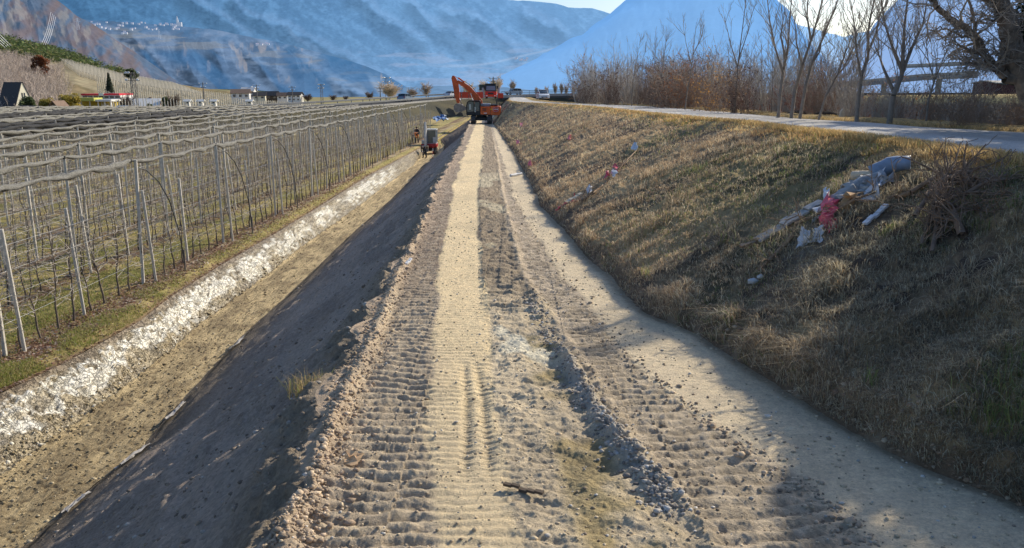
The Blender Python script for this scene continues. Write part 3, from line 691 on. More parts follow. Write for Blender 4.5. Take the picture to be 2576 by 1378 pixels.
# M3: grey-blue shoulder with cliffs and terraces
m3 = Slope([(-300, 20), (100, 25), (225, 50), (330, 56), (450, 66), (520, 72), (600, 86), (700, 106), (782, 126), (850, 144), (909, 162), (970, 186), (1035, 226), (1170, 256), (1240, 262)], 2800, ([560, 760], [1600, 480]), -.5, 1.0, .08, 231, edge=4, freq=1.3)
def c_m3(X, V, rd, fi, wp):
    y = m3.scr(X, V); f2 = fbm(X * .05, y * .12, 5, 233); n = streak(X + y * .9, y, 234, .02, .02)
    t = np.clip((X - 200) / 900, 0, 1)
    H = mixc((.12, .19, .31), (.15, .28, .49), t); q1 = X - y * 1.1; nn = fbm(X * .008, y * .012, 3, 238); g = ridged(q1 * .012 + nn * 1.5, (X + y) * .004, 4, 239); mm = sstep(.3, .62, .8 * g + .5 * (f2 - .5) + .1)
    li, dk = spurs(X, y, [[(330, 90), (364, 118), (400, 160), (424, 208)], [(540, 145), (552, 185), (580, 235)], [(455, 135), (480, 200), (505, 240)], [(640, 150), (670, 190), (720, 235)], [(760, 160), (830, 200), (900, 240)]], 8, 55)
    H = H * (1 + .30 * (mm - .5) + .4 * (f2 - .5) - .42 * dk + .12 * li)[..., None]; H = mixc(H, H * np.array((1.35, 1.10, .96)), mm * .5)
    plateau = 1 - sstep(10, 40, y - np.interp(X, m3.sx, m3.sy)); H = mixc(H, (.06, .17, .34), plateau * sstep(.4, .6, n) * .6)
    ter = sstep(.50, .60, fbm(X * .012, y * .10, 4, 235)) * sstep(10, 22, y - np.interp(X, m3.sx, m3.sy)) * (1 - sstep(48, 75, y - np.interp(X, m3.sx, m3.sy)))
    H = mixc(H, (.30, .32, .34), ter * .42)
    cliff = sstep(.62, .72, fbm(X * .05, y * .018, 4, 236)) * sstep(95, 125, y) * (1 - sstep(190, 220, y)) * (X > 300)
    H = mixc(H, (.36, .36, .40), cliff * .7)
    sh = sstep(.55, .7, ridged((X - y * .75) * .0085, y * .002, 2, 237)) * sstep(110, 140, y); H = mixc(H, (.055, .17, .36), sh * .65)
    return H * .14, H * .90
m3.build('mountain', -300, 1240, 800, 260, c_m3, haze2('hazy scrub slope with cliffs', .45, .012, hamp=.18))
# M2: near purple-brown rocky spur
m2 = Slope([(-900, -420), (-300, -230), (0, -95), (100, -28), (147, 2), (192, 38), (228, 57), (270, 84), (300, 104), (350, 138), (400, 172), (450, 205), (520, 238), (600, 262)], 1500, 620, -5, 1.0, .07, 241, edge=4, freq=1.6)
def c_m2(X, V, rd, fi, wp):
    y = m2.scr(X, V); f2 = fbm(X * .07, y * .09, 5, 243); g = fbm((X + y) * .03, (X - y) * .01, 4, 244)
    C = mixc((.042, .034, .032), (.03, .028, .032), sstep(.35, .65, f2)); C = C * (1 + .5 * (rd - .45))[..., None]
    C = mixc(C, (.04, .06, .09), sstep(.5, .68, g) * .6)
    rock = sstep(.60, .70, fbm(X * .06, y * .025, 4, 246)) * (y < 140); C = mixc(C, (.07, .068, .065), rock * .7)
    q1 = X - y * 1.3; g3 = ridged(q1 * .014 + wp * 1.2, (X + y) * .005, 4, 249); H = mixc((.14, .125, .15), (.07, .12, .20), sstep(.42, .62, g * .5 + (1 - g3) * .5)) * (1 + .5 * (g3 - .45) + .6 * (f2 - .5))[..., None]
    H = mixc(H, (.24, .24, .25), rock * .45)
    return C, H
m2.build('mountain', -900, 600, 520, 260, c_m2, haze2('purple grey rocky spur', .5, .03, hamp=.2))
# M1: the near hill with vineyards
m1 = Slope([(-900, 20), (-300, 60), (0, 104), (60, 116), (120, 132), (180, 148), (240, 168), (300, 186), (400, 204), (480, 217), (560, 229), (700, 245), (790, 257), (920, 263)], 480, 165, .2, 1.0, .010, 221, edge=2, freq=1)
def c_m1(X, V, rd, fi, wp):
    y = m1.scr(X, V); f2 = fbm(X * .08, y * .16, 4, 223); d = y - np.interp(X, m1.sx, m1.sy)
    C = mixc((.25, .20, .12), (.17, .15, .09), sstep(.35, .65, f2))
    C = mixc(C, (.33, .29, .20), sstep(110, 130, X) * sstep(4, 14, d) * (1 - sstep(60, 66, d)) * .6)
    C = mixc(C, (.085, .10, .05), (1 - sstep(6, 26, d + (f2 - .5) * 20)) * (1 - sstep(230, 330, X)) * .9)
    C = mixc(C, (.16, .115, .09), (1 - sstep(90, 130, X + (f2 - .5) * 60)) * sstep(20, 40, d) * .8)
    C = C * (1 + .5 * (fi - .5))[..., None]
    return C, C * .10
m1.build('hill', -900, 920, 420, 130, c_m1, haze2('near hill', .35, .15))
def hill_pt(x, v, s=None):
    s = s or m1; X, Y, Z = s.P(np.array([float(x)]), np.array([float(v)])); return Vector((float(X[0]), float(Y[0]), float(Z[0])))
def hill_v(x, y, s=None):
    """v on slope s whose point appears at height y for column x"""
    s = s or m1; vs = np.linspace(0, 1, 300); ys = s.scr(np.full(300, float(x)), vs); k = int(np.argmin(np.abs(ys - y))); return float(vs[k])
# ------------------------------------------------------------------ orchard
ORD = ['first', 'second', 'third', 'fourth', 'fifth', 'sixth', 'seventh', 'eighth', 'ninth', 'tenth', 'eleventh', 'twelfth', 'thirteenth', 'fourteenth', 'fifteenth', 'sixteenth', 'seventeenth']
NROWS = 17
def row_pt(k, t, z=0.0):
    p = ROW_A + ROWN * (ROW_GAP * k) + ROWDIR * (t - ROW_A.y); return Vector((p.x, p.y, z))
def row_span(k):
    x = abs(ROW_A.x - ROW_GAP * k)
    return max(11.0, x / .70 - 5), 103 - .65 * k
ROW_RZ = atan2(ROWDIR.y, ROWDIR.x)
m_bark = M('orchard_bark', (.13, .105, .085), .85, var=.3, scale=14); m_twig = M('orchard_twig', (.40, .355, .305), .6, var=.25, scale=9, spec=.5)
m_conc = M('concrete_post', (.56, .53, .47), .8, var=.2, scale=12, bump=.2); m_wire = M('galvanised_wire', (.55, .55, .54), .35, .7, var=.1)
m_net = M('hail_net_grey', (.215, .21, .19), .85, var=.5, scale=26, bump=.8); m_netb = M('hail_net_black', (.022, .023, .026), .75, var=.4, scale=20, bump=.8)
m_hose = M('black_hose', (.05, .05, .05), .5)
m_tie = M('black_tie', (.02, .02, .02), .6)
def apple_segs(rs, H=2.75, nb=46, sub=True):
    tr = []; p = np.array([0, 0, 0.0]); r = .034; pts = [p.copy()]
    n = 9
    for i in range(n):
        q = p + np.array([rs.normal(0, .035), rs.normal(0, .035), H / n]); tr.append([*p, *q, r, r * .86]); p = q; r *= .86; pts.append(p.copy())
    tw = []
    for i in range(nb):
        u = rs.uniform(.16, .98) ** .9; k = min(n - 1, int(u * n)); b = pts[k] + (pts[k + 1] - pts[k]) * (u * n - k)
        a = rs.choice([0, pi]) + rs.normal(0, .75); L = rs.uniform(.25, .75) * (1.15 - .45 * u); el = rs.uniform(-.35, .7)
        d = np.array([cos(a) * cos(el), sin(a) * cos(el), sin(el)]); rr = .012 * (1.3 - .6 * u); q0 = b
        for j in range(3):
            d = d + np.array([rs.normal(0, .28), rs.normal(0, .28), rs.normal(.14, .22)]); d /= np.linalg.norm(d)
            q1 = q0 + d * L / 3; tw.append([*q0, *q1, rr, rr * .7]); rr *= .7
            if sub and rs.random() < .55:
                e = d + rs.normal(0, .6, 3); e /= np.linalg.norm(e); tw.append([*q1, *(q1 + e * rs.uniform(.06, .2)), rr * .8, rr * .4])
            q0 = q1
    return tr, tw
def make_apple(seed):
    rs = np.random.default_rng(seed); tr, tw = apple_segs(rs)
    root = empty('apple_tree'); a = link('trunk', seg_mesh('apple_trunk', tr, 5), m_bark, root); link('branches', seg_mesh('apple_branches', tw, 3), m_twig, root); return root
protos = [make_apple(900 + i) for i in range(8)]; used_p = [False] * 8
for k in range(3):
    a, b = row_span(k); t = a + 1.0; i = 0
    if k == 2: b = 74.0
    while t < b:
        j = int(RNG.integers(0, 8)); o = protos[j] if not used_p[j] else copy_tree(protos[j]); used_p[j] = True
        p = row_pt(k, t + RNG.normal(0, .04), -.02); o.location = p; o.rotation_euler = (0, 0, ROW_RZ + (pi if RNG.random() < .5 else 0) + RNG.normal(0, .12)); s_ = RNG.uniform(.86, 1.08); o.scale = (s_, s_, s_)
        tag(o, ['bare young apple tree in the orchard row standing nearest the ditch', 'bare young apple tree in the second orchard row from the ditch', 'bare young apple tree in the third orchard row from the ditch'][k], 'apple tree', ['apple trees of the first row beside the ditch', 'apple trees of the second row', 'apple trees of the third row'][k])
        t += .80
# the many rows behind read as one thicket of trees
allseg = []
for v in range(6):
    pass
for k in range(2, NROWS):
    a, b = row_span(k); t = a if k > 2 else 74.5
    while t < b:
        rs = np.random.default_rng(int(k * 1000 + t * 10)); nb = 30 if k < 7 else 18
        tr, tw = apple_segs(rs, 2.7, nb, k < 6)
        s = np.array(tr + tw); th = ROW_RZ + rs.normal(0, .2); c_, s__ = cos(th), sin(th); p = row_pt(k, t)
        q = s.copy()
        for o_ in (0, 3):
            q[:, o_] = s[:, o_] * c_ - s[:, o_ + 1] * s__ + p.x; q[:, o_ + 1] = s[:, o_] * s__ + s[:, o_ + 1] * c_ + p.y
        if k >= 7: q[:, 6:] *= 1.9
        allseg.append(q); t += .8 if k < 7 else 1.0
o = link('apple_trees', seg_mesh('apple_trees', np.concatenate(allseg), 3), m_twig); tag(o, 'bare apple trees filling the orchard rows beyond the third row', 'apple trees', kind='stuff')

# posts
def post_mesh(name, h, w=.085):
    b = MB(); n = 4
    b.box((0, 0, h / 2 - .1), (w, w, h + .2), bev=.012); return b
tall = link('post_body', None) if False else None
pm_tall = post_mesh('t', 3.95).build('orchard_post', m_conc); pm_med = post_mesh('m', 3.0, .075).build('orchard_post', m_conc)
first = {'t': True, 'm': True}
def place_post(kind, p, lean, label, group, cap=False):
    src = pm_tall if kind == 't' else pm_med
    if first[kind]: o = src; first[kind] = False
    else: o = src.copy(); COL.objects.link(o)
    o.location = p; o.rotation_euler = (lean[0], lean[1], RNG.uniform(0, .5)); tag(o, label, 'post', group); return o
def tall_ts(k):
    a, b = row_span(k); off = 25.0 - 7.05 * 3 + (k % 2) * 1.2
    return [off + 7.05 * i for i in range(17) if a - 4 < off + 7.05 * i < b + 1]
for k in range(NROWS):
    for t in tall_ts(k):
        lab = 'tall concrete post carrying the net of the %s orchard row from the ditch' % ORD[k]
        place_post('t', row_pt(k, t), (RNG.normal(0, .02), RNG.normal(.0, .02)), lab, 'net posts of the %s orchard row' % ORD[k])
        if k < 2:
            place_post('m', row_pt(k, t + .35) - ROWN * .25, (RNG.normal(.03, .02), RNG.normal(-.05, .02)), 'shorter leaning concrete post paired with a net post in the %s orchard row' % ORD[k], 'leaning companion posts of the %s row' % ORD[k])
        if k < 7:
            place_post('m', row_pt(k, t + 3.5), (RNG.normal(0, .03), RNG.normal(0, .03)), 'shorter concrete trellis post between net posts of the %s orchard row' % ORD[k], 'trellis posts of the %s orchard row' % ORD[k])

# rolled nets
def net_mesh(k, t0, t1, zt, rmax, seed, sagk=1.0, side=0.0):
    n = int((t1 - t0) / (.10 if k < 3 else .22)); kk = 12 if k < 3 else 8
    t = np.linspace(t0, t1, n); T0 = tall_ts(k)[0]; sw = 7.05 / 3
    ph = ((t - T0) / sw) % 1.0; bulge = np.sin(ph * pi) ** .55
    pp = ((t - T0) / 7.05) % 1.0
    idx = np.floor((t - T0) / sw)
    rv = .55 + .85 * vnoise(idx * 7.3, idx * 0, seed); off = (vnoise(idx * 3.1, idx * 0, seed + 1) - .5) * .2
    z = zt - sagk * (.075 * np.sin(ph * pi) * (.6 + .8 * vnoise(idx * 5.1, idx * 0, seed + 2)) + .06 * np.sin(pp * pi))
    r = .035 + (rmax - .035) * bulge * rv
    p0 = np.array(row_pt(k, 0)); d = np.array(ROWDIR); nn = np.array(ROWN)
    C = p0[None, :] + d[None, :] * t[:, None] ; C[:, 2] = z; C = C + nn[None, :] * (side + off * bulge * .3)[:, None]
    th = np.arange(kk) * 2 * pi / kk
    wr = 1 + .55 * (vnoise(np.repeat(t[:, None] * 2.5, kk, 1) + seed, np.repeat((th * 1.9)[None, :], n, 0) + t[:, None] * .8, seed + 4) - .5) * 2 * bulge[:, None] + .5 * (vnoise(np.repeat(t[:, None] * 9, kk, 1), np.repeat((th * 3)[None, :], n, 0), seed + 5) - .5) * bulge[:, None]
    V = C[:, None, :] + nn[None, None, :] * (np.cos(th)[None, :] * r[:, None] * wr * .9)[..., None]; V[:, :, 2] += np.sin(th)[None, :] * r[:, None] * wr
    i = np.arange(n * kk).reshape(n, kk); j = np.roll(i, -1, 1)
    Fq = np.stack([i[:-1], j[:-1], j[1:], i[1:]], -1).reshape(-1, 4)
    return V.reshape(-1, 3), Fq
NETG = 'rolled hail nets tied along the orchard rows'
for k in range(NROWS):
    a, b = row_span(k); a -= 4
    rm = .082 if k < 6 else .10
    lab = {0: 'thick grey rolled net on the orchard row closest to the ditch'}.get(k, 'grey rolled net over the %s orchard row from the ditch' % ORD[k])
    if k in (6, 7, 10, 11):
        split = 74 + (k % 2) * 3 + (k > 8) * 4
        V1, F1 = net_mesh(k, a, split, 3.95, .17, 40 + k, 1.1); V2, F2 = net_mesh(k, a, split, 3.75, .17, 90 + k, 1.5, -.45); V3, F3 = net_mesh(k, a, split - 4, 3.82, .15, 190 + k, .8, .5)
        V = np.concatenate([V1, V2, V3]); Fq = np.concatenate([F1, F2 + len(V1), F3 + len(V1) + len(V2)])
        o = link('rolled_net', np_mesh('rolled_net', V, Fq), m_netb); tag(o, 'black bundled net sagging over the %s orchard row from the ditch' % ORD[k], 'hail net', NETG)
        if b - split > 2:
            V, Fq = net_mesh(k, split + .5, b, 3.95, rm, 140 + k); o = link('rolled_net', np_mesh('rolled_net', V, Fq), m_net); tag(o, 'grey net roll continuing the black net of the %s orchard row' % ORD[k], 'hail net', NETG)
    else:
        V, Fq = net_mesh(k, a, b, 3.95, rm, 40 + k); o = link('rolled_net', np_mesh('rolled_net', V, Fq), m_net); tag(o, lab, 'hail net', NETG)
    # ties on the near rows
    if k < 3:
        tb = MB(); T0 = tall_ts(k)[0]; t = T0
        while t < b:
            p = row_pt(k, t, 3.93); tb.box(p, (.10, .10, .10), bev=.02); t += 7.05
        tb.build('net_ties', m_tie, None) if False else None
        tt = tb.build('post_cap', m_tie, o)
# wires
for k in range(8):
    a, b = row_span(k); sg = []
    for z in (.75, 1.35, 1.95, 2.55):
        ts = np.arange(a - 4, b, 3.5)
        for i in range(len(ts) - 1):
            p = row_pt(k, ts[i], z + .02 * sin(ts[i])); q = row_pt(k, ts[i + 1], z + .02 * sin(ts[i + 1])); sg.append([*p, *q, .0055, .0055])
    o = link('trellis_wires', seg_mesh('trellis_wires', sg, 3), m_wire); tag(o, 'thin horizontal trellis wires strung along the %s orchard row from the ditch' % ORD[k], 'trellis wires', 'trellis wires of the orchard rows')
# irrigation risers arching down from the net posts
HN = ['nearest', 'second nearest', 'third nearest', 'fourth', 'fifth', 'sixth', 'seventh', 'eighth', 'ninth', 'tenth', 'eleventh']
for i, t in enumerate([t for t in tall_ts(0) if t > 20][:9]):
    b = MB(); P = [row_pt(0, t + .1, 3.75), row_pt(0, t + .6, 3.6), row_pt(0, t + 1.15, 3.15), row_pt(0, t + 1.5, 2.5), row_pt(0, t + 1.75, 1.4), row_pt(0, t + 1.9, .5), row_pt(0, t + 1.95, 0)]
    P = [p - ROWN * (.05 + .5 * min(1, j / 4)) for j, p in enumerate(P)]
    S = []
    for j in range(len(P) - 1):
        for q in range(3): S.append(P[j].lerp(P[j + 1], q / 3))
    S.append(P[-1]); b.tube(S, .018, 6); o = b.build('irrigation_hose', m_hose, smooth=True)
    pp = MB(); pp.tube([P[-1] + Vector((0, 0, -.1)), P[-1] + Vector((.02, -.02, .75))], .03, 6); pp.build('riser_stake', M('weathered_stake', (.22, .19, .16), .9), o)
    tag(o, 'arched irrigation hose at the %s net post of the row beside the ditch' % HN[i], 'hose', 'arched hoses of the first orchard row')
# ------------------------------------------------------------------ highway on its embankment
HW = [(-220, 90, 4.0), (-110, 96, 3.95), (-63, 103, 3.9), (-45, 112, 3.8), (-35, 127, 3.6), (-27, 148, 3.3), (-22, 165, 3.05), (-16, 180, 2.75), (-8, 190, 2.5), (4, 198, 2.15), (20, 203, 2.0), (50, 207, 1.9), (120, 205, 1.8), (260, 190, 1.7)]
def smooth_path(P, step=2.5):
    P = [Vector((a, b, EYE - c)) for a, b, c in P]; out = []
    for i in range(len(P) - 1):
        p0, p1, p2, p3 = P[max(0, i - 1)], P[i], P[i + 1], P[min(len(P) - 1, i + 2)]; n = max(1, int((p2 - p1).length / step))
        for j in range(n):
            t = j / n; out.append(.5 * ((2 * p1) + (p2 - p0) * t + (2 * p0 - 5 * p1 + 4 * p2 - p3) * t * t + (3 * p1 - p0 - 3 * p2 + p3) * t ** 3))
    out.append(P[-1]); return out
HP = smooth_path(HW)
def hw_n(i):
    d = (HP[min(i + 1, len(HP) - 1)] - HP[max(i - 1, 0)]); d.z = 0; d.normalize(); return Vector((d.y, -d.x, 0))   # towards the camera side
def ribbon(name, offs, mat, colf, nsub=1):
    V = np.zeros((len(HP), len(offs), 3)); C = np.zeros_like(V)
    for i, p in enumerate(HP):
        n = hw_n(i)
        for j, (o_, dz) in enumerate(offs):
            q = p + n * o_ + Vector((0, 0, dz(p) if callable(dz) else dz)); V[i, j] = q
    C = colf(V)
    return grid_obj(name, V[..., 0], V[..., 1], V[..., 2], C, mat)
def gz(z): return lambda p: z - p.z
cols_e = lambda V: mixc((.10, .09, .055), (.06, .06, .045), sstep(.35, .65, fbm(V[..., 0] * .25, V[..., 2] * 1.0 + V[..., 1] * .2, 4, 301)))
near_offs = [(5.3 + (8.8 - 5.3) * t, (lambda p, t=t: (p.z * (1 - t) + (-.15) * t) - p.z - .02)) for t in np.linspace(0, 1, 14)]
far_offs = [(-5.3 - 6 * t, (lambda p, t=t: (p.z * (1 - t) + (-.15) * t) - p.z - .02)) for t in np.linspace(0, 1, 4)]
o = ribbon('embankment', near_offs, gm_bank, cols_e); o['kind'] = 'structure'
o = ribbon('embankment', far_offs[::-1], gm_bank, cols_e); o['kind'] = 'structure'
gm_asph = ground_mat('worn asphalt', 2, 60, .12, .2, .01, spec=.0)
o = ribbon('highway', [(-5.3, 0), (-4.6, 0.02), (0, .06), (4.6, .02), (5.3, 0)], gm_asph, lambda V: np.full(V.shape, .085)); o['kind'] = 'structure'
m_paint = M('road_paint', (.75, .75, .72), .7)
o = ribbon('road_marking', [(4.25, .035), (4.42, .034)], m_paint, lambda V: np.full(V.shape, .7)); o['kind'] = 'structure'
m_steel = M('guardrail_steel', (.13, .14, .155), .75, .0, var=.2); m_concg = M('weathered_concrete', (.36, .35, .33), .85, var=.2, scale=2); m_kerb = M('pale_kerb', (.40, .39, .37), .9, scale=2, spec=.0)
def rail(label, off, i0, i1, zt=.75, name='guardrail', posts=True):
    root = empty(name, HP[i0], 0, label, 'guardrail'); V = []; n = i1 - i0
    prof = [(0, zt), (.05, zt - .08), (0, zt - .155), (.05, zt - .23), (0, zt - .31), (-.03, zt - .155)]
    b = MB(); vs = []; fs = []
    for i in range(i0, i1):
        nn = hw_n(i)
        for (a, z) in prof: vs.append(HP[i] + nn * (off + a) + Vector((0, 0, z)) - HP[i0])
    k = len(prof)
    for i in range(n - 1):
        for j in range(k): fs.append((i * k + j, i * k + (j + 1) % k, (i + 1) * k + (j + 1) % k, (i + 1) * k + j))
    b.add(vs, fs); b.build('beam', m_steel, root)
    if posts:
        src = None
        for i in range(i0, i1, max(2, int((i1 - i0) / 90) + 1)):
            if src is None:
                q = MB(); q.box((0, 0, zt / 2 - .2), (.12, .08, zt + .3)); src = q.build('post', m_steel, root); c = src
            else: c = src.copy(); COL.objects.link(c); c.parent = root
            c.location = HP[i] + hw_n(i) * (off - .07) - HP[i0]; c.rotation_euler = (0, 0, atan2(hw_n(i).y, hw_n(i).x))
    return root
iB = next(i for i, p in enumerate(HP) if p.x > -6)
rail('long steel guardrail along the near edge of the highway above the orchard', 4.95, 0, iB)
rail('steel guardrail along the far edge of the highway behind the cars', -4.95, 0, iB)
iE = next(i for i, p in enumerate(HP) if p.x > 60)
# kerb under the rail
kb = MB(); vs = []; fs = []
for i in range(0, iB):
    nn = hw_n(i)
    for a, z in ((5.1, .0), (5.1, .14), (5.45, .14), (5.45, -.25)): vs.append(HP[i] + nn * a + Vector((0, 0, z)))
for i in range(iB - 1):
    for j in range(3): fs.append((i * 4 + j, i * 4 + j + 1, (i + 1) * 4 + j + 1, (i + 1) * 4 + j))
kb.add(vs, fs); o = kb.build('kerb', m_kerb); o['kind'] = 'structure'
# overpass bridge to the right of the truck
br = empty('highway_bridge', HP[iB], 0, 'low concrete highway overpass with dark girder and railing right of the red truck', 'bridge')
def beam(a0, a1, z0, z1, i0, i1):
    b = MB(); vs = []; fs = []
    for i in range(i0, i1):
        nn = hw_n(i)
        for a, z in ((a0, z0), (a1, z0), (a1, z1), (a0, z1)): vs.append(HP[i] + nn * a + Vector((0, 0, z)) - HP[iB])
    for i in range(i1 - i0 - 1):
        for j in range(4): fs.append((i * 4 + j, i * 4 + (j + 1) % 4, (i + 1) * 4 + (j + 1) % 4, (i + 1) * 4 + j))
    fs += [(3, 2, 1, 0), tuple((i1 - i0 - 1) * 4 + j for j in range(4))]; b.add(vs, fs); return b
beam(5.45, 6.1, -.35, .22, iB, iE).build('edge_beam', m_concg, br)
beam(5.0, 5.9, -1.25, -.36, iB, iE).build('girder', M('dark_girder', (.10, .105, .11), .8), br)
beam(5.7, 5.76, 1.05, 1.13, iB, iE).build('top_rail', m_steel, br); beam(5.7, 5.75, .62, .68, iB, iE).build('middle_rail', m_steel, br)
src = None
for i in range(iB, iE, 1):
    if src is None: q = MB(); q.box((0, 0, .6), (.07, .07, 1.1)); src = q.build('railing_post', m_steel, br); c = src
    else: c = src.copy(); COL.objects.link(c); c.parent = br
    c.location = HP[i] + hw_n(i) * 5.73 - HP[iB]

# ------------------------------------------------------------------ cars
m_tyre = M('tyre_rubber', (.02, .02, .02), .85); m_rim = M('wheel_rim', (.5, .5, .52), .35, .8); m_glass = M('dark_glass', (.03, .045, .06), .08, spec=.8, var=.05); m_black = M('black_plastic', (.03, .03, .03), .6)
m_lamp = M('clear_lamp', (.8, .8, .78), .15, spec=.8); m_red = M('red_lamp', (.5, .02, .02), .3)
def paint(name, c): return M(name, c, .28, 0, var=.08, scale=2, coat=.6)
def make_car(body, loc, rz, label, mat, group=None):
    """front is +x"""
    if body == 'hatch': L, Wd_, low, cab, roof = 4.2, 1.75, [(-2.1, .35), (-2.1, .75), (-1.98, .98), (-.9, .98), (.75, .95), (1.75, .82), (2.08, .66), (2.1, .32), (1.7, .22), (-1.8, .22)], [(-1.85, .97), (-1.55, 1.40), (-.3, 1.48), (.35, 1.42), (1.05, .95)], 1.5
    if body == 'sedan': L, Wd_, low, cab, roof = 4.5, 1.8, [(-2.25, .35), (-2.25, .85), (-2.1, .98), (-1.2, 1.0), (.8, .95), (1.9, .80), (2.22, .62), (2.25, .3), (1.8, .2), (-1.9, .2)], [(-1.75, .98), (-1.15, 1.36), (-.2, 1.43), (.35, 1.38), (1.15, .94)], 1.45
    if body == 'mini': L, Wd_, low, cab, roof = 3.6, 1.6, [(-1.8, .35), (-1.8, .9), (-1.72, 1.0), (.7, 1.0), (1.35, .92), (1.74, .78), (1.8, .35), (1.5, .22), (-1.5, .22)], [(-1.7, .98), (-1.55, 1.5), (-1.2, 1.56), (.05, 1.56), (.95, .99)], 1.58
    r = empty('parked_car' if body == 'mini' else 'car', loc, rz, label, 'car', group)
    w = Wd_ / 2
    MB().prism(low, -w, w, 'y', inset=.05).build('body', mat, r, True)
    MB().prism(cab, -w + .12, w - .12, 'y', inset=.10).build('windows', m_glass, r, True)
    zr = max(p[1] for p in cab); xs = [p[0] for p in cab if p[1] > zr - .1]
    b = MB(); b.box(((min(xs) + max(xs)) / 2, 0, zr + .005), (max(xs) - min(xs) + .1, Wd_ - .42, .05), bev=.03); b.build('roof', mat, r, True)
    for s in (-1, 1):
        p = MB(); 
        for a, c in ((0, 1), (len(cab) - 2, len(cab) - 1)):
            p.tube([(cab[a][0], s * (w - .13), cab[a][1]), (cab[c][0], s * (w - .17), cab[c][1])], .035, 5)
        p.tube([((cab[1][0] + cab[-2][0]) / 2, s * (w - .11), .95), ((cab[1][0] + cab[-2][0]) / 2, s * (w - .16), zr - .02)], .03, 5); p.build('pillars', mat, r)
        h = MB(); h.box((L / 2 - .09, s * (w - .26), .68), (.16, .34, .17), bev=.04); h.build('headlight', m_lamp, r, True)
        h = MB(); h.box((-L / 2 + .06, s * (w - .2), .82), (.12, .22, .26), bev=.03); h.build('tail_light', m_red, r, True)
        h = MB(); h.box((.62 if body != 'mini' else .55, s * (w + .08), 1.0), (.12, .2, .13), bev=.04); h.build('mirror', mat, r, True)
        for x in (L / 2 - .75, -L / 2 + .72):
            t = MB(); ry = s * (w - .12); t.tube([(x, ry - .1 * s, .31), (x, ry - .08 * s, .31), (x, ry + .1 * s, .31), (x, ry + .12 * s, .31)], [.25, .31, .31, .27], 18); tb = t.build('wheel', m_tyre, r, True)
            t = MB(); t.tube([(x, ry + .11 * s, .31), (x, ry + .13 * s, .31)], [.2, .17], 14); t.build('rim', m_rim, tb, True)
    g = MB(); g.box((L / 2 - .005, 0, .45), (.06, .9, .16), bev=.02); g.build('grille', m_black, r); g = MB(); g.box((L / 2 + .03, 0, .36), (.03, .5, .11)); g.build('number_plate', M('plate_white', (.75, .75, .72), .5), r)
    return r
def on_hw(px, off):
    best = min(range(len(HP)), key=lambda i: abs(proj(HP[i])[0] - px)); p = HP[best] + hw_n(best) * off; d = HP[min(best + 1, len(HP) - 1)] - HP[best - 1]
    return p + Vector((0, 0, .05)), atan2(d.y, d.x)
def proj(p):
    p = Vector(p); dz = p.z - EYE; dep = p.y * cos(PITCH) - dz * sin(PITCH); return PX + p.x / dep * F, PY - (p.y * sin(PITCH) + dz * cos(PITCH)) / dep * F
p, a = on_hw(996, 1.8); make_car('hatch', p, a, 'blue grey hatchback driving on the highway above the orchard nets', paint('car_bluegrey', (.22, .28, .34)))
p, a = on_hw(1119, 1.8); make_car('sedan', p, a, 'white car on the highway just left of the excavator boom', paint('car_white', (.75, .76, .78)))
p, a = on_hw(1312, -1.8); make_car('hatch', p, a + pi, 'pale car on the overpass behind the railing right of the red truck', paint('car_silver', (.55, .58, .60)))
y_ = 128.; make_car('mini', Vector((wd(1365, 250, y_).x, y_, EYE - float(DR(y_)) + .04)), -pi / 2 + .12, 'small white car coming down the gravel road towards the camera', paint('car_white', (.75, .76, .78)))

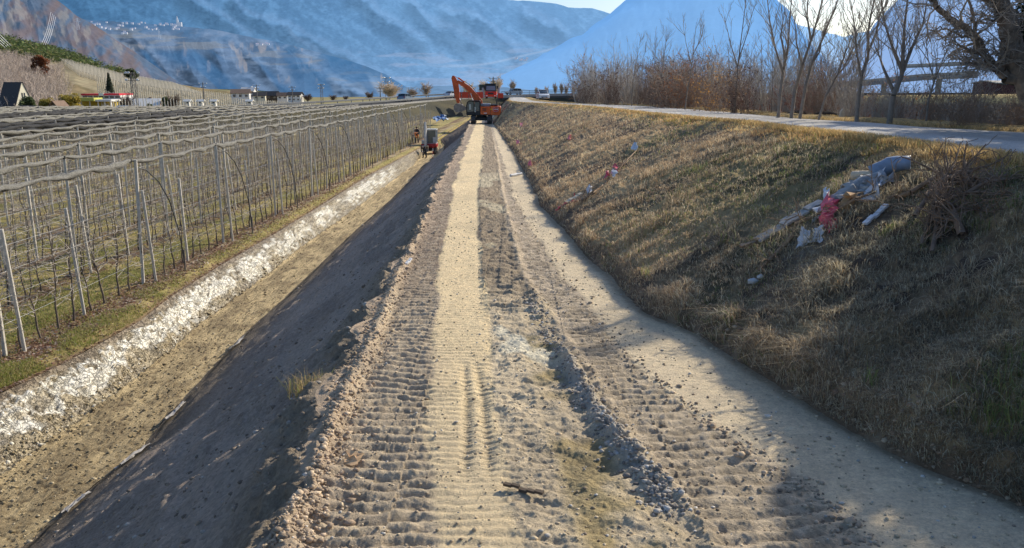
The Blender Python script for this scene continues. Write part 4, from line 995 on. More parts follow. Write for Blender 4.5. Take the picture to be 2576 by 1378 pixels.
# ------------------------------------------------------------------ the orange crawler excavator
m_or = M('orange_paint', (.78, .13, .02), .38, 0, var=.22, scale=2.5, coat=.3); m_ord = M('orange_boom_paint', (.66, .10, .02), .42, 0, var=.28, scale=2.0, coat=.2)
m_dk = M('machine_black', (.03, .032, .035), .5); m_trk = M('track_steel', (.13, .12, .115), .55, .6, var=.4, scale=9); m_bkt = M('worn_bucket_steel', (.30, .26, .23), .5, .5, var=.4, scale=3)
m_cyl = M('chrome_rod', (.7, .7, .72), .15, 1.0, var=.05); m_pane = M('cab_glass', (.10, .14, .15), .06, spec=.9, var=.1); m_grey = M('grey_hood', (.30, .34, .40), .4)
def crawler(root, cx, w, L, h, mat=m_trk):
    """one track: a belt of separate-looking shoes round rollers, frame and sprocket"""
    tr = MB(); r = h / 2; pts = []
    for i in range(15): a = -pi / 2 + pi * i / 14; pts.append((L / 2 - r + r * cos(a), r + r * sin(a)))
    for i in range(15): a = pi / 2 + pi * i / 14; pts.append((-L / 2 + r + r * cos(a), r + r * sin(a)))
    n = 46; per = []
    for i in range(len(pts)): per.append(pts[i])
    per.append(per[0]); ln = [0]
    for i in range(len(per) - 1): ln.append(ln[-1] + math.dist(per[i], per[i + 1]))
    def at(s):
        s %= ln[-1]
        for i in range(len(per) - 1):
            if ln[i + 1] >= s: t = (s - ln[i]) / max(1e-6, ln[i + 1] - ln[i]); return per[i][0] + (per[i + 1][0] - per[i][0]) * t, per[i][1] + (per[i + 1][1] - per[i][1]) * t, atan2(per[i + 1][1] - per[i][1], per[i + 1][0] - per[i][0])
        return *per[0], 0
    for i in range(n):
        y, z, a = at(ln[-1] * i / n); R_ = Matrix.Rotation(a, 3, 'X')
        tr.box((cx, y, z), (w, ln[-1] / n * .84, .04), R_); 
        y2, z2, a2 = at(ln[-1] * (i + .25) / n); nn = Vector((0, sin(a2), -cos(a2)))
        tr.box(Vector((cx, y2, z2)) + nn * .03, (w, .03, .05), Matrix.Rotation(a2, 3, 'X'))
    t = tr.build('track', mat, root)
    f = MB(); f.box((cx, 0, r), (w * .6, L - 2 * r, h * .45), bev=.05); f.build('track_frame', m_dk, t)
    for y in (-L / 2 + r, L / 2 - r): s = MB(); s.tube([(cx - w * .35, y, r), (cx + w * .35, y, r)], r * .82, 16); s.build('sprocket', m_dk, t, True)
    return t
def poly(name, prof, y0, y1, mat, root, inset=.0, sm=False): return MB().prism(prof, y0, y1, 'y', inset).build(name, mat, root, sm)
EX = gp(1212, 310, lambda Y: float(DB(Y))); EX.z = EYE - float(DB(EX.y)) + .02
ex = empty('excavator', EX, 0, 'large orange crawler excavator with raised boom standing across the end of the dirt track', 'excavator')
crawler(ex, -1.12, .62, 4.3, 1.0); t_ = crawler(ex, 1.12, .62, 4.3, 1.0)
b = MB(); b.box((0, 0, .62), (1.9, 2.0, .42), bev=.08); b.tube([(0, 0, .8), (0, 0, 1.12)], .72, 20); b.build('undercarriage', m_dk, ex)
poly('platform', [(-2.0, 1.12), (2.3, 1.12), (2.45, 1.3), (-2.0, 1.3)], -1.3, 1.3, m_dk, ex)
# engine house panels, counterweight
poly('body', [(-.12, 1.25), (1.25, 1.22), (1.25, 2.30), (-.12, 2.30)], -1.32, 1.32, m_or, ex, .02)
cw = poly('counterweight', [(1.28, 1.15), (2.45, 1.12), (2.66, 1.35), (2.68, 2.2), (2.55, 2.36), (1.28, 2.36)], -1.34, 1.34, m_or, ex, .03)
lg = MB(); lg.tube([(1.98, -1.352, 1.92), (1.98, -1.365, 1.92)], [.40, .40], 28); o = lg.build('round_emblem', M('emblem_red', (.65, .05, .04), .5), cw); o.scale = (1, 1, 1)
lg = MB()
for q in range(28):
    a0, a1 = 2 * pi * q / 28, 2 * pi * (q + 1) / 28
    lg.tube([(1.98 + .42 * cos(a0), -1.368, 1.92 + .30 * sin(a0)), (1.98 + .42 * cos(a1), -1.368, 1.92 + .30 * sin(a1))], .016, 4)
lg.build('emblem_ring', M('emblem_white', (.8, .78, .75), .5), cw)
lt = MB()
for k_, ch in enumerate('KRTH'): lt.box((1.74 + k_ * .16, -1.372, 1.93), (.10, .02, .2 if k_ % 2 else .16))
lt.build('emblem_letters', M('emblem_white', (.8, .78, .75), .5), cw)
lt = MB(); lt.box((1.36, -1.352, 1.95), (.30, .02, .12)); lt.build('yellow_decal', M('decal_yellow', (.8, .6, .05), .5), cw)
vt = MB()
for z in (1.78, 1.92, 2.06): vt.box((.42, -1.335, z), (.5, .03, .07))
vt.build('vent_grille', m_dk, ex)
vt = MB(); vt.box((.55, -1.34, 1.42), (.42, .02, .12)); vt.build('white_plate', M('emblem_white', (.8, .78, .75), .5), ex)
hd = MB(); hd.box((.55, .1, 2.5), (1.3, 1.9, .36), bev=.08); hd.build('engine_hood', m_grey, ex, True)
hd = MB(); hd.box((1.75, .1, 2.48), (1.0, 1.9, .24), bev=.08); hd.build('rear_hood', m_dk, ex, True)
hd = MB(); hd.tube([(2.1, .5, 2.4), (2.1, .5, 2.95), (2.16, .5, 3.02)], .07, 8); hd.build('exhaust', m_dk, ex)
hr = MB(); P_ = [(.2, -1.2, 2.3), (.2, -1.2, 2.95), (1.1, -1.2, 2.95), (1.1, -1.2, 2.3)]; hr.tube(P_, .025, 5); hr.tube([(2.5, -1.1, 2.35), (2.5, -1.1, 2.8), (2.5, .9, 2.8), (2.5, .9, 2.35)], .025, 5); hr.build('handrail', m_dk, ex)
# cab
cabp = [(-2.0, 1.2), (-.22, 1.2), (-.2, 3.0), (-1.55, 3.05), (-1.9, 2.9), (-2.05, 2.3)]
cb = MB()
for a_, c_ in ((0, 5), (5, 4), (4, 3), (3, 2), (2, 1), (1, 0)):
    for y in (-1.3, -.28): cb.tube([(cabp[a_][0], y, cabp[a_][1]), (cabp[c_][0], y, cabp[c_][1])], .07, 6)
cb.tube([(-1.0, -1.32, 1.2), (-1.0, -1.32, 3.0)], .06, 6)
for p_ in cabp[2:5]: cb.tube([(p_[0], -1.3, p_[1]), (p_[0], -.28, p_[1])], .07, 6)
cab = cb.build('cab', m_dk, ex)
poly('cab_panel', [(-1.98, 1.22), (-.24, 1.22), (-.24, 1.75), (-1.98, 1.55)], -1.29, -.3, m_dk, cab)
poly('windscreen', [(-2.0, 1.55), (-1.06, 1.6), (-1.06, 2.95), (-1.5, 2.98), (-1.84, 2.84), (-1.98, 2.3)], -1.26, -.32, m_pane, cab)
poly('side_window', [(-.94, 1.75), (-.3, 1.78), (-.3, 2.88), (-.94, 2.92)], -1.26, -.32, m_pane, cab)
poly('cab_roof', [(-1.85, 3.02), (-.15, 3.0), (-.2, 3.12), (-1.6, 3.14)], -1.34, -.24, m_dk, cab)
st = MB(); st.box((-.9, -1.285, 1.9), (.3, .05, .7), bev=.03); st.box((-1.55, -1.28, 2.25), (.28, .03, .75), bev=.03); st.build('seat_and_blind', M('pale_interior', (.55, .56, .50), .7), cab)
# boom group (right of the cab)
by0, by1 = .0, .55
boom = poly('boom', [(-.25, 2.1), (.15, 2.3), (.05, 3.1), (-.55, 3.9), (-1.55, 4.95), (-2.3, 5.45), (-3.2, 5.85), (-3.45, 5.72), (-3.35, 5.45), (-2.4, 4.85), (-1.75, 4.2), (-1.15, 3.3), (-.75, 2.45)], by0, by1, m_ord, ex)
stick = poly('stick', [(-3.75, 6.45), (-4.02, 6.42), (-4.15, 6.1), (-3.98, 5.2), (-3.62, 3.3), (-3.42, 2.72), (-3.12, 2.75), (-3.02, 3.3), (-3.1, 4.6), (-3.2, 5.5), (-3.45, 6.0)], .08, .47, m_ord, ex)
cy = MB(); cy.tube([(-2.35, .28, 5.55), (-3.2, .28, 6.15)], .11, 10); cb_ = cy.build('stick_cylinder', m_ord, boom); cy = MB(); cy.tube([(-3.15, .28, 6.12), (-3.88, .28, 6.38)], .05, 8); cy.build('rod', m_cyl, cb_)
for yy in (-.08, .63):
    cy = MB(); cy.tube([(-.75, yy, 1.6), (-1.25, yy, 3.1)], .12, 10); q = cy.build('boom_cylinder', m_ord, boom); cy = MB(); cy.tube([(-1.22, yy, 3.05), (-1.5, yy, 4.1)], .055, 8); cy.build('rod', m_cyl, q)
cy = MB(); cy.tube([(-3.62, .28, 5.3), (-3.3, .28, 3.9)], .09, 10); q = cy.build('bucket_cylinder', m_ord, stick); cy = MB(); cy.tube([(-3.3, .28, 3.9), (-2.95, .28, 3.1)], .045, 8); cy.build('rod', m_cyl, q)
cy = MB(); cy.tube([(-2.95, .2, 3.1), (-2.75, .2, 2.55)], .06, 6); cy.tube([(-2.95, .2, 3.1), (-3.3, .2, 3.0)], .06, 6); cy.build('linkage', m_bkt, stick)
hs = MB(); hs.tube([(-.3, .3, 3.6), (-1.3, .3, 4.95), (-2.2, .3, 5.62), (-3.1, .3, 6.02), (-3.5, .3, 5.9), (-3.6, .3, 5.2)], .03, 6); hs.build('hydraulic_hose', m_dk, boom)
bp_ = [(-3.35, 2.68), (-2.85, 2.6), (-2.55, 2.45), (-2.6, 2.3), (-2.95, 2.28), (-3.3, 2.35), (-3.55, 2.2), (-3.62, 1.9), (-3.45, 1.68), (-2.7, 1.80), (-1.98, 2.02), (-1.95, 1.94), (-2.7, 1.58), (-3.5, 1.50), (-3.85, 1.82), (-3.85, 2.35), (-3.6, 2.62)]
bk = MB(); n = len(bp_); vs = [(p_[0], y, p_[1]) for y in (-.3, .85) for p_ in bp_]; fs = [(i, (i + 1) % n, n + (i + 1) % n, n + i) for i in range(n)]; bk.add(vs, fs)
side = [(-3.35, 2.68), (-2.75, 2.55), (-1.95, 1.98), (-2.7, 1.58), (-3.5, 1.50), (-3.85, 1.82), (-3.85, 2.35), (-3.6, 2.62)]
bk.prism(side, -.32, -.28); bk.prism(side, .83, .87)
for y in np.linspace(-.25, .8, 5): bk.box((-1.88, y, 1.99), (.28, .09, .07), taper=.6)
bk.build('bucket', m_bkt, ex)

# ------------------------------------------------------------------ small digger in the ditch
m_wh = M('digger_white', (.62, .62, .60), .45, var=.15); m_rd = M('digger_red', (.45, .03, .03), .45, var=.2)
DG = Vector((wd(1081, 380, 88).x, 88, float(floor_z(88.)) + .05))
dg = empty('mini_excavator', DG, 0, 'small white and red mini excavator working down in the ditch beside the workers', 'excavator')
crawler(dg, -.6, .32, 2.1, .52); crawler(dg, .6, .32, 2.1, .52)
b = MB(); b.box((0, 0, .42), (.95, 1.2, .3)); b.tube([(0, 0, .5), (0, 0, .66)], .4, 14); b.build('undercarriage', m_dk, dg)
b = MB(); b.box((0, .15, .86), (1.65, 1.9, .42), bev=.1); b.build('body', m_rd, dg, True)
b = MB(); b.box((-.55, -.55, 1.22), (.46, .5, .38), bev=.06); b.build('engine_cover', m_wh, dg, True)
b = MB()
for x in (-.22, .78):
    for y in (-.6, .75): b.tube([(x, y, 1.05), (x, y, 2.5)], .05, 6)
for z in (1.06, 2.5):
    b.tube([(-.22, -.6, z), (.78, -.6, z), (.78, .75, z), (-.22, .75, z), (-.22, -.6, z)], .05, 6)
cb = b.build('cab', m_wh, dg); b = MB(); b.box((.28, .07, 1.8), (.92, 1.25, 1.35)); b.build('cab_glass', m_pane, cb); b = MB(); b.box((.28, .07, 2.55), (1.15, 1.5, .08), bev=.03); b.build('cab_roof', m_wh, cb)
b = MB(); b.box((.58, -.66, 1.45), (.3, .04, .6), bev=.02); b.build('door_panel', m_wh, cb)
b = MB(); b.prism([(-.9, .8), (-.6, .8), (-.85, 1.9), (-1.05, 3.0), (-1.3, 3.0), (-1.2, 1.8)], -.42, -.18, 'x'); b.build('boom', m_wh, dg)
b = MB(); b.prism([(-1.05, 3.35), (-1.35, 3.4), (-1.75, 1.7), (-1.65, .9), (-1.45, .9), (-1.35, 1.7)], -.39, -.21, 'x'); b.build('stick', m_wh, dg)
b = MB(); b.tube([(-.3, -.95, 1.3), (-.3, -1.2, 2.2)], .06, 8); q = b.build('boom_cylinder', m_dk, dg)
b = MB(); b.prism([(-1.85, .85), (-1.4, .95), (-1.3, .55), (-1.45, .25), (-1.8, .3), (-1.6, .6)], -.62, 0.02, 'x'); b.build('bucket', m_bkt, dg)

# ------------------------------------------------------------------ works truck and red barriers at the ramp head
TY = 172.; tb_ = wd(1235, 248, TY); z0 = tb_.z
m_tr = M('truck_red', (.70, .05, .025), .4, var=.12); m_pan = M('grey_panel', (.48, .50, .53), .5, var=.15); m_dg = M('dark_green_box', (.06, .09, .07), .6)
tk = empty('truck', Vector((tb_.x, TY, z0)), 0, 'red works truck with black cab top facing the camera at the road end', 'truck')
b = MB(); b.box((0, 0, .95), (2.35, 2.0, 1.1), bev=.08); b.build('cab_front', m_tr, tk, True)
b = MB(); b.box((0, 0.1, 2.2), (2.25, 1.9, 1.35), bev=.1); cbt = b.build('cab', m_dk, tk, True)
b = MB(); b.prism([(-.98, 1.72), (.98, 1.72), (.85, 2.6), (-.85, 2.6)], -1.0, -.88, 'y'); b.build('windscreen', M('sky_lit_glass', (.12, .22, .34), .1, spec=.9), cbt)
b = MB(); b.box((0, -.2, 2.98), (2.35, 1.3, .22), bev=.05); b.build('roof_rack', m_dk, cbt)
for s in (-1, 1):
    b = MB(); b.box((s * 1.35, -.6, 2.3), (.28, .1, .6), bev=.04); b.build('mirror', m_dk, cbt); b = MB(); b.box((s * .85, -1.02, .62), (.34, .06, .2), bev=.03); b.build('headlight', m_lamp, tk)
    b = MB(); b.box((s * 1.62, .3, 1.2), (.5, .5, 2.1), bev=.05); b.build('side_stabiliser', m_pan, tk)
    for yy in (-.3, 4.0):
        b = MB(); b.tube([(s * .78, yy, .5), (s * 1.12, yy, .5)], .5, 18); wl = b.build('wheel', m_tyre, tk, True); b = MB(); b.tube([(s * 1.125, yy, .5), (s * 1.14, yy, .5)], .27, 12); b.build('rim', m_rim, wl)
b = MB(); b.box((-1.2, 2.6, 2.3), (2.6, 1.8, 1.2), bev=.04); b.build('equipment_box', m_dg, tk)
b = MB(); b.box((0, 3, 1.1), (2.4, 5, .5)); b.build('load_bed', m_tr, tk)
b = MB(); b.box((0, -1.03, 1.05), (1.2, .05, .3)); b.build('grille', m_dk, tk); b = MB(); b.tube([(.9, -.2, 3.08), (.9, -.2, 3.35)], .12, 10); b.build('beacon', M('beacon', (.8, .5, .1), .3), cbt)
m_bar = M('red_barrier', (.72, .07, .03), .5, var=.15)
def barrier(px0, px1, yt, yb, Yd, label):
    a = wd(px0, yb, Yd); c = wd(px1, yb, Yd); h = wd(px0, yt, Yd).z - a.z; Wd_ = c.x - a.x
    r = empty('red_barrier', a, 0, label, 'barrier'); n = max(1, round(Wd_ / 1.5))
    for i in range(n):
        x0 = Wd_ * i / n; w_ = Wd_ / n; b = MB(); b.box((x0 + w_ / 2, 0, h / 2 + .1), (w_ - .12, .06, h - .2), bev=.02)
        for q in range(3): b.box((x0 + w_ / 2, -.04, h * (.3 + .22 * q)), (w_ - .2, .04, .06))
        b.build('panel', m_bar, r)
        b = MB(); b.box((x0, 0, h / 2), (.08, .1, h + .1)); b.build('post', m_dk, r)
    return r
barrier(1143, 1216, 231, 249, 168, 'long red barrier fence left of the works truck')
barrier(1252, 1267, 234, 249, 170, 'short red barrier fence right of the works truck')
ptr = wd(1180, 226, 168); 
# ------------------------------------------------------------------ poles
m_pole = M('tarred_pole', (.16, .15, .14), .8); m_ins = M('insulator', (.75, .78, .80), .3, spec=.7)
def pole(px, yt, yb, Yd, kind, label, group='power poles beyond the orchard'):
    a = wd(px, yb, Yd); h = wd(px, yt, Yd).z - a.z + 2; a.z -= 2
    r = empty('power_pole' if kind != 'lamp' else 'light_mast', a, RNG.uniform(-.3, .3), label, 'pole', group if kind == 'plain' else None)
    if kind == 'plain':
        b = MB(); b.tube([(0, 0, 0), (0, 0, h)], [.17, .10], 8); b.build('shaft', m_pole, r, True)
        for z in (h - .35, h - 1.1):
            b = MB(); b.box((0, 0, z), (1.9 if z > h - .5 else 1.3, .1, .1)); q = b.build('crossarm', m_pole, r)
            b = MB()
            for x in ((-.85, 0, .85) if z > h - .5 else (-.55, .55)): b.tube([(x, 0, z + .05), (x, 0, z + .3)], [.09, .05], 8)
            b.build('insulators', m_ins, q)
    else:
        b = MB(); w0, w1 = .38, .22
        for sx in (-1, 1):
            for sy in (-1, 1): b.tube([(sx * w0, sy * w0, 0), (sx * w1, sy * w1, h)], .045, 5)
        nz_ = int(h / .8)
        for i in range(nz_):
            z0_, z1_ = h * i / nz_, h * (i + 1) / nz_; k0 = w0 + (w1 - w0) * i / nz_; k1 = w0 + (w1 - w0) * (i + 1) / nz_; s = 1 if i % 2 else -1
            b.tube([(s * k0, -k0, z0_), (-s * k1, -k1, z1_)], .025, 4); b.tube([(k0, s * k0, z0_), (k1, -s * k1, z1_)], .025, 4); b.tube([(-k0, s * k0, z0_), (-k1, -s * k1, z1_)], .025, 4)
        b.build('lattice_shaft', m_pole, r)
        for z, xs in ((h - .2, (-.9, -.5, .9)), (h - 1.2, (-.9, .7))):
            b = MB(); b.box((0, 0, z), (2.0, .08, .08)); q = b.build('crossarm', m_pole, r)
            for x in xs: b = MB(); b.ball((x, -.1, z + .1), .2, 8, (1.2, .8, .9)); b.build('floodlight', m_lamp, q, True)
    return r
pole(342, 181, 274, 120, 'lamp', 'tall dark lattice mast with white floodlights beside the round evergreen tree')
pole(515, 207, 268, 190, 'plain', 'wooden power pole rising above the vineyard slope, leftmost of the plain poles')
pole(648, 212, 262, 215, 'plain', 'wooden power pole in front of the pale farm houses')
pole(737, 216, 259, 230, 'plain', 'wooden power pole at the right end of the farm houses')
pole(810, 211, 254, 240, 'lamp', 'short lattice mast with floodlights between the houses and the bare trees')
pole(973, 194, 247, 215, 'lamp', 'lattice mast with floodlights standing in front of the large bare tree')
pole(1241, 193, 232, 200, 'plain', 'thin pole rising out of the pale tree behind the works truck')
pole(957, 219, 246, 205, 'plain', 'short pole left of the large bare tree beside the highway')

# ------------------------------------------------------------------ houses and sheds
m_cream = M('cream_render', (.70, .66, .52), .85, var=.1); m_wht = M('white_render', (.74, .73, .70), .85, var=.08); m_roofd = M('dark_roof', (.07, .065, .065), .8, var=.3); m_roofb = M('brown_roof', (.22, .15, .11), .85, var=.3); m_win = M('window_glass', (.05, .06, .08), .1, spec=.8); m_wood = M('dark_boards', (.10, .075, .055), .85, var=.3)
def house(name, px0, px1, ytop, ybase, Yd, wall, roof, label, rz=0.0, roofk=.45, nwin=3, floors=1, depth=None, cat='house', group=None, flat=False, over=.3):
    a = wd((px0 + px1) / 2, ybase, Yd); Wd_ = (px1 - px0) / F * Yd; H = (ybase - ytop) / F * Yd; D_ = depth or Wd_ * .7
    r = empty(name, a, rz, label, cat, group); hw = H * (1 - roofk) if not flat else H
    b = MB(); b.box((0, 0, hw / 2 - 1), (Wd_, D_, hw + 2)); wl = b.build('wall', wall, r)
    if flat:
        b = MB(); b.box((0, 0, hw + .1), (Wd_ + over, D_ + over, .22)); b.build('roof', roof, r)
    else:
        b = MB(); e = over; x0 = -Wd_ / 2 - e; x1 = -x0; yy = D_ / 2 + e; s = .14
        b.prism([(-yy, hw - .12), (0, H), (yy, hw - .12), (yy, hw - .12 + s), (0, H + s), (-yy, hw - .12 + s)], x0, x1, 'x'); rf = b.build('roof', roof, r)
        b = MB(); b.prism([(-D_ / 2, hw), (D_ / 2, hw), (0, H - .02)], -Wd_ / 2, Wd_ / 2, 'x'); b.build('gable', wall, r)
        if H > 3: b = MB(); b.box((Wd_ * .2, .3, H - .1), (.5, .5, .9)); b.build('chimney', wall, rf)
    for f_ in range(floors):
        for i in range(nwin):
            x = -Wd_ / 2 + Wd_ * (i + .5) / nwin; z = hw * (f_ + .55) / floors
            b = MB(); b.box((x, -D_ / 2 - .02, z), (min(1.0, Wd_ / nwin * .45), .06, min(1.1, hw / floors * .45))); b.build('window', m_win, r)
    return r
# steep gabled house at the far left: the gable wall faces us
a = wd(28, 297, 150); r = empty('steep_gabled_house', a, 1.3, 'cream house with a very steep gable and dark roof at the far left edge', 'house')
b = MB(); b.prism([(-2.6, -1), (2.6, -1), (2.4, 1.2), (.2, 6.3), (-.2, 6.3), (-2.4, 1.2)], -3.5, .2, 'y'); b.build('wall', m_cream, r)
b = MB(); b.prism([(-2.75, .9), (-.15, 6.45), (-.15, 6.2), (-2.55, 1.0)], -3.6, .4, 'y'); rf = b.build('roof', m_roofd, r); b = MB(); b.prism([(2.75, .9), (.15, 6.45), (.15, 6.2), (2.55, 1.0)], -3.6, .4, 'y'); b.build('roof', m_roofd, r)
for x in (-.25, .25): b = MB(); b.box((x, -3.53, 3.9), (.22, .06, 1.3)); b.build('window', m_win, r)
house('garden_shed', 52, 100, 268, 292, 140, m_wood, m_roofd, 'low dark garden shed right of the steep cream house', 0, .4, 1, cat='shed')
r = house('garden_shed', 134, 168, 256, 292, 138, m_wood, m_roofb, 'small dark shed with a peaked gable left of the yellow shrub', 1.4, .45, 1, cat='shed')
house('greenhouse', 300, 322, 268, 292, 138, m_wht, m_wht, 'small white glasshouse behind the row of pale fence stakes', 0, .4, 2, cat='shed')
house('white_roofed_house', 332, 402, 251, 296, 150, m_roofb, m_wht, 'low house with a pale white roof under the floodlight mast', .25, .35, 2)
# roadside market hall with red fascia
Yd = 165.; a = wd(240, 262, Yd); r = empty('market_hall', a, 0, 'yellow roadside market hall with olive canopy and red roof fascia', 'building'); kx = Yd / F
def bx_px(name, x0, x1, y0, y1, d0, d1, mat, par=None):
    cx_ = ((x0 + x1) / 2 - 240) * kx; z = ((262 - (y0 + y1) / 2)) * kx; b = MB(); b.box((cx_, (d0 + d1) / 2, z), ((x1 - x0) * kx, d1 - d0, abs(y1 - y0) * kx)); return b.build(name, mat, par or r)
bx_px('wall', 207, 275, 252, 285, 0, 7, M('yellow_wall', (.62, .46, .06), .8)); bx_px('canopy', 205, 253, 246, 254, -2.5, 1, M('olive_canopy', (.46, .46, .10), .6))
bx_px('white_canopy', 253, 292, 250, 255, -2, 3, m_wht); bx_px('upper_storey', 190, 286, 241, 250, 3, 9, m_wht)
for i in range(7): bx_px('window', 193 + i * 13.4, 203 + i * 13.4, 243, 247.5, 2.9, 3.05, m_win)
bx_px('red_fascia', 190, 236, 237, 241, 2.6, 9, M('fascia_red', (.68, .03, .05), .5)); bx_px('red_fascia', 247, 286, 236.5, 240.5, 2.6, 9, M('fascia_red', (.68, .03, .05), .5)); bx_px('sign_panel', 236, 247, 236, 242, 2.4, 3, m_wht)
for px in (215, 236, 256, 272, 288): bx_px('column', px - .8, px + .8, 254, 285, -1.6, -1.3, m_wht)
house('farm_house', 586, 628, 226, 248, 245, m_wht, m_roofb, 'pale wide-roofed farm house, leftmost of the hamlet at the hill foot', .2, .4, 3)
house('farm_house', 612, 642, 221, 246, 255, m_wht, m_wht, 'tall white house just behind the leftmost farm house', 0, .3, 3, 2)
house('farm_house', 640, 668, 233, 250, 240, m_cream, m_roofd, 'small cream house with dark roof in the middle of the hamlet', .2, .45, 2)
house('farm_house', 671, 700, 231, 250, 250, m_wood, m_roofd, 'dark timber barn of the hamlet', .1, .5, 2, cat='barn')
house('farm_house', 700, 724, 234, 250, 248, m_wht, m_roofb, 'white cottage right of the dark timber barn', .1, .45, 2)
house('farm_house', 728, 760, 233, 254, 240, m_wht, m_roofd, 'white flat-fronted house with dark roof, rightmost of the hamlet', -.1, .3, 3, 2)
for i, (px, lab) in enumerate([(472, 'small white hut left of the leftmost plain power pole'), (505, 'small white hut directly beside the leftmost plain power pole'), (538, 'small white hut right of the leftmost plain power pole'), (628, 'small white hut below the farm houses')]):
    house('white_hut', px - 5, px + 6, 252, 262, 150, m_wht, m_wht, lab, 0, .25, 1, cat='hut')
# tiny far villages on the mountain terraces
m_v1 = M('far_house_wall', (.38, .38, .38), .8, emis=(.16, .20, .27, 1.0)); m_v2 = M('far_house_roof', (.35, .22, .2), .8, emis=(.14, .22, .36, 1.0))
def far_house(px, py, s, sz, lab, grp, first=[None]):
    v = hill_v(px, py, s); p = hill_pt(px, v, s)
    if first[0] is None:
        b = MB(); b.box((0, 0, .35), (1.2, 1, .8)); o = b.build('village_house', m_v1); b = MB(); b.prism([(-.55, .74), (.55, .74), (0, 1.15)], -.65, .65, 'x'); b.build('roof', m_v2, o); first[0] = o
    else: o = copy_tree(first[0])
    o.location = p; o.scale = (sz * .62,) * 3; o.rotation_euler = (0, 0, random.uniform(-.6, .6)); tag(o, lab, 'house', grp)
rs = random.Random(5)
for i in range(46): far_house(rs.uniform(228, 450), rs.uniform(56, 76), m3, rs.uniform(6, 10), 'tiny pale house in the village on the high mountain terrace', 'houses of the high village')
for i in range(7): far_house(rs.uniform(208, 232), rs.uniform(80, 90), m2 if False else m3, rs.uniform(6, 9), 'white farm building on the slope just below the high village', 'farm buildings left of the terraces')
for i in range(9): far_house(rs.uniform(300, 318) if i < 4 else rs.uniform(640, 676), rs.uniform(82, 88) if i < 4 else rs.uniform(110, 116), m3, rs.uniform(6, 9), 'small pale farm among the terraced fields of the mountain shoulder', 'terrace farms')
for i in range(10): far_house(rs.uniform(1290, 1340), rs.uniform(148, 156), m4, rs.uniform(9, 13), 'tiny house on the hazy far mountainside above the excavator', 'houses high on the blue mountain')
v = hill_v(452, 66, m3); p = hill_pt(452, v, m3); ch = empty('village_church', p, 0, 'small white church with pointed spire right of the high village', 'church')
b = MB(); b.box((0, 0, 6), (14, 8, 12)); b.build('nave', m_v1, ch); b = MB(); b.box((-6, 0, 10), (5, 5, 20)); b.build('tower', m_v1, ch); b = MB(); b.tube([(-6, 0, 20), (-6, 0, 32)], [3.2, .1], 6); b.build('spire', m_v1, ch)
def pylon(px, yt, yb, s, lab):
    v = hill_v(px, yb, s); p = hill_pt(px, v, s); dist = p.y; h = (yb - yt) / F * dist; r = empty('pylon', p, .3, lab, 'pylon'); b = MB(); w0, w1 = h * .11, h * .02; rr = h * .008
    for sx in (-1, 1):
        for sy in (-1, 1): b.tube([(sx * w0, sy * w0, 0), (sx * w1, sy * w1, h)], rr, 4)
    for i in range(7):
        z0_, z1_ = h * i / 7, h * (i + 1) / 7; k0 = w0 + (w1 - w0) * i / 7; k1 = w0 + (w1 - w0) * (i + 1) / 7
        b.tube([(-k0, -k0, z0_), (k1, -k1, z1_)], rr * .7, 4); b.tube([(k0, -k0, z0_), (-k1, -k1, z1_)], rr * .7, 4)
    b.build('lattice_tower', m_v1, r)
    for z, l in ((.72, .22), (.84, .18), (.94, .12)): b = MB(); b.box((0, 0, h * z), (h * l * 2, rr * 2, rr * 3)); b.build('crossarm', m_v1, r)
    return r, h
p1, h1 = pylon(193, 47, 76, m2, 'pale lattice pylon on the purple spur below its rocky crest')
p2, h2 = pylon(398, 76, 98, m3, 'pale lattice pylon among the terraced fields')
wr = []
for j, (y0, x0) in enumerate([(32, 120), (36, 124), (40, 128), (44, 132)]):
    A = wd(x0 + 8, y0 - 2, 520); B_ = wd(0, y0 + 55 + j * 3, 300); n = 12
    for i in range(n):
        q0, q1 = A.lerp(B_, i / n), A.lerp(B_, (i + 1) / n); q0.z -= 14 * 4 * (i / n) * (1 - i / n); q1.z -= 14 * 4 * ((i + 1) / n) * (1 - (i + 1) / n); wr.append([*q0, *q1, .09, .09])
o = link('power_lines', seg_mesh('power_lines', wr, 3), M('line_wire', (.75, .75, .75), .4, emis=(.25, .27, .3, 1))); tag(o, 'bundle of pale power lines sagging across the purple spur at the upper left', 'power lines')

# ------------------------------------------------------------------ dike and raised roads behind the bushes on the right
DK = smooth_path([(14, 118, 1.9), (22, 82, 1.15), (40, 70, .75), (70, 66, .5), (130, 66, .4)], 1.5); DK_ = HP; HP = DK
dkc = lambda V: mixc(mixc((.16, .13, .10), (.24, .20, .15), sstep(.35, .65, fbm(V[..., 0] * .6, V[..., 2] * 2, 4, 311))), (.52, .40, .18), sstep(-.35, -.1, V[..., 2] - (EYE - 1.0) + .0 * V[..., 1]) * .9)
V_off = [(-1.5, 0), (1.5, 0)] + [(1.5 + 5 * t, (lambda p, t=t: -t * 3.0)) for t in np.linspace(.1, 1, 12)]
def dk_col(V):
    j = np.arange(V.shape[1])[None, :] * np.ones((V.shape[0], 1)); f = fbm(V[..., 0] * .8, V[..., 1] + j, 4, 311)
    C = mixc((.13, .105, .08), (.22, .175, .13), sstep(.35, .65, f)); return mixc(C, (.55, .42, .18), (j < 3.5) * 1.0)
o = ribbon('river_dike', V_off, gm_bank, dk_col); o['kind'] = 'structure'
HP = DK_
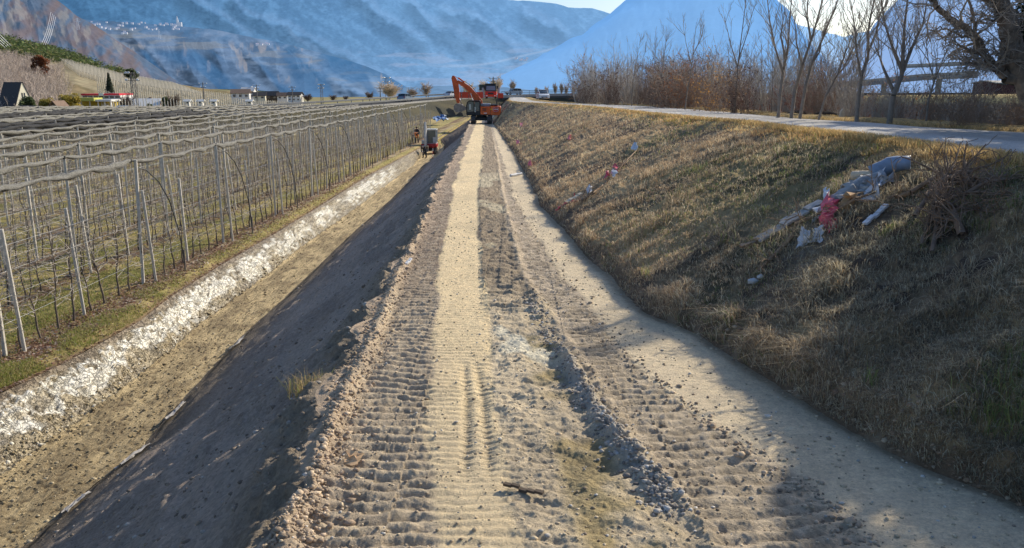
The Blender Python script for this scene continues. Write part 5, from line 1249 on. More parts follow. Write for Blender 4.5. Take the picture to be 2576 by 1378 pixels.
def viaduct(P, lab, th=.8, wd_=3.0, piers=True):
    Q = [wd(*p) for p in P]; r = empty('raised_road', Q[0], 0, lab, 'viaduct'); b = MB(); vs = []; fs = []
    def sec(z0, z1, y0, y1, mat, nm):
        b = MB(); vs = []; fs = []
        for q in Q:
            for y, z in ((y0, z0), (y1, z0), (y1, z1), (y0, z1)): vs.append(q - Q[0] + Vector((0, y, z)))
        for i in range(len(Q) - 1):
            for j in range(4): fs.append((i * 4 + j, i * 4 + (j + 1) % 4, (i + 1) * 4 + (j + 1) % 4, (i + 1) * 4 + j))
        fs += [(3, 2, 1, 0), tuple((len(Q) - 1) * 4 + j for j in range(4))]; b.add(vs, fs); b.build(nm, mat, r)
    sec(-th, 0, 0, wd_, M('shaded_concrete', (.26, .28, .31), .85), 'deck'); sec(.01, .4, -.05, .2, m_kerb, 'parapet')
    for i in range(0, (len(Q) - 1) if piers else 0):
        q = Q[i].lerp(Q[i + 1], .4) - Q[0]; b = MB(); b.box(q + Vector((0, wd_ / 2, -th - 4)), (.7, .8, 8)); b.build('pier', M('shaded_concrete', (.26, .28, .31), .85), r)
viaduct([(1990, 219, 175), (2060, 215, 170), (2180, 205, 162), (2320, 191, 155), (2460, 184, 150)], 'raised road with pale parapet climbing to the right behind the bare trees')
viaduct([(2280, 166, 190), (2420, 160, 185), (2560, 156, 180), (2760, 152, 178), (3000, 150, 176)], 'upper raised road with pale parapet behind the big tree', .45, 3.0, False)
a = wd(2520, 214, 120); house('low_shed', 2480, 2700, 205, 216, 120, M('dark_red_boards', (.10, .045, .045), .8), m_concg, 'long low dark reddish shed beyond the dike behind the big tree', 0, .3, 6, cat='shed', depth=6)
# ------------------------------------------------------------------ grass and other loose cover
def blades(name, P, h, wdt, lean, col, mat, seed=1, curl=1.0):
    rs = np.random.default_rng(seed); n = len(P); a = rs.uniform(0, 2 * pi, n); fx, fy = np.cos(a), np.sin(a)
    la = rs.uniform(0, 2 * pi, n); lm = np.abs(rs.normal(0, lean, n)) * h; lx = np.cos(la) * lm; ly = np.sin(la) * lm
    V = np.zeros((n, 5, 3)); hw = wdt / 2
    V[:, 0] = P + np.stack([-fx * hw, -fy * hw, 0 * hw - .01], 1); V[:, 1] = P + np.stack([fx * hw, fy * hw, 0 * hw - .01], 1)
    m = P + np.stack([lx * .35, ly * .35, h * .6], 1)
    V[:, 2] = m + np.stack([fx * hw * .8, fy * hw * .8, 0 * hw], 1); V[:, 3] = m - np.stack([fx * hw * .8, fy * hw * .8, 0 * hw], 1)
    V[:, 4] = P + np.stack([lx * (1 + curl * .3), ly * (1 + curl * .3), h * np.clip(1 - lm / h * .35, .35, 1)], 1)
    i = (np.arange(n) * 5)[:, None]; Fc = np.concatenate([i + np.array([[0, 1, 2]]), i + np.array([[0, 2, 3]]), i + np.array([[3, 2, 4]])], 0)
    C = np.repeat(col[:, None, :], 5, 1); C[:, :2] *= .6; C[:, 4] *= 1.15
    return link(name, np_mesh(name, V.reshape(-1, 3), Fc, C.reshape(-1, 3), False), mat)
gm_blade = leafy_mat('dry_grass_blade', .45)
def pick(rs, n, cols, w):
    c = np.array(cols)[rs.choice(len(cols), n, p=np.array(w) / sum(w))]; return c * rs.uniform(.7, 1.3, (n, 1))
# bank
rs = np.random.default_rng(3); n = 280000
Yb = 1 / rs.uniform(1 / 112, 1 / 5.0, n) ; keep = Yb > 0; ub = rs.uniform(.045, 1.0, n); hang = rs.random(n) < .07; ub[hang] = rs.uniform(.012, .07, hang.sum())
X, Z, _ = bankr_fn(ub, Yb); P = np.stack([X, Yb, Z], 1)
dens = .55 * fbm(X * 2.2, Yb * 2.2, 3, 401) + .45 * fbm(X * 7, Yb * 7, 2, 403); k = (dens + rs.uniform(-.14, .14, n)) > .45; P = P[k]; X, Yk, u_ = X[k], Yb[k], ub[k]; n = len(P)
h = rs.uniform(.03, .085, n) * (1 + 1.5 * sstep(.54, .66, fbm(X * 1.9, Yk * 1.9, 3, 402))) * (1 + .6 * sstep(20, 60, Yk))
C = pick(rs, n, [(.88, .68, .44), (.66, .49, .32), (.40, .30, .22), (.95, .79, .56), (.66, .43, .24)], [4, 4, 3.4, 2.6, 1.8]); C = C * (.62 + .7 * fbm(X * .8 + 9, Yk * .8, 3, 406))[:, None]; nr = (1 - sstep(11, 20, Yk)) * np.clip((X - 1.8) / 2, 0, 1) * (u_ < .93); C = C * (1 - nr[:, None] * np.array([.38, .30, .26]))  # nr paints the same near-right shade into the blades
g = sstep(.50, .64, fbm(X * .55, Yk * .45, 3, 105)) * (.35 + .5 * np.clip((X - 2) / 3, 0, 1)); gm = rs.random(n) < g * .30; C[gm] = pick(rs, gm.sum(), [(.20, .27, .07), (.28, .33, .09), (.14, .19, .08)], [2, 1, 1])
C = C * (1 + .35 * sstep(.8, 1, u_) * np.array([1, .9, .6])[:, None]).T if False else C
C[u_ > .86] = C[u_ > .86] * np.array([1.35, 1.15, .85])
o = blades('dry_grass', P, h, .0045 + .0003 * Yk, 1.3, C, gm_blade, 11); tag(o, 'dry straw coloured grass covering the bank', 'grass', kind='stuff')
# crest and verge
n = 60000; Yv = 1 / rs.uniform(1 / 130, 1 / 9.0, n); side = rs.random(n) < .45
Xa = np.where(side, c5(Yv) + rs.normal(0, .16, n) - .05, c6(Yv) + rs.uniform(.0, 1.9, n)); Zv = EYE - DR(Yv) + .01
C = pick(rs, n, [(.66, .46, .20), (.50, .34, .15), (.74, .56, .28), (.34, .34, .12)], [4, 3, 2, .6])
o = blades('verge_grass', np.stack([Xa, Yv, Zv], 1), rs.uniform(.03, .12, n), .006 + .0003 * Yv, .7, C, gm_blade, 12); tag(o, 'golden dry grass along both edges of the gravel road', 'grass', kind='stuff')
# orchard turf
n = 150000; Yo = 1 / rs.uniform(1 / 84, 1 / 13.0, n); left = -.66 * Yo - 2; Xo = left + (c0(Yo) - .1 - left) * rs.uniform(0, 1, n) ** .8
Xc = lambda a: a
uo = ((Xo + 115) / (c0(Yo) + 115)) ** (1 / .55); _, Zo, Co = orchard_fn(uo, Yo)
r = row_dist(Xo, Yo); under = np.abs(r - np.round(r)) * ROW_GAP < .4; k = (fbm(Xo * 1.4, Yo * 1.4, 3, 404) + rs.uniform(-.2, .2, n) > .42) & (~under | (rs.random(n) < .25)); P = np.stack([Xo, Yo, Zo], 1)[k]; n = len(P)
C = pick(rs, n, [(.26, .32, .07), (.36, .38, .10), (.50, .42, .18), (.18, .24, .06), (.60, .48, .26)], [3, 3, 3, 1.5, 2])
o = blades('orchard_grass', P, rs.uniform(.03, .10, n), .006 + .0003 * P[:, 1], .6, C, gm_blade, 13); tag(o, 'short green and yellow grass between the orchard rows', 'grass', kind='stuff')
# fallen leaves and prunings
n = 26000; Yl = 1 / rs.uniform(1 / 60, 1 / 12.0, n); kk = rs.choice([-.25, 0, 0, 0, 1, 2], n); q = ROW_A.x + (Yl - ROW_A.y) * ROWDIR.x / ROWDIR.y - kk * ROW_GAP + rs.normal(.15, .38, n); q = np.minimum(q, c0(Yl) - .02)
uo = (np.clip(q + 115, 1, None) / (c0(Yl) + 115)) ** (1 / .55); _, Zl, _ = orchard_fn(uo, Yl)
def flakes(name, P, s, C, mat, seed):
    r_ = np.random.default_rng(seed); n = len(P); a = r_.uniform(0, 2 * pi, n); t = r_.uniform(-.7, .7, (n, 2)); ex_ = np.stack([np.cos(a), np.sin(a), t[:, 0]], 1) * s[:, None]; ey = np.stack([-np.sin(a), np.cos(a), t[:, 1]], 1) * s[:, None] * .6
    V = np.stack([P - ex_ - ey, P + ex_ - ey * .6, P + ex_ + ey, P - ex_ * .7 + ey], 1).reshape(-1, 3); Fc = np.arange(n * 4).reshape(n, 4)
    return link(name, np_mesh(name, V, Fc, np.repeat(C, 4, 0), False), mat)
C = pick(rs, n, [(.30, .17, .11), (.20, .12, .08), (.48, .36, .28), (.60, .52, .46)], [4, 3, 2, 1.4])
o = flakes('fallen_leaves', np.stack([q, Yl, Zl + .015], 1), rs.uniform(.012, .032, n) * (1 + Yl / 60), C, gm_blade, 5); tag(o, 'fallen brown leaves and prunings under the orchard rows', 'leaves', kind='stuff')
# clods and stones
def stones(name, P, s, C, mat, seed):
    r_ = np.random.default_rng(seed); n = len(P)
    base = np.array([(0, 0, 1), (.9, 0, .3), (.28, .85, .3), (-.72, .53, .3), (-.72, -.53, .3), (.28, -.85, .3), (.5, .5, -.5), (-.5, .5, -.5), (-.5, -.6, -.5), (.6, -.4, -.5)], float)
    Fb = np.array([(0, 1, 2), (0, 2, 3), (0, 3, 4), (0, 4, 5), (0, 5, 1), (1, 6, 2), (2, 6, 7), (2, 7, 3), (3, 7, 4), (4, 7, 8), (4, 8, 5), (5, 8, 9), (5, 9, 1), (1, 9, 6)])
    V = base[None] * (1 + r_.uniform(-.28, .28, (n, 10, 1))); a = r_.uniform(0, 2 * pi, n); c_, s_ = np.cos(a)[:, None], np.sin(a)[:, None]
    sx = s[:, None] * r_.uniform(.7, 1.4, (n, 1)); sz = s[:, None] * r_.uniform(.45, .9, (n, 1))
    x = (V[..., 0] * c_ - V[..., 1] * s_) * sx; y = (V[..., 0] * s_ + V[..., 1] * c_) * s[:, None]; z = V[..., 2] * sz
    W_ = np.stack([x + P[:, None, 0], y + P[:, None, 1], z + P[:, None, 2]], -1).reshape(-1, 3)
    Fc = (Fb[None] + (np.arange(n) * 10)[:, None, None]).reshape(-1, 3)
    return link(name, np_mesh(name, W_, Fc, np.repeat(C, 10, 0), True), mat)
gm_stone = ground_mat('clods_and_stones', 20, 90, .25, .6, .01)
Ps, Ss, Cs = [], [], []
def track_pts(X, Y, s, cols, w):
    k = (X > c3(Y) + .02) & (X < c4(Y) + .1); X, Y, s = X[k], Y[k], s[k]; Z = bench_z(Y) + track_h(X, Y) + s * .25
    Ps.append(np.stack([X, Y, Z], 1)); Ss.append(s); Cs.append(pick(rs, len(X), cols, w))
n = 2600; Yt = 1 / rs.uniform(1 / 26, 1 / 4.5, n); track_pts(lerp(c3(Yt), c4(Yt), rs.random(n)), Yt, np.abs(rs.normal(0, .007, n)) + .004 + Yt * .0003, [(.60, .49, .34), (.46, .37, .26), (.62, .58, .52), (.30, .24, .18)], [4, 3, 1.5, 1])
n = 1300; Yt = 1 / rs.uniform(1 / 12, 1 / 5.2, n); track_pts(rdg(Yt) + rs.normal(0, .08, n), Yt, np.abs(rs.normal(0, .012, n)) + .006, [(.40, .37, .33), (.28, .25, .22), (.55, .54, .52)], [3, 3, 1])
n = 1400; Yt = 1 / rs.uniform(1 / 40, 1 / 4.5, n); track_pts(c3(Yt) + np.abs(rs.normal(0, .2, n)), Yt, np.abs(rs.normal(0, .010, n)) + .005, [(.52, .40, .29), (.38, .29, .21), (.60, .48, .35)], [3, 3, 1])
n = 1700; Yt = 1 / rs.uniform(1 / 30, 1 / 4.8, n); track_pts(np.concatenate([b_l0(Yt[:1200]), b_r1(Yt[1200:])]) + rs.normal(0, .09, n), Yt, np.abs(rs.normal(0, .012, n)) + .006, [(.58, .46, .33), (.42, .33, .24)], [1, 1])
def on_strip(fn, U, Y): X, Z, _ = fn(U, Y); return np.stack([X, Y, Z], 1)
n = 1500; Yt = 1 / rs.uniform(1 / 60, 1 / 6.0, n); Ps.append(on_strip(slope_fn, 1 - rs.random(n) ** 1.3, Yt)); Ss.append(np.abs(rs.normal(0, .016, n)) + .006 + Yt * .0004); Cs.append(pick(rs, n, [(.30, .24, .18), (.22, .18, .14), (.42, .38, .33)], [3, 3, 1.3]))
n = 2500; Yt = 1 / rs.uniform(1 / 60, 1 / 10.0, n); Ps.append(on_strip(floor_fn, rs.random(n) ** 1.5, Yt)); Ss.append(np.abs(rs.normal(0, .018, n)) + .008); Cs.append(pick(rs, n, [(.34, .27, .16), (.22, .18, .11), (.50, .42, .28)], [3, 2, 1]))
n = 1500; Yt = 1 / rs.uniform(1 / 40, 1 / 10.0, n); Ps.append(on_strip(bank_fn, rs.uniform(.7, 1, n), Yt)); Ss.append(np.abs(rs.normal(0, .02, n)) + .01); Cs.append(pick(rs, n, [(.42, .35, .22), (.28, .22, .13), (.75, .70, .58)], [3, 2, 1.5]))
n = 1500; Yt = 1 / rs.uniform(1 / 40, 1 / 5.0, n); Ps.append(on_strip(bankr_fn, rs.uniform(.01, .09, n), Yt)); Ss.append(np.abs(rs.normal(0, .012, n)) + .006); Cs.append(pick(rs, n, [(.30, .20, .13), (.40, .31, .22)], [3, 2]))
P = np.concatenate(Ps); o = stones('clods', P, np.concatenate(Ss), np.concatenate(Cs), gm_stone, 6); tag(o, 'loose clods and small stones scattered over the earthworks', 'clods', kind='stuff')

# ------------------------------------------------------------------ bare bushes and trees
def nrm(v): return v / max(1e-9, np.linalg.norm(v))
def grow(out, p, d, L, r, lev, rs, nseg=4, kids=3, up=.12, spread=.55, wob=.12, lenk=.55, taper=.8, rmin=.004, start=.25):
    q = p.copy(); rr = r
    for i in range(nseg):
        d = nrm(d + rs.normal(0, wob, 3) + np.array([0, 0, up])); e = q + d * L / nseg; r2 = max(rmin, rr * taper); out.append([*q, *e, rr, r2])
        if lev > 0 and (i + 1) / nseg > start:
            for _ in range(kids):
                if rs.random() < .8:
                    a = rs.normal(0, 1, 3); a = nrm(a - d * a.dot(d)); dd = nrm(d + a * spread * rs.uniform(.6, 1.4))
                    grow(out, q + (e - q) * rs.random(), dd, L * lenk * rs.uniform(.6, 1.2) * (1 - .35 * i / nseg), max(rmin, r2 * .55), lev - 1, rs, max(2, nseg - 1), kids, up, spread, wob, lenk, taper, rmin, start)
        q = e; rr = r2
def bush_mesh(seed, kind):
    rs = np.random.default_rng(seed); out = []
    ns = {'grey': 26, 'brown': 24, 'low': 22}[kind]
    for i in range(ns):
        a = rs.uniform(0, 2 * pi); l = rs.uniform(.0, .42); p = np.array([rs.normal(0, .42), rs.normal(0, .42), -.1]); d = nrm(np.array([cos(a) * l, sin(a) * l, 1.0]))
        H = {'grey': rs.uniform(1.6, 3.4), 'brown': rs.uniform(1.2, 2.6), 'low': rs.uniform(.7, 1.5)}[kind]
        grow(out, p, d, H, {'grey': .018, 'brown': .016, 'low': .011}[kind], 2, rs, 4, 2, .06 if kind == 'grey' else .0, .5 if kind == 'grey' else .8, .13, .42, .78, .0055, .2)
    S = np.array(out); tips = S[:, 3:6][S[:, 7] < .008]
    return S, tips
m_tg = M('grey_twig', (.46, .42, .37), .6, var=.3, scale=3, spec=.5); m_tb = M('brown_twig', (.30, .215, .16), .7, var=.35, scale=3); m_tr_ = M('reddish_twig', (.30, .14, .10), .7, var=.35, scale=3)
m_leaf_r = leafy_mat('rusty_dead_leaf', .5, (.42, .17, .06)); m_leaf_b = leafy_mat('dark_seed_cluster', .3, (.10, .05, .04)); m_leaf_o = leafy_mat('golden_dead_leaf', .5, (.62, .34, .10))
BK = {}
for kind, mat, seeds in (('grey', m_tg, 4), ('brown', m_tb, 4), ('low', m_tr_, 3)):
    for i in range(seeds):
        S, tips = bush_mesh(500 + i + len(kind) * 31, kind); BK[(kind, i)] = [seg_mesh('bush_twigs', S, 3), tips, mat]; BK[(kind, i)][0].materials.append(mat)
LEAF = {}
def leaf_mesh(key, nl, mat, s=.035, seed=1):
    kk = (key, mat.name, nl)
    if kk not in LEAF:
        rs = np.random.default_rng(seed); T = BK[key][1]; P = T[rs.integers(0, len(T), nl)] + rs.normal(0, .04, (nl, 3)); o = flakes('tmp', P, rs.uniform(s * .5, s * 1.3, nl), np.ones((nl, 3)), mat, seed); LEAF[kk] = o.data; bpy.data.objects.remove(o)
    return LEAF[kk]
def bush(p, kind, i, hs, label, group, leaf=None, nl=900, tilt=0.0):
    me = BK[(kind, i)][0]; r = empty('bush', p, RNG.uniform(0, 6.28), label, 'bush', group); r.scale = (hs * .9, hs * .9, hs)
    link('twigs', me, None, r)
    if leaf is not None: link('dead_leaves', leaf_mesh((kind, i), nl, leaf, seed=i + 3), None, r)
    return r
GB = 'bare bushes in the hedge behind the gravel road'
def verge_pt(Y, off): return Vector((float(c6(Y)) + off, Y, EYE - float(DR(Y)) - max(0, (off - 1.5) * .28) - .05))
LG, LB, LR, LW = ('grey leafless bush of fine upright twigs in the hedge behind the gravel road', 'brown leafless bush in the hedge behind the gravel road', 'low reddish bush at the foot of the hedge behind the gravel road', 'bush with rusty dead leaves in the hedge behind the gravel road')
Yq = 13.0; i = 0
while Yq < 128:
    for off in (2.0, 3.4, 5.0):
        if RNG.random() < .14: continue
        sc = RNG.uniform(.68, 1.08) * (1.0 if Yq > 30 else .62) * (1 + .012 * max(0, Yq - 40)) * (1.15 if off > 3 else .95); z = RNG.random(); p = verge_pt(Yq + RNG.normal(0, .4), off - .35 + RNG.normal(0, .3))
        if proj(p)[0] < 1474: continue
        if Yq < 27 and off < 3: sc *= .7
        if z < .50: bush(p, 'grey' if Yq > 24 else 'brown', i % 4, sc, LG if Yq > 24 else LB, GB + (', grey ones' if Yq > 24 else ', brown ones'))
        elif z < .80: bush(p, 'brown', i % 4, sc * 1.15, LB, GB + ', brown ones')
        elif z < .90: bush(p, 'brown', i % 4, sc * 1.25, LW, GB + ', rusty leaved', m_leaf_r, 500)
        else: bush(p, 'low', i % 3, sc * 1.2, LR, GB + ', low reddish')
        i += 1
    Yq += 1.3 + Yq * .022
def bush_px(px, Yd, hpx_top, kind, i, label, leaf, nl, off=2.2):
    p = verge_pt(Yd, off); a = proj(p); x = px; w_ = wd(px, 250, Yd); p.x = w_.x; top = wd(px, hpx_top, Yd).z; hs = (top - p.z) / (2.5 if kind == 'brown' else 3.2); return bush(p, kind, i, hs, label, None, leaf, nl)
bush_px(1478, 82, 178, 'brown', 0, 'dark bush with blackish seed heads at the left end of the hedge by the overpass', m_leaf_b, 900)
bush_px(1545, 70, 168, 'brown', 1, 'tangled bush with dark creeper heads, second from the left end of the hedge', m_leaf_b, 800)
bush_px(1672, 52, 150, 'brown', 2, 'russet bush overgrown with dark creeper left of the golden creeper column', m_leaf_b, 1100)
bush_px(1700, 50, 158, 'brown', 3, 'rust brown leafy bush just right of the dark creeper bush', m_leaf_r, 1000)
bush_px(1790, 40, 152, 'brown', 0, 'column of golden creeper leaves leaning over in the middle of the hedge', m_leaf_o, 900)
bush_px(1860, 36, 148, 'brown', 2, 'brown bush with dark seed clusters right of the golden creeper column', m_leaf_b, 600)
bush_px(2440, 19.5, 205, 'brown', 1, 'low bush with a few orange leaves under the big tree limb', m_leaf_o, 160)
bush_px(2360, 21.5, 262, 'low', 1, 'small twiggy bush with golden leaves left of the big tree', m_leaf_o, 130)
bush_px(2540, 18.5, 230, 'brown', 3, 'thin bush with orange leaves beside the big tree trunk', m_leaf_o, 120)
# slender young trees
def young_tree(name, stems, Yd, label, H0=None, dense=1.0, seed=1, r0=.07, mat=None):
    """stems: polylines of photo positions, base first"""
    rs = np.random.default_rng(seed); base = wd(*stems[0][0], Yd); gzr = verge_pt(Yd, 2.5).z; root = empty('young_tree', Vector((base.x, Yd, gzr)), 0, label, 'tree')
    T, B = [], []
    for st in stems:
        pts = [np.array(wd(x, y, Yd + RNG.normal(0, .12) * (j > 0))) - np.array(root.location) for j, (x, y) in enumerate(st)]
        if st is stems[0]: pts[0][2] = -.2
        n = len(pts) - 1; r = .68 * r0 * (1 if st is stems[0] else .62)
        for j in range(n):
            sub = 3
            for s_ in range(sub):
                a = pts[j] + (pts[j + 1] - pts[j]) * s_ / sub; b = pts[j] + (pts[j + 1] - pts[j]) * (s_ + 1) / sub; k0 = 1 - .8 * (j + s_ / sub) / n; k1 = 1 - .8 * (j + (s_ + 1) / sub) / n
                T.append([*a, *b, r * k0, r * k1]); fr = (j + s_ / sub) / n
                if fr > .22:
                    for _ in range(int(rs.poisson(1.7 * dense))):
                        d = nrm(b - a); q = rs.normal(0, 1, 3); q = nrm(q - d * q.dot(d)); grow(B, a + (b - a) * rs.random(), nrm(d * .9 + q * rs.uniform(.35, .7)), rs.uniform(.5, 1.5) * (1.2 - .5 * fr), .016 * (1.2 - fr * .6), 1, rs, 5, 2, .08, .45, .10, .45, .8, .0045, .2)
    link('trunk', seg_mesh('young_trunk', T, 7), mat or m_tgb, root); link('branches', seg_mesh('young_branches', B, 3), m_tgb2, root); return root
m_tgb = M('young_bark', (.24, .20, .165), .75, var=.3, scale=6); m_tgb2 = M('young_twigs', (.36, .31, .26), .6, var=.25, scale=4, spec=.5)
young_tree('', [[(1722, 262), (1728, 235), (1738, 180), (1745, 120), (1752, 55)], [(1740, 165), (1726, 110), (1718, 60)], [(1742, 140), (1762, 100), (1772, 62)]], 45, 'slender bare sapling rising left of the golden creeper column', seed=1, r0=.06)
young_tree('', [[(1655, 262), (1660, 220), (1668, 160), (1678, 85)], [(1663, 190), (1650, 150), (1645, 105)]], 52, 'thin bare sapling above the dark creeper bush', seed=2, r0=.05)
young_tree('', [[(1588, 262), (1592, 210), (1600, 160), (1612, 92)], [(1596, 190), (1612, 160), (1625, 128)]], 60, 'thin pale sapling near the left end of the hedge', seed=3, r0=.05)
young_tree('', [[(1848, 276), (1852, 225), (1858, 150), (1868, 70), (1880, -30)], [(1856, 170), (1838, 110), (1822, 40)], [(1858, 150), (1878, 90), (1896, 20)]], 36, 'tall slim bare tree with upswept branches left of the forked trees', seed=4, r0=.07, dense=1.3)
young_tree('', [[(1958, 288), (1962, 240), (1970, 180), (1982, 120), (1986, 60), (1994, -40)], [(1970, 185), (1950, 120), (1936, 50), (1928, -20)], [(1976, 150), (1964, 90), (1975, 20)]], 28, 'straight bare tree, leftmost of the group of large bare trees', seed=5, r0=.10, dense=1.3)
young_tree('', [[(1988, 290), (2000, 225), (2020, 160), (2044, 90), (2064, 20), (2080, -50)], [(2018, 165), (2004, 110), (1998, 40)], [(2040, 100), (2030, 40), (2034, -20)]], 27, 'bare tree leaning right, second of the group of large bare trees', seed=6, r0=.10, dense=1.3)
young_tree('', [[(2008, 292), (2028, 210), (2040, 165), (2068, 100), (2090, 45), (2120, -30)], [(2040, 165), (2062, 130), (2074, 60)]], 26.5, 'strongly leaning bare tree crossing behind the second large bare tree', seed=7, r0=.09, dense=1.2)
young_tree('', [[(2050, 292), (2078, 240), (2108, 185), (2128, 130), (2146, 80)], [(2108, 185), (2122, 172), (2150, 110)]], 25.5, 'low slanting bare tree below the bright notch in the mountains', seed=8, r0=.06, dense=1.4)
young_tree('', [[(2156, 296), (2160, 240), (2168, 190), (2184, 140), (2184, 80), (2192, 30), (2205, -30)], [(2166, 195), (2155, 130), (2150, 70), (2142, 10)], [(2184, 130), (2205, 80), (2214, 30)]], 24, 'bare tree with two tall stems standing in front of the mountain notch', seed=9, r0=.10, dense=1.4)
young_tree('', [[(2236, 300), (2248, 240), (2268, 190), (2272, 130), (2276, 60), (2288, -40)], [(2270, 180), (2294, 120), (2322, 60), (2336, -20)], [(2270, 180), (2246, 120), (2226, 60), (2216, -10)], [(2250, 235), (2222, 170), (2205, 120)]], 22.5, 'broad forked bare tree with wide branches left of the big tree', seed=10, r0=.13, dense=1.5)
young_tree('', [[(2330, 305), (2336, 250), (2352, 200), (2376, 140), (2400, 80)], [(2350, 200), (2335, 150), (2328, 90)]], 22, 'small bare tree between the broad forked tree and the big tree', seed=11, r0=.05, dense=1.4)
rs0 = random.Random(9)
for i in range(14):   # thin rods of the thicket standing above the bushes
    px = 1500 + i * 34 + rs0.uniform(-10, 10); Yd = 74 - i * 3.0; tp = rs0.uniform(95, 150); x2 = px + rs0.uniform(-12, 16)
    young_tree('', [[(px, 265), (px + 2, 220), (x2, tp)]], Yd, 'thin bare rod-like sapling standing up out of the hedge bushes', seed=30 + i, r0=.035, dense=.8)
for o in list(COL.objects):
    if o.name.startswith('young_tree') and str(o.get('label', '')).startswith('thin bare rod'): o['group'] = 'rod-like saplings in the hedge'

# the big old tree at the right
YT = 17.0; bt = empty('big_tree', verge_pt(YT, 0.6), 0, 'big old tree with thick rugged trunk and drooping limbs at the right edge', 'tree')
bt.location.x = wd(2640, 335, YT).x; BL = np.array(bt.location)
def P_(x, y, dy=0.0): return np.array(wd(x, y, YT + dy)) - BL
TR, LM, TW = [], [], []; rs = np.random.default_rng(77)
def limb(dst, pts, r0, r1, tw=1.0, L=1.0, lv=2, sub=4, wob=.02):
    n = len(pts) - 1; prev = pts[0]
    for j in range(n):
        for s_ in range(sub):
            t1 = (s_ + 1) / sub; b = pts[j] + (pts[j + 1] - pts[j]) * t1 + (rs.normal(0, wob, 3) if not (j == n - 1 and s_ == sub - 1) else 0); f0 = (j + s_ / sub) / n; f1 = (j + t1) / n
            dst.append([*prev, *b, r0 + (r1 - r0) * f0, r0 + (r1 - r0) * f1])
            for _ in range(int(rs.poisson(tw * .45))):
                if f0 > .12:
                    d = nrm(b - prev); q = rs.normal(0, 1, 3); q = nrm(q - d * q.dot(d)); rb = min(.03, (r0 + (r1 - r0) * f0) * .45)
                    grow(TW, prev + (b - prev) * rs.random(), nrm(d * .55 + q), rs.uniform(.5, 1.3) * L, rb, lv, rs, 4, 2, .02, .8, .28, .55, .78, .005, .2)
            prev = b
trunk = [P_(2655, 350), P_(2640, 300), P_(2600, 235), P_(2570, 180), P_(2548, 125), P_(2540, 85), P_(2530, 40), P_(2512, -10), P_(2500, -60)]
limb(TR, trunk, .30, .13, .0, 1, 1, 4, .012)
limb(LM, [P_(2600, 205), P_(2530, 192), P_(2505, 170), P_(2492, 160), P_(2476, 130), P_(2450, 88), P_(2395, 50), P_(2358, 20), P_(2342, -10), P_(2320, -70, -.5)], .12, .04, 1.6)
limb(LM, [P_(2500, 168), P_(2470, 163), P_(2440, 160), P_(2415, 158)], .05, .015, 1.0, .6)
limb(LM, [P_(2482, 145), P_(2460, 132), P_(2440, 126), P_(2420, 118), P_(2400, 108)], .05, .015, 1.4, .6)
limb(LM, [P_(2575, 166), P_(2545, 160), P_(2518, 160)], .05, .015, 1.0, .6)
limb(LM, [P_(2532, 55), P_(2505, 52), P_(2475, 48)], .04, .015, 1.4, .6)
limb(LM, [P_(2520, 18), P_(2480, 2), P_(2450, -8), P_(2400, -30)], .07, .02, 1.8, .9)
limb(LM, [P_(2450, 88), P_(2420, 95), P_(2380, 70), P_(2340, 75)], .03, .01, 1.5, .8)
limb(LM, [P_(2475, 130), P_(2450, 60), P_(2440, 10), P_(2410, -60)], .05, .015, 1.6, .9)
limb(LM, [P_(2600, 235), P_(2680, 160), P_(2760, 60), P_(2800, 0)], .16, .04, 1.8, 1.4); limb(LM, [P_(2570, 180), P_(2620, 60), P_(2660, -60, 1)], .14, .04, 1.8, 1.0)
limb(LM, [P_(2512, -10), P_(2470, -50, .3), P_(2430, -90, .6)], .08, .02, 2.0, .8); limb(LM, [P_(2500, -60), P_(2530, -110), P_(2550, -150)], .08, .02, 2.0, .8)
limb(LM, [P_(2640, 280), P_(2740, 230, -1), P_(2860, 160, -2), P_(2960, 60, -2)], .12, .03, 2.2, 1.4); limb(LM, [P_(2500, -60), P_(2480, -110), P_(2450, -150)], .07, .02, 2.0, .8)
m_obark = M('rugged_bark', (.24, .185, .14), .9, var=.5, scale=7, bump=1.0)
def rough_trunk(segs, k=16):
    # one swept tube with knobbly radius
    pts = [np.array(segs[0][:3])] + [np.array(s[3:6]) for s in segs]; rr = [segs[0][6]] + [s[7] for s in segs]; b = MB(); b.tube([Vector(p) for p in pts], rr, k, True)
    b.v = [tuple(np.array(v) + .05 * (vnoise(np.array([v[0] * 5 + v[1] * 4]), np.array([v[2] * 5]), 8)[0] - .5)) for v in b.v]; return b
root_flare = [[*(trunk[0] + np.array([0, 0, -.4])), *trunk[0], .46, .34]]
rough_trunk(root_flare + TR).build('trunk', m_obark, bt, True)
link('limbs', seg_mesh('tree_limbs', LM, 8), m_obark, bt); link('twigs', seg_mesh('tree_twigs', TW, 3), M('old_twigs', (.40, .34, .28), .7, var=.3, scale=3), bt)
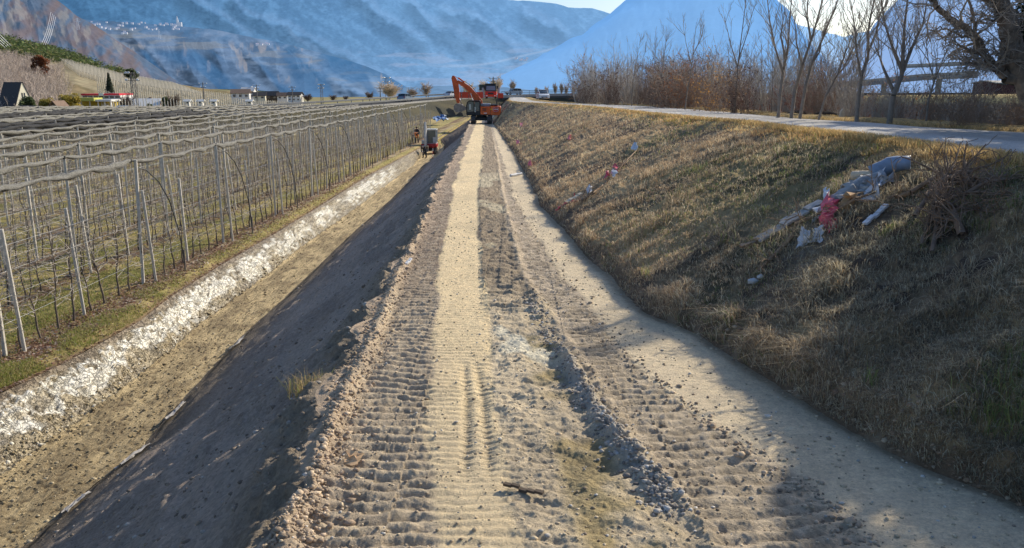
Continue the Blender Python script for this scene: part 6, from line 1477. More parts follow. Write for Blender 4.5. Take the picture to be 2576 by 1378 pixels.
# broad evergreen trees beyond the frame's right edge whose shade lies on the bank
def crown_mesh(name, seed, R_, H, nl, mat, ls=.12, shape='round', cols=((.05, .075, .03), (.09, .12, .045), (.035, .05, .025))):
    rs = np.random.default_rng(seed); nc = 26 if shape != 'cone' else 90; cc = []
    for i in range(nc):
        t = rs.random()
        if shape == 'cone': cc.append((0, 0, 0, 1))
        else: a = rs.uniform(0, 2 * pi); z = rs.uniform(-1, 1); q = sqrt(1 - z * z) * rs.uniform(.3, .85); cc.append((cos(a) * q * R_, sin(a) * q * R_, H * .55 + z * H * .40, R_ * rs.uniform(.25, .45)))
    cc = np.array(cc); j = rs.integers(0, nc, nl); v = rs.normal(0, 1, (nl, 3)); v /= np.linalg.norm(v, axis=1)[:, None]; P = cc[j, :3] + v * cc[j, 3:4] * rs.uniform(.5, 1.05, (nl, 1)) ** .5
    if shape == 'cone':
        t = rs.random(nl) ** .8; a = rs.uniform(0, 2 * pi, nl); lay = .62 + .38 * (1 - (t * 9 + a * .15) % 1.0); rr = R_ * (1.02 - t) * lay * rs.uniform(.35, 1, nl) ** .6; P = np.stack([np.cos(a) * rr, np.sin(a) * rr, .25 + (H - .3) * t - rr * .25], 1)
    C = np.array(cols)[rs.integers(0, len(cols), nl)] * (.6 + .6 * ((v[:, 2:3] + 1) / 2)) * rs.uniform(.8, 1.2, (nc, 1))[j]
    o = flakes(name, P, rs.uniform(ls * .5, ls * 1.2, nl), C, mat, seed); me = o.data; bpy.data.objects.remove(o); return me
gm_leaf = leafy_mat('evergreen_leaf', .3)
def leafy_tree(name, p, me, h_tr, r_tr, sc, label, cat='tree', group=None, rz=0.0):
    r = empty(name, p, rz, label, cat, group); r.scale = (sc,) * 3; link('crown', me, gm_leaf, r); b = MB(); b.tube([(0, 0, -.4), (.02, 0, h_tr * .5), (0, .03, h_tr)], [r_tr, r_tr * .8, r_tr * .5], 7); b.build('trunk', m_bark, r, True); return r
me_big = crown_mesh('evergreen_crown', 31, 4.0, 13, 26000, gm_leaf, .16)
leafy_tree('evergreen_tree', Vector((22.0, 33.0, EYE - 2.0)), me_big, 7, .25, .72, 'tall dense evergreen farther back just beyond the right edge')
me_th = crown_mesh('thin_crown', 37, 4.0, 13, 6000, gm_leaf, .17)
r_ = leafy_tree('evergreen_tree', Vector((18.9, 24.6, EYE - 2.0)), me_th, 7, .25, .74, 'middle evergreen of the row just beyond the right edge', rz=1.0); r_.children[0].location.z = 1.6; r_.children[1].scale = (1, 1, 1.4)
leafy_tree('evergreen_tree', Vector((12.6, 14.4, EYE - 1.4)), me_big, 7, .25, .46, 'low evergreen nearest the gravel road just beyond the right edge', rz=3.0)
leafy_tree('evergreen_tree', Vector((11.9, 10.8, EYE - 1.4)), me_big, 7, .25, .42, 'lowest evergreen beside the road outside the right edge', rz=5.0)
leafy_tree('evergreen_tree', Vector((16.2, 18.4, EYE - 2.0)), me_th, 7, .25, .70, 'evergreen beyond the right edge behind the big tree', rz=2.0)
leafy_tree('evergreen_tree', Vector((27.5, 37.0, EYE - 2.2)), me_big, 7, .25, 1.15, 'evergreen standing farthest behind, beyond the right edge', rz=4.0)

# ------------------------------------------------------------------ trees and shrubs of the background
def bare_crown(seed, H=6.0, cr=2.2, lev=2, n=7, rmin=.02, r0=.16):
    rs = np.random.default_rng(seed); out = []; T = []; grow(T, np.array([0, 0, -.5]), np.array([0, 0, 1.]), H * .55, r0, 0, rs, 4, 0, .1, .1, .05)
    top = np.array(T[-1][3:6])
    for i in range(n * 5):
        a = rs.uniform(0, 2 * pi); b = np.array(T[0][3:6]) * .6 + (top - np.array(T[0][3:6])) * rs.random(); grow(out, b, nrm(np.array([cos(a) * rs.uniform(.25, .8), sin(a) * rs.uniform(.25, .8), 1.])), H * rs.uniform(.35, .6), r0 * .35, lev, rs, 4, 3, .10, .55, .12, .5, .75, rmin, .15)
    return T, out
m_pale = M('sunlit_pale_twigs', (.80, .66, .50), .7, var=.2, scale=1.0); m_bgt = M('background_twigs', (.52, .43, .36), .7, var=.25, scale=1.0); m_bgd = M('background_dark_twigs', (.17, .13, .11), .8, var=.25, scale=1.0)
BC = [bare_crown(800 + i, 6, 2.2, 2, 7, .022) for i in range(3)]; BCm = [(seg_mesh('t', t, 6), seg_mesh('c', c, 3)) for t, c in BC]
def bare_tree(px0, px1, yt, yb, Yd, label, mat, i=0, name='bare_tree', group=None):
    a = wd((px0 + px1) / 2, yb, Yd); H = (yb - yt) / F * Yd; r = empty(name, a, i * 1.7, label, 'tree', group); W_ = (px1 - px0) / F * Yd; r.scale = (W_ / 4.6, W_ / 4.6, H / 6.4)
    t = link('trunk', BCm[i % 3][0].copy(), mat, r); c = BCm[i % 3][1].copy(); c.materials.clear(); link('crown', c, mat, r); return r
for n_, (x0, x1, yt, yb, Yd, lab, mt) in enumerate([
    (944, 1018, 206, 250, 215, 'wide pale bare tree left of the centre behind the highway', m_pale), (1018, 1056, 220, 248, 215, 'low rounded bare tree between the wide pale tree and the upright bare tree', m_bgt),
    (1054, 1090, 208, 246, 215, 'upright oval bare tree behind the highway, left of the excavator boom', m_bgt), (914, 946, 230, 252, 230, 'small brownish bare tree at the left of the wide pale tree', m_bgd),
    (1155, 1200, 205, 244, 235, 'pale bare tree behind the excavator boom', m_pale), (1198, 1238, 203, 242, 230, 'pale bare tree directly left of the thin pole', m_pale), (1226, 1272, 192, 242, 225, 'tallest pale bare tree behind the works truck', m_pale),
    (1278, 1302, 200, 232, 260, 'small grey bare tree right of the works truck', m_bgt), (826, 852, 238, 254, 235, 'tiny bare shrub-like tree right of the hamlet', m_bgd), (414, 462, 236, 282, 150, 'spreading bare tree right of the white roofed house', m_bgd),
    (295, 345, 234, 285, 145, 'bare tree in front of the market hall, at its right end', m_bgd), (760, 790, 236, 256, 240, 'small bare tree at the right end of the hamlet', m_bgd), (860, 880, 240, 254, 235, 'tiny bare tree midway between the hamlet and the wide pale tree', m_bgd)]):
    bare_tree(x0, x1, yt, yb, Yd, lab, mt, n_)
me_cone = crown_mesh('conifer_crown', 41, 1.5, 7, 5000, gm_leaf, .16, 'cone', ((.17, .20, .15), (.12, .15, .11), (.24, .27, .19)))
def conifer(px, yt, yb, Yd, lab, wx=1.0, grp=None):
    a = wd(px, yb, Yd) if Yd else hill_pt(px, hill_v(px, yb)); Yd = Yd or a.y; H = (yb - yt) / F * Yd; r = leafy_tree('conifer', a, me_cone, 6, .14, 1, lab, 'conifer', grp, px); r.scale = (H / 7.2 * wx, H / 7.2 * wx, H / 7.2); return r
conifer(271, 184, 244, None, 'dark conical conifer standing right behind the red fascia of the market hall', 1.2)
for i, (px, yt) in enumerate([(1396, 208), (1412, 205), (1424, 213), (1375, 216), (1442, 210), (1350, 219)]):
    bare_tree(px - 8, px + 8, yt, 240, 225, ['small conifer behind the bridge railing with blunt top', 'tallest small conifer behind the bridge railing', 'small conifer behind the railing right of the tallest one', 'low conifer behind the railing near the white car', 'conifer behind the railing at the left end of the hedge', 'lowest conifer behind the railing right of the pale car'][i].replace('conifer', 'brownish tree'), m_bgt, i)
me_round = crown_mesh('round_crown', 43, 2.0, 4.5, 7000, gm_leaf, .17, 'round', ((.16, .21, .10), (.25, .30, .14), (.12, .16, .08)))
me_yel = crown_mesh('yellow_crown', 44, 2.0, 3.6, 5000, gm_leaf, .14, 'round', ((.60, .46, .09), (.48, .38, .09), (.36, .32, .08)))
me_rust = crown_mesh('rust_crown', 45, 1.6, 4.8, 4500, gm_leaf, .14, 'round', ((.42, .16, .07), (.32, .14, .08), (.24, .12, .07)))
def shrub(name, px0, px1, yt, yb, Yd, me, mh, lab, cat='bush', h_tr=1.2):
    a = wd((px0 + px1) / 2, yb, Yd) if Yd else hill_pt((px0 + px1) / 2, hill_v((px0 + px1) / 2, yb)); Yd = Yd or a.y; H = (yb - yt) / F * Yd; W_ = (px1 - px0) / F * Yd; r = leafy_tree(name, a, me, h_tr, .12, 1, lab, cat, None, px0); r.scale = (W_ / mh[0], W_ / mh[0], H / mh[1]); return r
shrub('round_tree', 315, 345, 175, 209, None, me_round, (4, 4.7), 'round evergreen tree beside the tall floodlight mast', 'tree')
shrub('dark_hedge_bush', 55, 92, 245, 292, 145, me_round, (4, 4.7), 'dark green clipped bush right of the steep cream house')
shrub('yellow_shrub', 155, 208, 240, 292, 142, me_yel, (4, 3.7), 'large yellow shrub directly left of the market hall canopy'); shrub('yellow_shrub', 104, 146, 250, 292, 140, me_yel, (4, 3.7), 'smaller yellow shrub in front of the peaked dark shed')
shrub('green_bush', 368, 386, 262, 288, 140, me_round, (4, 4.7), 'small dark bush in front of the white roofed house'); shrub('dark_round_bush', 408, 430, 245, 275, 150, me_round, (4, 4.7), 'dark round bush left of the spreading bare tree'); shrub('green_bush', 355, 378, 255, 285, 142, me_round, (4, 4.7), 'green bush at the right foot of the market hall') if False else None
shrub('rusty_tree', 76, 118, 138, 200, None, me_rust, (3.4, 5), 'rust red tree on the hillside left of the vineyard', 'tree'); shrub('rusty_tree', 94, 112, 152, 182, None, me_rust, (3.4, 5), 'small rusty tree higher up beside the larger rust red tree', 'tree')
# hillside scrub and vineyard rows
rs = np.random.default_rng(91)
def hill_scatter(n, xr, vr, cond=None):
    x = rs.uniform(*xr, n); v = rs.uniform(*vr, n); X, Y, Z = m1.P(x, v); return np.stack([X, Y, Z], 1), x, v
segs = []
P, x, v = hill_scatter(420, (-30, 150), (.02, .62))
for p in P:
    for _ in range(9):
        a = rs.uniform(0, 2 * pi); L = rs.uniform(1.2, 3.2); d = nrm(np.array([cos(a) * .5, sin(a) * .5, 1.])); q = p + rs.normal(0, .8, 3) * [1, 1, 0]; segs.append([*q, *(q + d * L), .05, .02])
        for __ in range(3): e = q + d * L * rs.uniform(.4, 1); dd = nrm(d + rs.normal(0, .6, 3)); segs.append([*e, *(e + dd * L * .5), .03, .012])
o = link('hillside_scrub', seg_mesh('hillside_scrub', segs, 3), m_bgt); tag(o, 'brown leafless scrub wood covering the left foot of the hill', 'scrub', kind='stuff')
P, x, v = hill_scatter(5200, (-60, 340), (.60, 1.02)); ytop = np.interp(x, m1.sx, m1.sy); k = (v > .60 + np.clip((x - 40) / 300, 0, 1) * .38 + rs.normal(0, .03, len(x))); P = P[k]; cl = fbm(P[:, 0] * .12, P[:, 2] * .2, 3, 92); P = P[cl > .42]
P = np.repeat(P, 14, 0) + rs.normal(0, 1.1, (len(P) * 14, 3)) + [0, 0, 1.8]; C = pick(rs, len(P), [(.12, .17, .06), (.20, .25, .09), (.30, .28, .14), (.08, .11, .05)], [3, 3, 1.5, 2])
o = flakes('hill_wood', P, rs.uniform(.25, .6, len(P)), C, gm_leaf, 93); tag(o, 'dark green wood along the upper edge of the hill', 'wood', kind='stuff')
segs = []
for xi in np.linspace(120, 430, 46):
    for t in np.linspace(0, 1, 24):
        xx = xi + t * 75; vv = .92 - t * .42 - (xi - 120) / 310 * .12
        if vv < .25: continue
        X, Y, Z = m1.P(np.array([xx]), np.array([vv])); segs.append([X[0], Y[0], Z[0] - .2, X[0], Y[0], Z[0] + 2.1, .17, .14])
        if t < 1: X2, Y2, Z2 = m1.P(np.array([xx + 3.2]), np.array([vv - .018])); segs.append([X[0], Y[0], Z[0] + 1.7, X2[0], Y2[0], Z2[0] + 1.7, .11, .11])
for vi in np.linspace(.06, .52, 20):
    xs = np.arange(240, 800, 5.5); X, Y, Z = m1.P(xs, np.full(len(xs), vi))
    for i in range(len(xs) - 1):
        if rs.random() < .9: segs.append([X[i], Y[i], Z[i], X[i], Y[i], Z[i] + 1.8, .13, .1]); segs.append([X[i], Y[i], Z[i] + rs.uniform(1.2, 1.6), X[i + 1], Y[i + 1], Z[i + 1] + rs.uniform(1.2, 1.6), .05, .05])
o = link('vineyard', seg_mesh('vineyard', segs, 4), M('vine_posts', (.66, .61, .50), .8)); tag(o, 'bare vineyard rows with pale posts covering the hillside', 'vineyard', kind='stuff')
# pale stakes in front of the market hall
src = None
for i in range(34):
    px = 280 + i * 7.6; a = wd(px, 285, 128)
    if src is None: b = MB(); b.box((0, 0, 1.0), (.10, .10, 2.4), bev=.02); src = b.build('fence_stake', M('pale_stake', (.62, .58, .50), .8)); o = src
    else: o = src.copy(); COL.objects.link(o)
    o.location = a; s_ = RNG.uniform(.8, 1.15); o.scale = (1, 1, s_); tag(o, 'pale upright stake in the row between the orchard nets and the market hall', 'stake', 'pale stakes behind the nets')
# ------------------------------------------------------------------ litter on the bank
def zbank(X, Y):
    u = (X - float(c4(Y))) / (float(c5(Y)) - float(c4(Y))); u = min(max(u, .0), 1.0)
    _, Z, _ = bankr_fn(np.array([[u]]), np.array([[float(Y)]])); return float(Z[0, 0])
def bpt(x, y, lift=0.0):
    d = ray(x, y); lo, hi = 3.0, 150.0; t = 3.0
    while t < 150:
        p = Vector((d.x * t, d.y * t, EYE + d.z * t))
        if p.y > 4 and p.x > float(c4(p.y)) - .2 and p.z < zbank(p.x, p.y): break
        t += .12
    return Vector((d.x * t, d.y * t, zbank(d.x * t, d.y * t) + lift))
def sheet_obj(name, pts, mat, label, cat, group=None, seed=1, th=.0, amp=.05, sub=6):
    """crumpled piece of sheet spanning the given ground points (4 corners)"""
    P = [np.array(p) for p in pts]; n = sub; rs = np.random.default_rng(seed); g = np.zeros((n, n, 3))
    for i in range(n):
        for j in range(n):
            u, v = i / (n - 1), j / (n - 1); g[i, j] = (P[0] * (1 - u) + P[1] * u) * (1 - v) + (P[3] * (1 - u) + P[2] * u) * v
    g += rs.normal(0, amp, g.shape) * [1, 1, .8]; g[..., 2] += amp * .8
    me = np_mesh(name, g.reshape(-1, 3), grid_faces(n, n), None, False); o = link(name, me, mat)
    md = o.modifiers.new('s', 'SOLIDIFY'); md.thickness = .006; return tag(o, label, cat, group)
m_pipe = M('blue_grey_pipe', (.22, .29, .40), .55, var=.25, scale=5); m_shell = M('mottled_grey_shell', (.36, .37, .38), .75, var=.35, scale=8); m_shw = M('weathered_white_plastic', (.66, .68, .72), .6, var=.18, scale=6); m_rust = M('cardboard_brown', (.42, .25, .12), .85, var=.3, scale=8)
m_cr = M('cream_foam', (.66, .56, .42), .8, var=.2, scale=8); m_pink = M('pinkish_red_film', (.72, .10, .14), .5, var=.3, scale=10); m_stick = M('dead_wood', (.28, .19, .12), .9, var=.35, scale=9, bump=.4); m_boardg = M('grey_board', (.40, .38, .36), .85, var=.3, scale=5, bump=.3)
def tube_obj(name, a, b, r0, r1, mat, label, cat, group=None, hollow=False, bend=0.0):
    a, b = Vector(a), Vector(b); n = 7; pts = []
    for i in range(n): t = i / (n - 1); p = a.lerp(b, t); p.z += bend * sin(t * pi); p.x += .02 * sin(t * 9); pts.append(p)
    m = MB(); rr = [(r0 + (r1 - r0) * i / (n - 1)) * (1 + .06 * sin(i * 2.3)) for i in range(n)]; m.tube(pts, rr, 14, not hollow); o = m.build(name, mat, None, True)
    if hollow: md = o.modifiers.new('s', 'SOLIDIFY'); md.thickness = r0 * .18
    return tag(o, label, cat, group)
tube_obj('torn_pipe', bpt(2190, 474, .14), bpt(2286, 436, .14), .13, .10, m_pipe, 'thick blue grey pipe at the top of the rubbish heap on the bank', 'pipe', hollow=True, bend=.05)
tube_obj('torn_pipe', bpt(2122, 503, .10), bpt(2218, 472, .12), .11, .09, m_shell, 'grey open-ended pipe lying below the thick blue grey pipe', 'pipe', hollow=True)
tube_obj('torn_pipe', bpt(2086, 528, .07), bpt(2150, 500, .09), .07, .08, m_shell, 'short mottled pipe stub beside the crumpled brown cardboard', 'pipe', hollow=True)
tube_obj('foam_roll', bpt(2143, 470, .10), bpt(2195, 462, .12), .07, .06, m_cr, 'small cream roll with orange end left of the thick blue grey pipe', 'roll')
def board(a, b, w_, mat, label, th=.03, cat='board'):
    a, b = Vector(a), Vector(b); d = b - a; L = d.length; q = d.to_track_quat('X', 'Z').to_matrix(); m = MB(); n = 5
    for i in range(n): m.box(a.lerp(b, (i + .5) / n) + Vector((0, 0, .012 * sin(i * 2.1))), (L / n * 1.02, w_ * (1 - .08 * (i % 2)), th), q)
    return tag(m.build('grey_board' if cat == 'board' else 'plank', mat), label, cat)
board(bpt(2066, 520, .05), bpt(1968, 570, .05), .20, m_shell, 'upper long grey board in the rubbish heap, ending at the white scraps')
board(bpt(2010, 556, .04), bpt(1903, 618, .04), .22, m_boardg, 'lower long grey board sliding down the bank in front of the upper one')
board(bpt(1925, 606, .02), bpt(1862, 640, .03), .10, m_stick, 'thin brown slat at the lower end of the grey boards')
board(bpt(2174, 571, .04), bpt(2229, 527, .05), .07, m_shw, 'pale stick lying apart to the right of the pink film', cat='stick')
sheet_obj('cardboard', [bpt(2105, 548), bpt(2135, 540), bpt(2160, 515, .12), bpt(2120, 522, .1)], m_rust, 'crumpled brown cardboard in the middle of the rubbish heap', 'cardboard', seed=2, amp=.035)
sheet_obj('plastic_sheet', [bpt(2168, 518), bpt(2200, 520), bpt(2221, 474, .2), bpt(2205, 488, .18)], m_shw, 'bluish white plastic sheet standing up at the right of the rubbish heap', 'plastic sheet', seed=3, amp=.035)
sheet_obj('plastic_sheet', [bpt(2076, 528, .05), bpt(2086, 536, .05), bpt(2080, 510, .16), bpt(2066, 512, .16)], m_shw, 'torn white plastic scrap at the upper end of the long grey board', 'plastic scrap', seed=4, amp=.02)
sheet_obj('plastic_sheet', [bpt(2042, 568), bpt(2070, 562), bpt(2076, 545, .08), bpt(2050, 542, .1)], m_shw, 'white crumpled scrap left of the pink film', 'plastic scrap', seed=5, amp=.03)
sheet_obj('pink_film', [bpt(2060, 585), bpt(2098, 580), bpt(2104, 540, .14), bpt(2074, 536, .14)], m_pink, 'crumpled pink and red plastic film in the rubbish heap', 'plastic film', seed=6, amp=.05)
sheet_obj('pink_film', [bpt(2084, 592), bpt(2104, 590), bpt(2108, 572, .04), bpt(2088, 566, .05)], m_pink, 'small pink film flap hanging below the crumpled film', 'plastic film', seed=7, amp=.03)
sheet_obj('white_shell', [bpt(2004, 630, .02), bpt(2040, 630, .02), bpt(2036, 606, .10), bpt(2012, 604, .12)], m_shw, 'smooth white shell piece with pointed top, lowest of the heap', 'plastic scrap', seed=8, amp=.012)
sheet_obj('white_shell', [bpt(2040, 618, .02), bpt(2070, 616, .02), bpt(2066, 594, .12), bpt(2046, 598, .06)], m_shw, 'second white shell piece with raised corner beside the lowest one', 'plastic scrap', seed=9, amp=.012)
def branch(pts, r0, label, name='branch', seed=1, kids=8, par=None, mat=None):
    rs = np.random.default_rng(seed); out = []; P = [np.array(p) for p in pts]; n = len(P) - 1
    for j in range(n):
        for s_ in range(3):
            a = P[j] + (P[j + 1] - P[j]) * s_ / 3; b = P[j] + (P[j + 1] - P[j]) * (s_ + 1) / 3; k0 = 1 - .6 * (j + s_ / 3) / n; out.append([*a, *b, r0 * k0, r0 * (k0 - .6 / (3 * n))])
    for _ in range(kids):
        j = rs.integers(0, n); a = P[j] + (P[j + 1] - P[j]) * rs.random(); d = nrm(nrm(P[j + 1] - P[j]) + rs.normal(0, .8, 3) + np.array([0, 0, .3])); grow(out, a, d, rs.uniform(.2, .7), r0 * .35, 1, rs, 4, 2, -.08, .7, .25, .5, .75, .004, .2)
    o = link(name, seg_mesh(name, out, 6), mat or m_stick, par)
    return tag(o, label, 'branch') if label else o
branch([bpt(1993, 606, .05), bpt(1960, 640, .06), bpt(1930, 668, .04), bpt(1906, 702, .03)], .035, 'dead branch running down from the heap to the grey stone', seed=1, kids=2)
branch([bpt(2232, 512, .03), bpt(2290, 500, .05), bpt(2345, 472, .1), bpt(2400, 470, .12), bpt(2468, 466, .06)], .04, 'long root branch between the rubbish heap and the root pile', seed=2, kids=5)
branch([bpt(2110, 545, .1), bpt(2150, 532, .14), bpt(2200, 505, .1)], .03, 'dark branch lying across the brown cardboard', seed=5, kids=4)
branch([bpt(1998, 585, .06), bpt(2050, 560, .1), bpt(2120, 520, .12)], .028, 'dark branch lying along the grey boards', seed=6, kids=4)
sheet_obj('grey_tarp', [bpt(2120, 520, .02), bpt(2190, 500, .02), bpt(2240, 470, .10), bpt(2160, 478, .14)], m_shell, 'crumpled muddy grey sheet under the pipes of the rubbish heap', 'plastic sheet', seed=14, amp=.05, sub=10)
# uprooted root pile
rp = bpt(2370, 560); rt = empty('root_pile', rp, 0, 'tangled pile of uprooted roots and branches on the bank at the right', 'roots')
def rel(x, y, l=0.0): return bpt(x, y, l) - rp
for i, (pts, r) in enumerate([([rel(2350, 600, .1), rel(2352, 560, .2), rel(2368, 520, .3), rel(2400, 490, .25)], .07), ([rel(2418, 612, .05), rel(2395, 580, .15), rel(2362, 545, .28)], .05), ([rel(2315, 632, .02), rel(2335, 585, .15), rel(2365, 530, .3)], .03), ([rel(2300, 560, .05), rel(2340, 530, .2), rel(2380, 505, .3), rel(2440, 480, .2)], .035),
        ([rel(2420, 528, .15), rel(2480, 500, .2), rel(2530, 480, .12), rel(2574, 460, .05)], .028), ([rel(2390, 560, .1), rel(2450, 560, .12), rel(2500, 555, .05)], .02), ([rel(2400, 540, .2), rel(2460, 525, .18), rel(2540, 505, .06)], .018), ([rel(2345, 640, .02), rel(2352, 600, .15), rel(2372, 555, .25)], .03), ([rel(2375, 520, .3), rel(2420, 478, .2), rel(2452, 470, .05)], .05)]):
    branch(pts, r, None, 'root', 20 + i, 11, rt, M('root_wood', (.21, .15, .11), .9, var=.35, scale=8))
# the thinner trail of litter farther up the bank
branch([bpt(1460, 512, .04), bpt(1490, 492, .05), bpt(1519, 472, .06), bpt(1554, 433, .06), bpt(1601, 385, .04)], .045, 'long thin dead branch lying along the litter trail on the middle of the bank', seed=3, kids=10)
sheet_obj('red_sheet', [bpt(1397, 536), bpt(1404, 530), bpt(1450, 506, .1), bpt(1442, 516, .06)], m_pink, 'long red plastic strip at the lower end of the litter trail', 'plastic film', seed=11, amp=.04)
board(bpt(1425, 520, .12), bpt(1462, 502, .12), .12, m_cr, 'cream board on top of the long red plastic strip')
for px, py, m_, lab in ((1547, 433, m_pink, 'small red scrap in the upper half of the litter trail'), (1529, 451, m_pink, 'small red scrap in the middle of the litter trail'), (1545, 448, m_shw, 'white scrap between the two small red scraps'), (1486, 488, m_shw, 'white scrap low in the litter trail'), (1597, 378, m_shw, 'pale crumpled bag at the top of the litter trail'), (1312, 316, m_pink, 'small red scrap, uppermost of those near the excavator'), (1303, 362, m_pink, 'small red scrap below the excavator near the toe of the bank'), (1333, 417, m_pink, 'small red scrap near the white pipe piece'), (1433, 351, m_pink, 'small red scrap high on the bank right of the excavator')):
    s_ = 5 if py > 370 else 4; sheet_obj('scrap', [bpt(px - s_, py + s_ * .7), bpt(px + s_, py + s_ * .6), bpt(px + s_, py - s_ * .6, .14), bpt(px - s_, py - s_ * .5, .14)], m_, lab, 'scrap', seed=int(px), amp=.04, sub=4)
def tpt(x, y, lift=0.0):
    p = gp(x, y, lambda Y: float(DB(Y))); p.z = float(bench_z(p.y) + track_h(np.array([p.x]), np.array([p.y]))[0]) + lift; return p
tube_obj('white_pipe', tpt(1284, 444, .06), tpt(1311, 441, .08), .05, .05, m_shw, 'short white pipe piece lying at the right edge of the track', 'pipe')
board(tpt(1268, 1236, .05), tpt(1366, 1257, .03), .035, M('dark_stick', (.10, .075, .055), .9), 'dark flat stick lying across the track in the foreground', .02, 'stick')
sheet_obj('dead_leaf', [tpt(868, 1172, .02), tpt(900, 1174, .02), tpt(910, 1158, .05), tpt(876, 1156, .05)], M('tan_leaf', (.62, .42, .24), .8), 'single curled tan leaf on the left tread prints', 'leaf', seed=31, amp=.015, sub=5)
board(tpt(1022, 672, .04), tpt(1034, 658, .05), .05, m_shw, 'small white stick at the left shoulder of the track', .03, 'stick')
tag(stones('stone', np.array([list(bpt(1895, 716, .03))]), np.array([.10]), np.array([(.52, .54, .56)]), gm_stone, 3), 'pale grey stone at the lower end of the dead branch', 'stone')
tag(stones('stone', np.array([list(bpt(1912, 708, .03))]), np.array([.05]), np.array([(.60, .58, .55)]), gm_stone, 4), 'smaller pale stone beside the grey stone', 'stone')
# torn membrane strips at the foot of the slope
def foot(Y, u=.03, l=.05): X, Z, _ = slope_fn(np.array([[u]]), np.array([[float(Y)]])); return Vector((float(X[0, 0]), Y, float(Z[0, 0]) + l))
for i, (y0, y1, lab, mt) in enumerate(((12.4, 13.0, 'torn pale membrane strip nearest the camera at the foot of the slope', m_boardg), (14.0, 14.9, 'second torn pale membrane strip at the foot of the slope', m_boardg), (16.2, 17.2, 'third torn pale membrane strip at the foot of the slope', m_boardg), (21.0, 22.0, 'pale membrane strip farthest along the foot of the slope', m_boardg))):
    sheet_obj('membrane_strip', [foot(y0, .02), foot(y0 + .02, .045), foot(y1, .05), foot(y1, .03)], mt, lab, 'membrane', seed=50 + i, amp=.02)
# grass tufts one can point at
def tuft(p, n, h, cols, label, seed, spread=.09, on_bank=True):
    rs = np.random.default_rng(seed); P = np.array(p)[None] + np.clip(rs.normal(0, spread, (n, 3)), -1.8 * spread, 1.8 * spread) * [1, 1, 0]
    if on_bank:
        P = P[P[:, 0] > c4(P[:, 1]) + .25]; n = len(P); u = (P[:, 0] - c4(P[:, 1])) / (c5(P[:, 1]) - c4(P[:, 1])); _, Z, _ = bankr_fn(np.clip(u, 0, 1), P[:, 1]); P[:, 2] = Z
    o = blades('grass_tuft', P, rs.uniform(.4, 1, n) * h, np.full(n, .006), .65, pick(rs, n, cols, [1] * len(cols)), gm_blade, seed); return tag(o, label, 'grass tuft')
DRYC = [(.60, .45, .22), (.40, .30, .16), (.34, .36, .12)]; GRN = [(.22, .30, .09), (.34, .38, .14), (.17, .22, .08)]
P = foot(8.2, .965, 0); tuft(P, 260, .30, DRYC, 'dry grass tuft on the left shoulder of the track in the foreground', 61, .13, False)
tuft(bpt(1598, 724), 220, .22, GRN + [(.70, .66, .2)], 'bright green grass tuft at the toe of the bank beside the track', 62, .10)
tuft(bpt(2172, 995), 150, .26, GRN, 'small green grass tuft on the shaded lower bank', 63, .06); tuft(bpt(2540, 1040), 520, .22, GRN + DRYC[1:], 'large green grass tuft at the right edge of the shaded bank', 64, .22); tuft(bpt(2510, 1150), 520, .20, GRN + DRYC[1:], 'broad green tuft just above the toe at the lower right', 65, .25)
tuft(bpt(2530, 470), 120, .2, GRN, 'small green tuft above the root pile', 66, .06); tuft(bpt(2235, 590), 100, .16, GRN, 'green tuft below the pale stick', 67, .06); tuft(bpt(1740, 432), 160, .22, GRN, 'yellow green tuft high on the middle of the bank', 68, .2); tuft(bpt(1700, 345), 300, .25, GRN, 'green patch of grass near the crest on the far bank', 69, .7)
# mole hills and marker stone on the verge
for px, py, lab in ((1990, 291, 'dark mole hill on the verge, the left one'), (2060, 293, 'flatter dark mole hill on the verge, the right one')):
    p = gp(px, py, DR); p.x += .3; b = MB(); b.ball((0, 0, .05), .35, 12, (1.5, .8, .45)); o = b.build('mole_hill', M('fresh_mole_earth', (.07, .05, .035), .95, bump=.8), None, True); o.location = p; tag(o, lab, 'mole hill')
p = gp(2126, 300, DR); p.y += .3; b = MB(); b.prism([(-.10, -.1), (.10, -.1), (.05, .25), (0, .34), (-.05, .25)], -.06, .06); o = b.build('marker_stone', m_cr); o.location = p; tag(o, 'small pale marker stone standing in the verge grass before the trees', 'marker stone')
# blue tarpaulin beyond the ditch end
a = wd(1092, 304, 128); c = wd(1122, 303, 131); b2 = wd(1120, 293, 134); d2 = wd(1094, 295, 132)
sheet_obj('blue_tarpaulin', [a, c, b2, d2], M('blue_tarp', (.12, .24, .48), .45, var=.2), 'crumpled blue tarpaulin on the ground beyond the end of the ditch', 'tarpaulin', seed=41, amp=.22, sub=9)

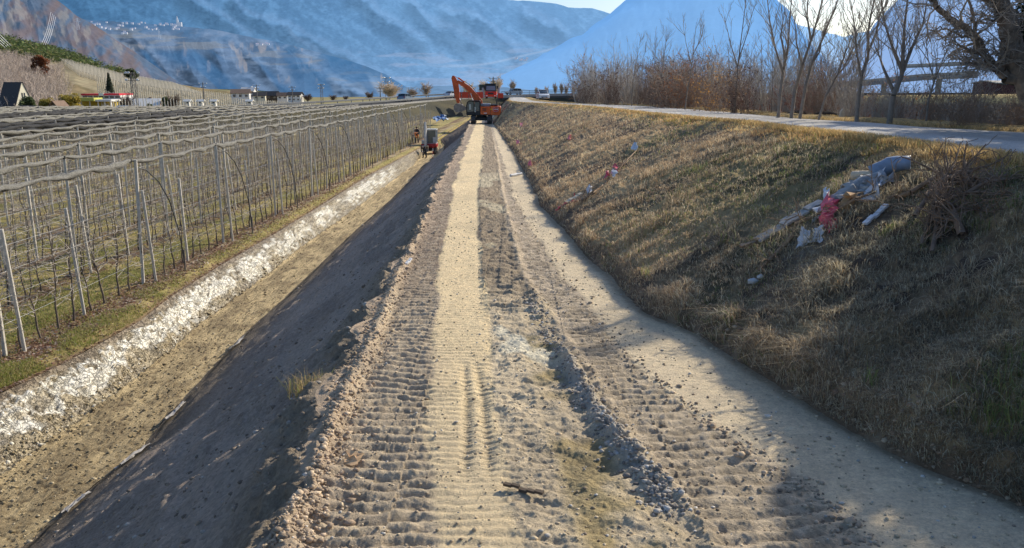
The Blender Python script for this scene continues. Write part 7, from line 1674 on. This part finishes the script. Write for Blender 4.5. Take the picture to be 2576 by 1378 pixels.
# ------------------------------------------------------------------ people
m_skin = M('skin', (.50, .32, .24), .6, var=.05); m_navy = M('dark_work_clothes', (.03, .033, .045), .85); m_orj = M('orange_hi_vis', (.80, .22, .03), .7); m_hair = M('dark_hair', (.05, .035, .025), .8); m_boot = M('work_boot', (.05, .04, .03), .8)
def skin_obj(name, joints, edges, radii, mat, parent, root=0, sub=1):
    me = bpy.data.meshes.new(name); me.from_pydata([tuple(j) for j in joints], edges, []); me.update(); o = link(name, me, mat, parent)
    md = o.modifiers.new('skin', 'SKIN'); md.use_smooth_shade = True
    for v, r in zip(me.skin_vertices[0].data, radii): v.radius = (r, r * .85) if not isinstance(r, tuple) else r
    me.skin_vertices[0].data[root].use_root = True; ms = o.modifiers.new('sub', 'SUBSURF'); ms.levels = sub; ms.render_levels = sub; return o
def person(loc, rz, label, J, jacket, trousers, helmet=None):
    """J: joints pelvis, waist, chest, neck, head, sho/elb/wri L,R, hip/knee/ank/toe L,R"""
    r = empty('person', loc, rz, label, 'person'); V = [Vector(J[k]) for k in ('pelvis', 'waist', 'chest', 'neck', 'head', 'top', 'shL', 'elL', 'wrL', 'haL', 'shR', 'elR', 'wrR', 'haR', 'hiL', 'knL', 'anL', 'toL', 'hiR', 'knR', 'anR', 'toR')]
    E = [(0, 1), (1, 2), (2, 3), (3, 4), (4, 5), (2, 6), (6, 7), (7, 8), (8, 9), (2, 10), (10, 11), (11, 12), (12, 13), (0, 14), (14, 15), (15, 16), (16, 17), (0, 18), (18, 19), (19, 20), (20, 21)]
    R_ = [.13, .12, .15, .055, .095, .07, .065, .048, .033, .035, .065, .048, .033, .035, .085, .065, .045, .035, .085, .065, .045, .035]
    skin_obj('body', V, E, R_, m_skin, r, 0, 2)
    skin_obj('jacket', [V[i] for i in (0, 1, 2, 3, 6, 7, 8, 10, 11, 12)], [(0, 1), (1, 2), (2, 3), (2, 4), (4, 5), (5, 6), (2, 7), (7, 8), (8, 9)], [.165, .15, .185, .075, .09, .07, .052, .09, .07, .052], jacket, r, 0, 2)
    skin_obj('trousers', [V[i] for i in (0, 14, 15, 16, 18, 19, 20)], [(0, 1), (1, 2), (2, 3), (0, 4), (4, 5), (5, 6)], [.16, .11, .085, .065, .11, .085, .065], trousers, r, 0, 2)
    for a_, b_ in ((16, 17), (20, 21)): b = MB(); b.tube([V[a_] + Vector((0, 0, .08)), V[a_], V[b_]], [.065, .065, .05], 8); b.build('boot', m_boot, r, True)
    hd = V[4]; up = (V[5] - V[3]).normalized(); b = MB(); b.ball(hd + up * .05, .115, 12, (1, 1, .85)); b.build('hair', helmet or m_hair, r, True)
    fw = Vector((0, -1, 0)); f = MB(); f.box(hd + fw * .105 - up * .01, (.03, .04, .05), bev=.008); f.build('nose', m_skin, r)
    return r
stand = dict(pelvis=(0, 0, .95), waist=(0, 0, 1.1), chest=(0, .01, 1.36), neck=(0, 0, 1.53), head=(0, -.02, 1.64), top=(0, -.01, 1.74), shL=(-.2, 0, 1.44), elL=(-.27, .03, 1.16), wrL=(-.22, -.1, .93), haL=(-.2, -.14, .85), shR=(.2, 0, 1.44), elR=(.28, .02, 1.16), wrR=(.24, -.1, .93), haR=(.22, -.14, .85), hiL=(-.1, 0, .9), knL=(-.12, -.02, .5), anL=(-.13, .02, .09), toL=(-.14, -.14, .04), hiR=(.1, 0, .9), knR=(.13, -.02, .5), anR=(.15, .02, .09), toR=(.17, -.14, .04))
bend = dict(pelvis=(0, .12, .90), waist=(.02, .0, 1.02), chest=(.06, -.28, 1.14), neck=(.08, -.45, 1.13), head=(.09, -.55, 1.10), top=(.10, -.64, 1.04), shL=(-.14, -.3, 1.16), elL=(-.12, -.42, .88), wrL=(-.02, -.5, .64), haL=(.0, -.52, .56), shR=(.25, -.3, 1.14), elR=(.26, -.45, .86), wrR=(.14, -.52, .62), haR=(.12, -.54, .54), hiL=(-.11, .1, .86), knL=(-.15, .0, .48), anL=(-.18, .06, .09), toL=(-.18, -.1, .04), hiR=(.11, .1, .86), knR=(.16, .0, .48), anR=(.2, .06, .09), toR=(.2, -.1, .04))
YP = 89.5; p = Vector((wd(1041, 360, YP).x, YP, EYE - DO - .02)); person(p, .9, 'worker in an orange jacket bending forward at the edge of the ditch', bend, m_orj, m_navy)
p = Vector((wd(1049, 358, YP + 1).x, YP + 1, EYE - DO - .02)); person(p, .2, 'worker in dark clothes standing upright behind the bending worker', stand, m_navy, m_navy)
YP = 82.0; p = Vector((wd(1068, 400, YP).x, YP, EYE - DF + .03)); person(p, -.4, 'worker in black standing down in the ditch in front of the small digger', bend, m_navy, m_navy)
q0 = wd(1034, 366, 86.5); q1 = wd(1065, 384, 83.0); b = MB(); b.tube([q0, q0.lerp(q1, .5) + Vector((0, 0, .08)), q1], .07, 10); o = b.build('white_drain_pipe', M('white_pvc', (.80, .80, .78), .4), None, True); tag(o, 'white drain pipe slanting from the ditch edge down to the workers', 'pipe')
YS = 80.; p = Vector((wd(1089, 394, YS).x, YS, EYE - DF + .05)); r = empty('survey_staff', p, 0, 'red and white striped survey staff standing in the ditch', 'survey staff')
for i in range(5): b = MB(); b.tube([(0, 0, .28 * i), (0, 0, .28 * (i + 1))], .035, 8); b.build('band', m_rd if i % 2 == 0 else m_wht, r)
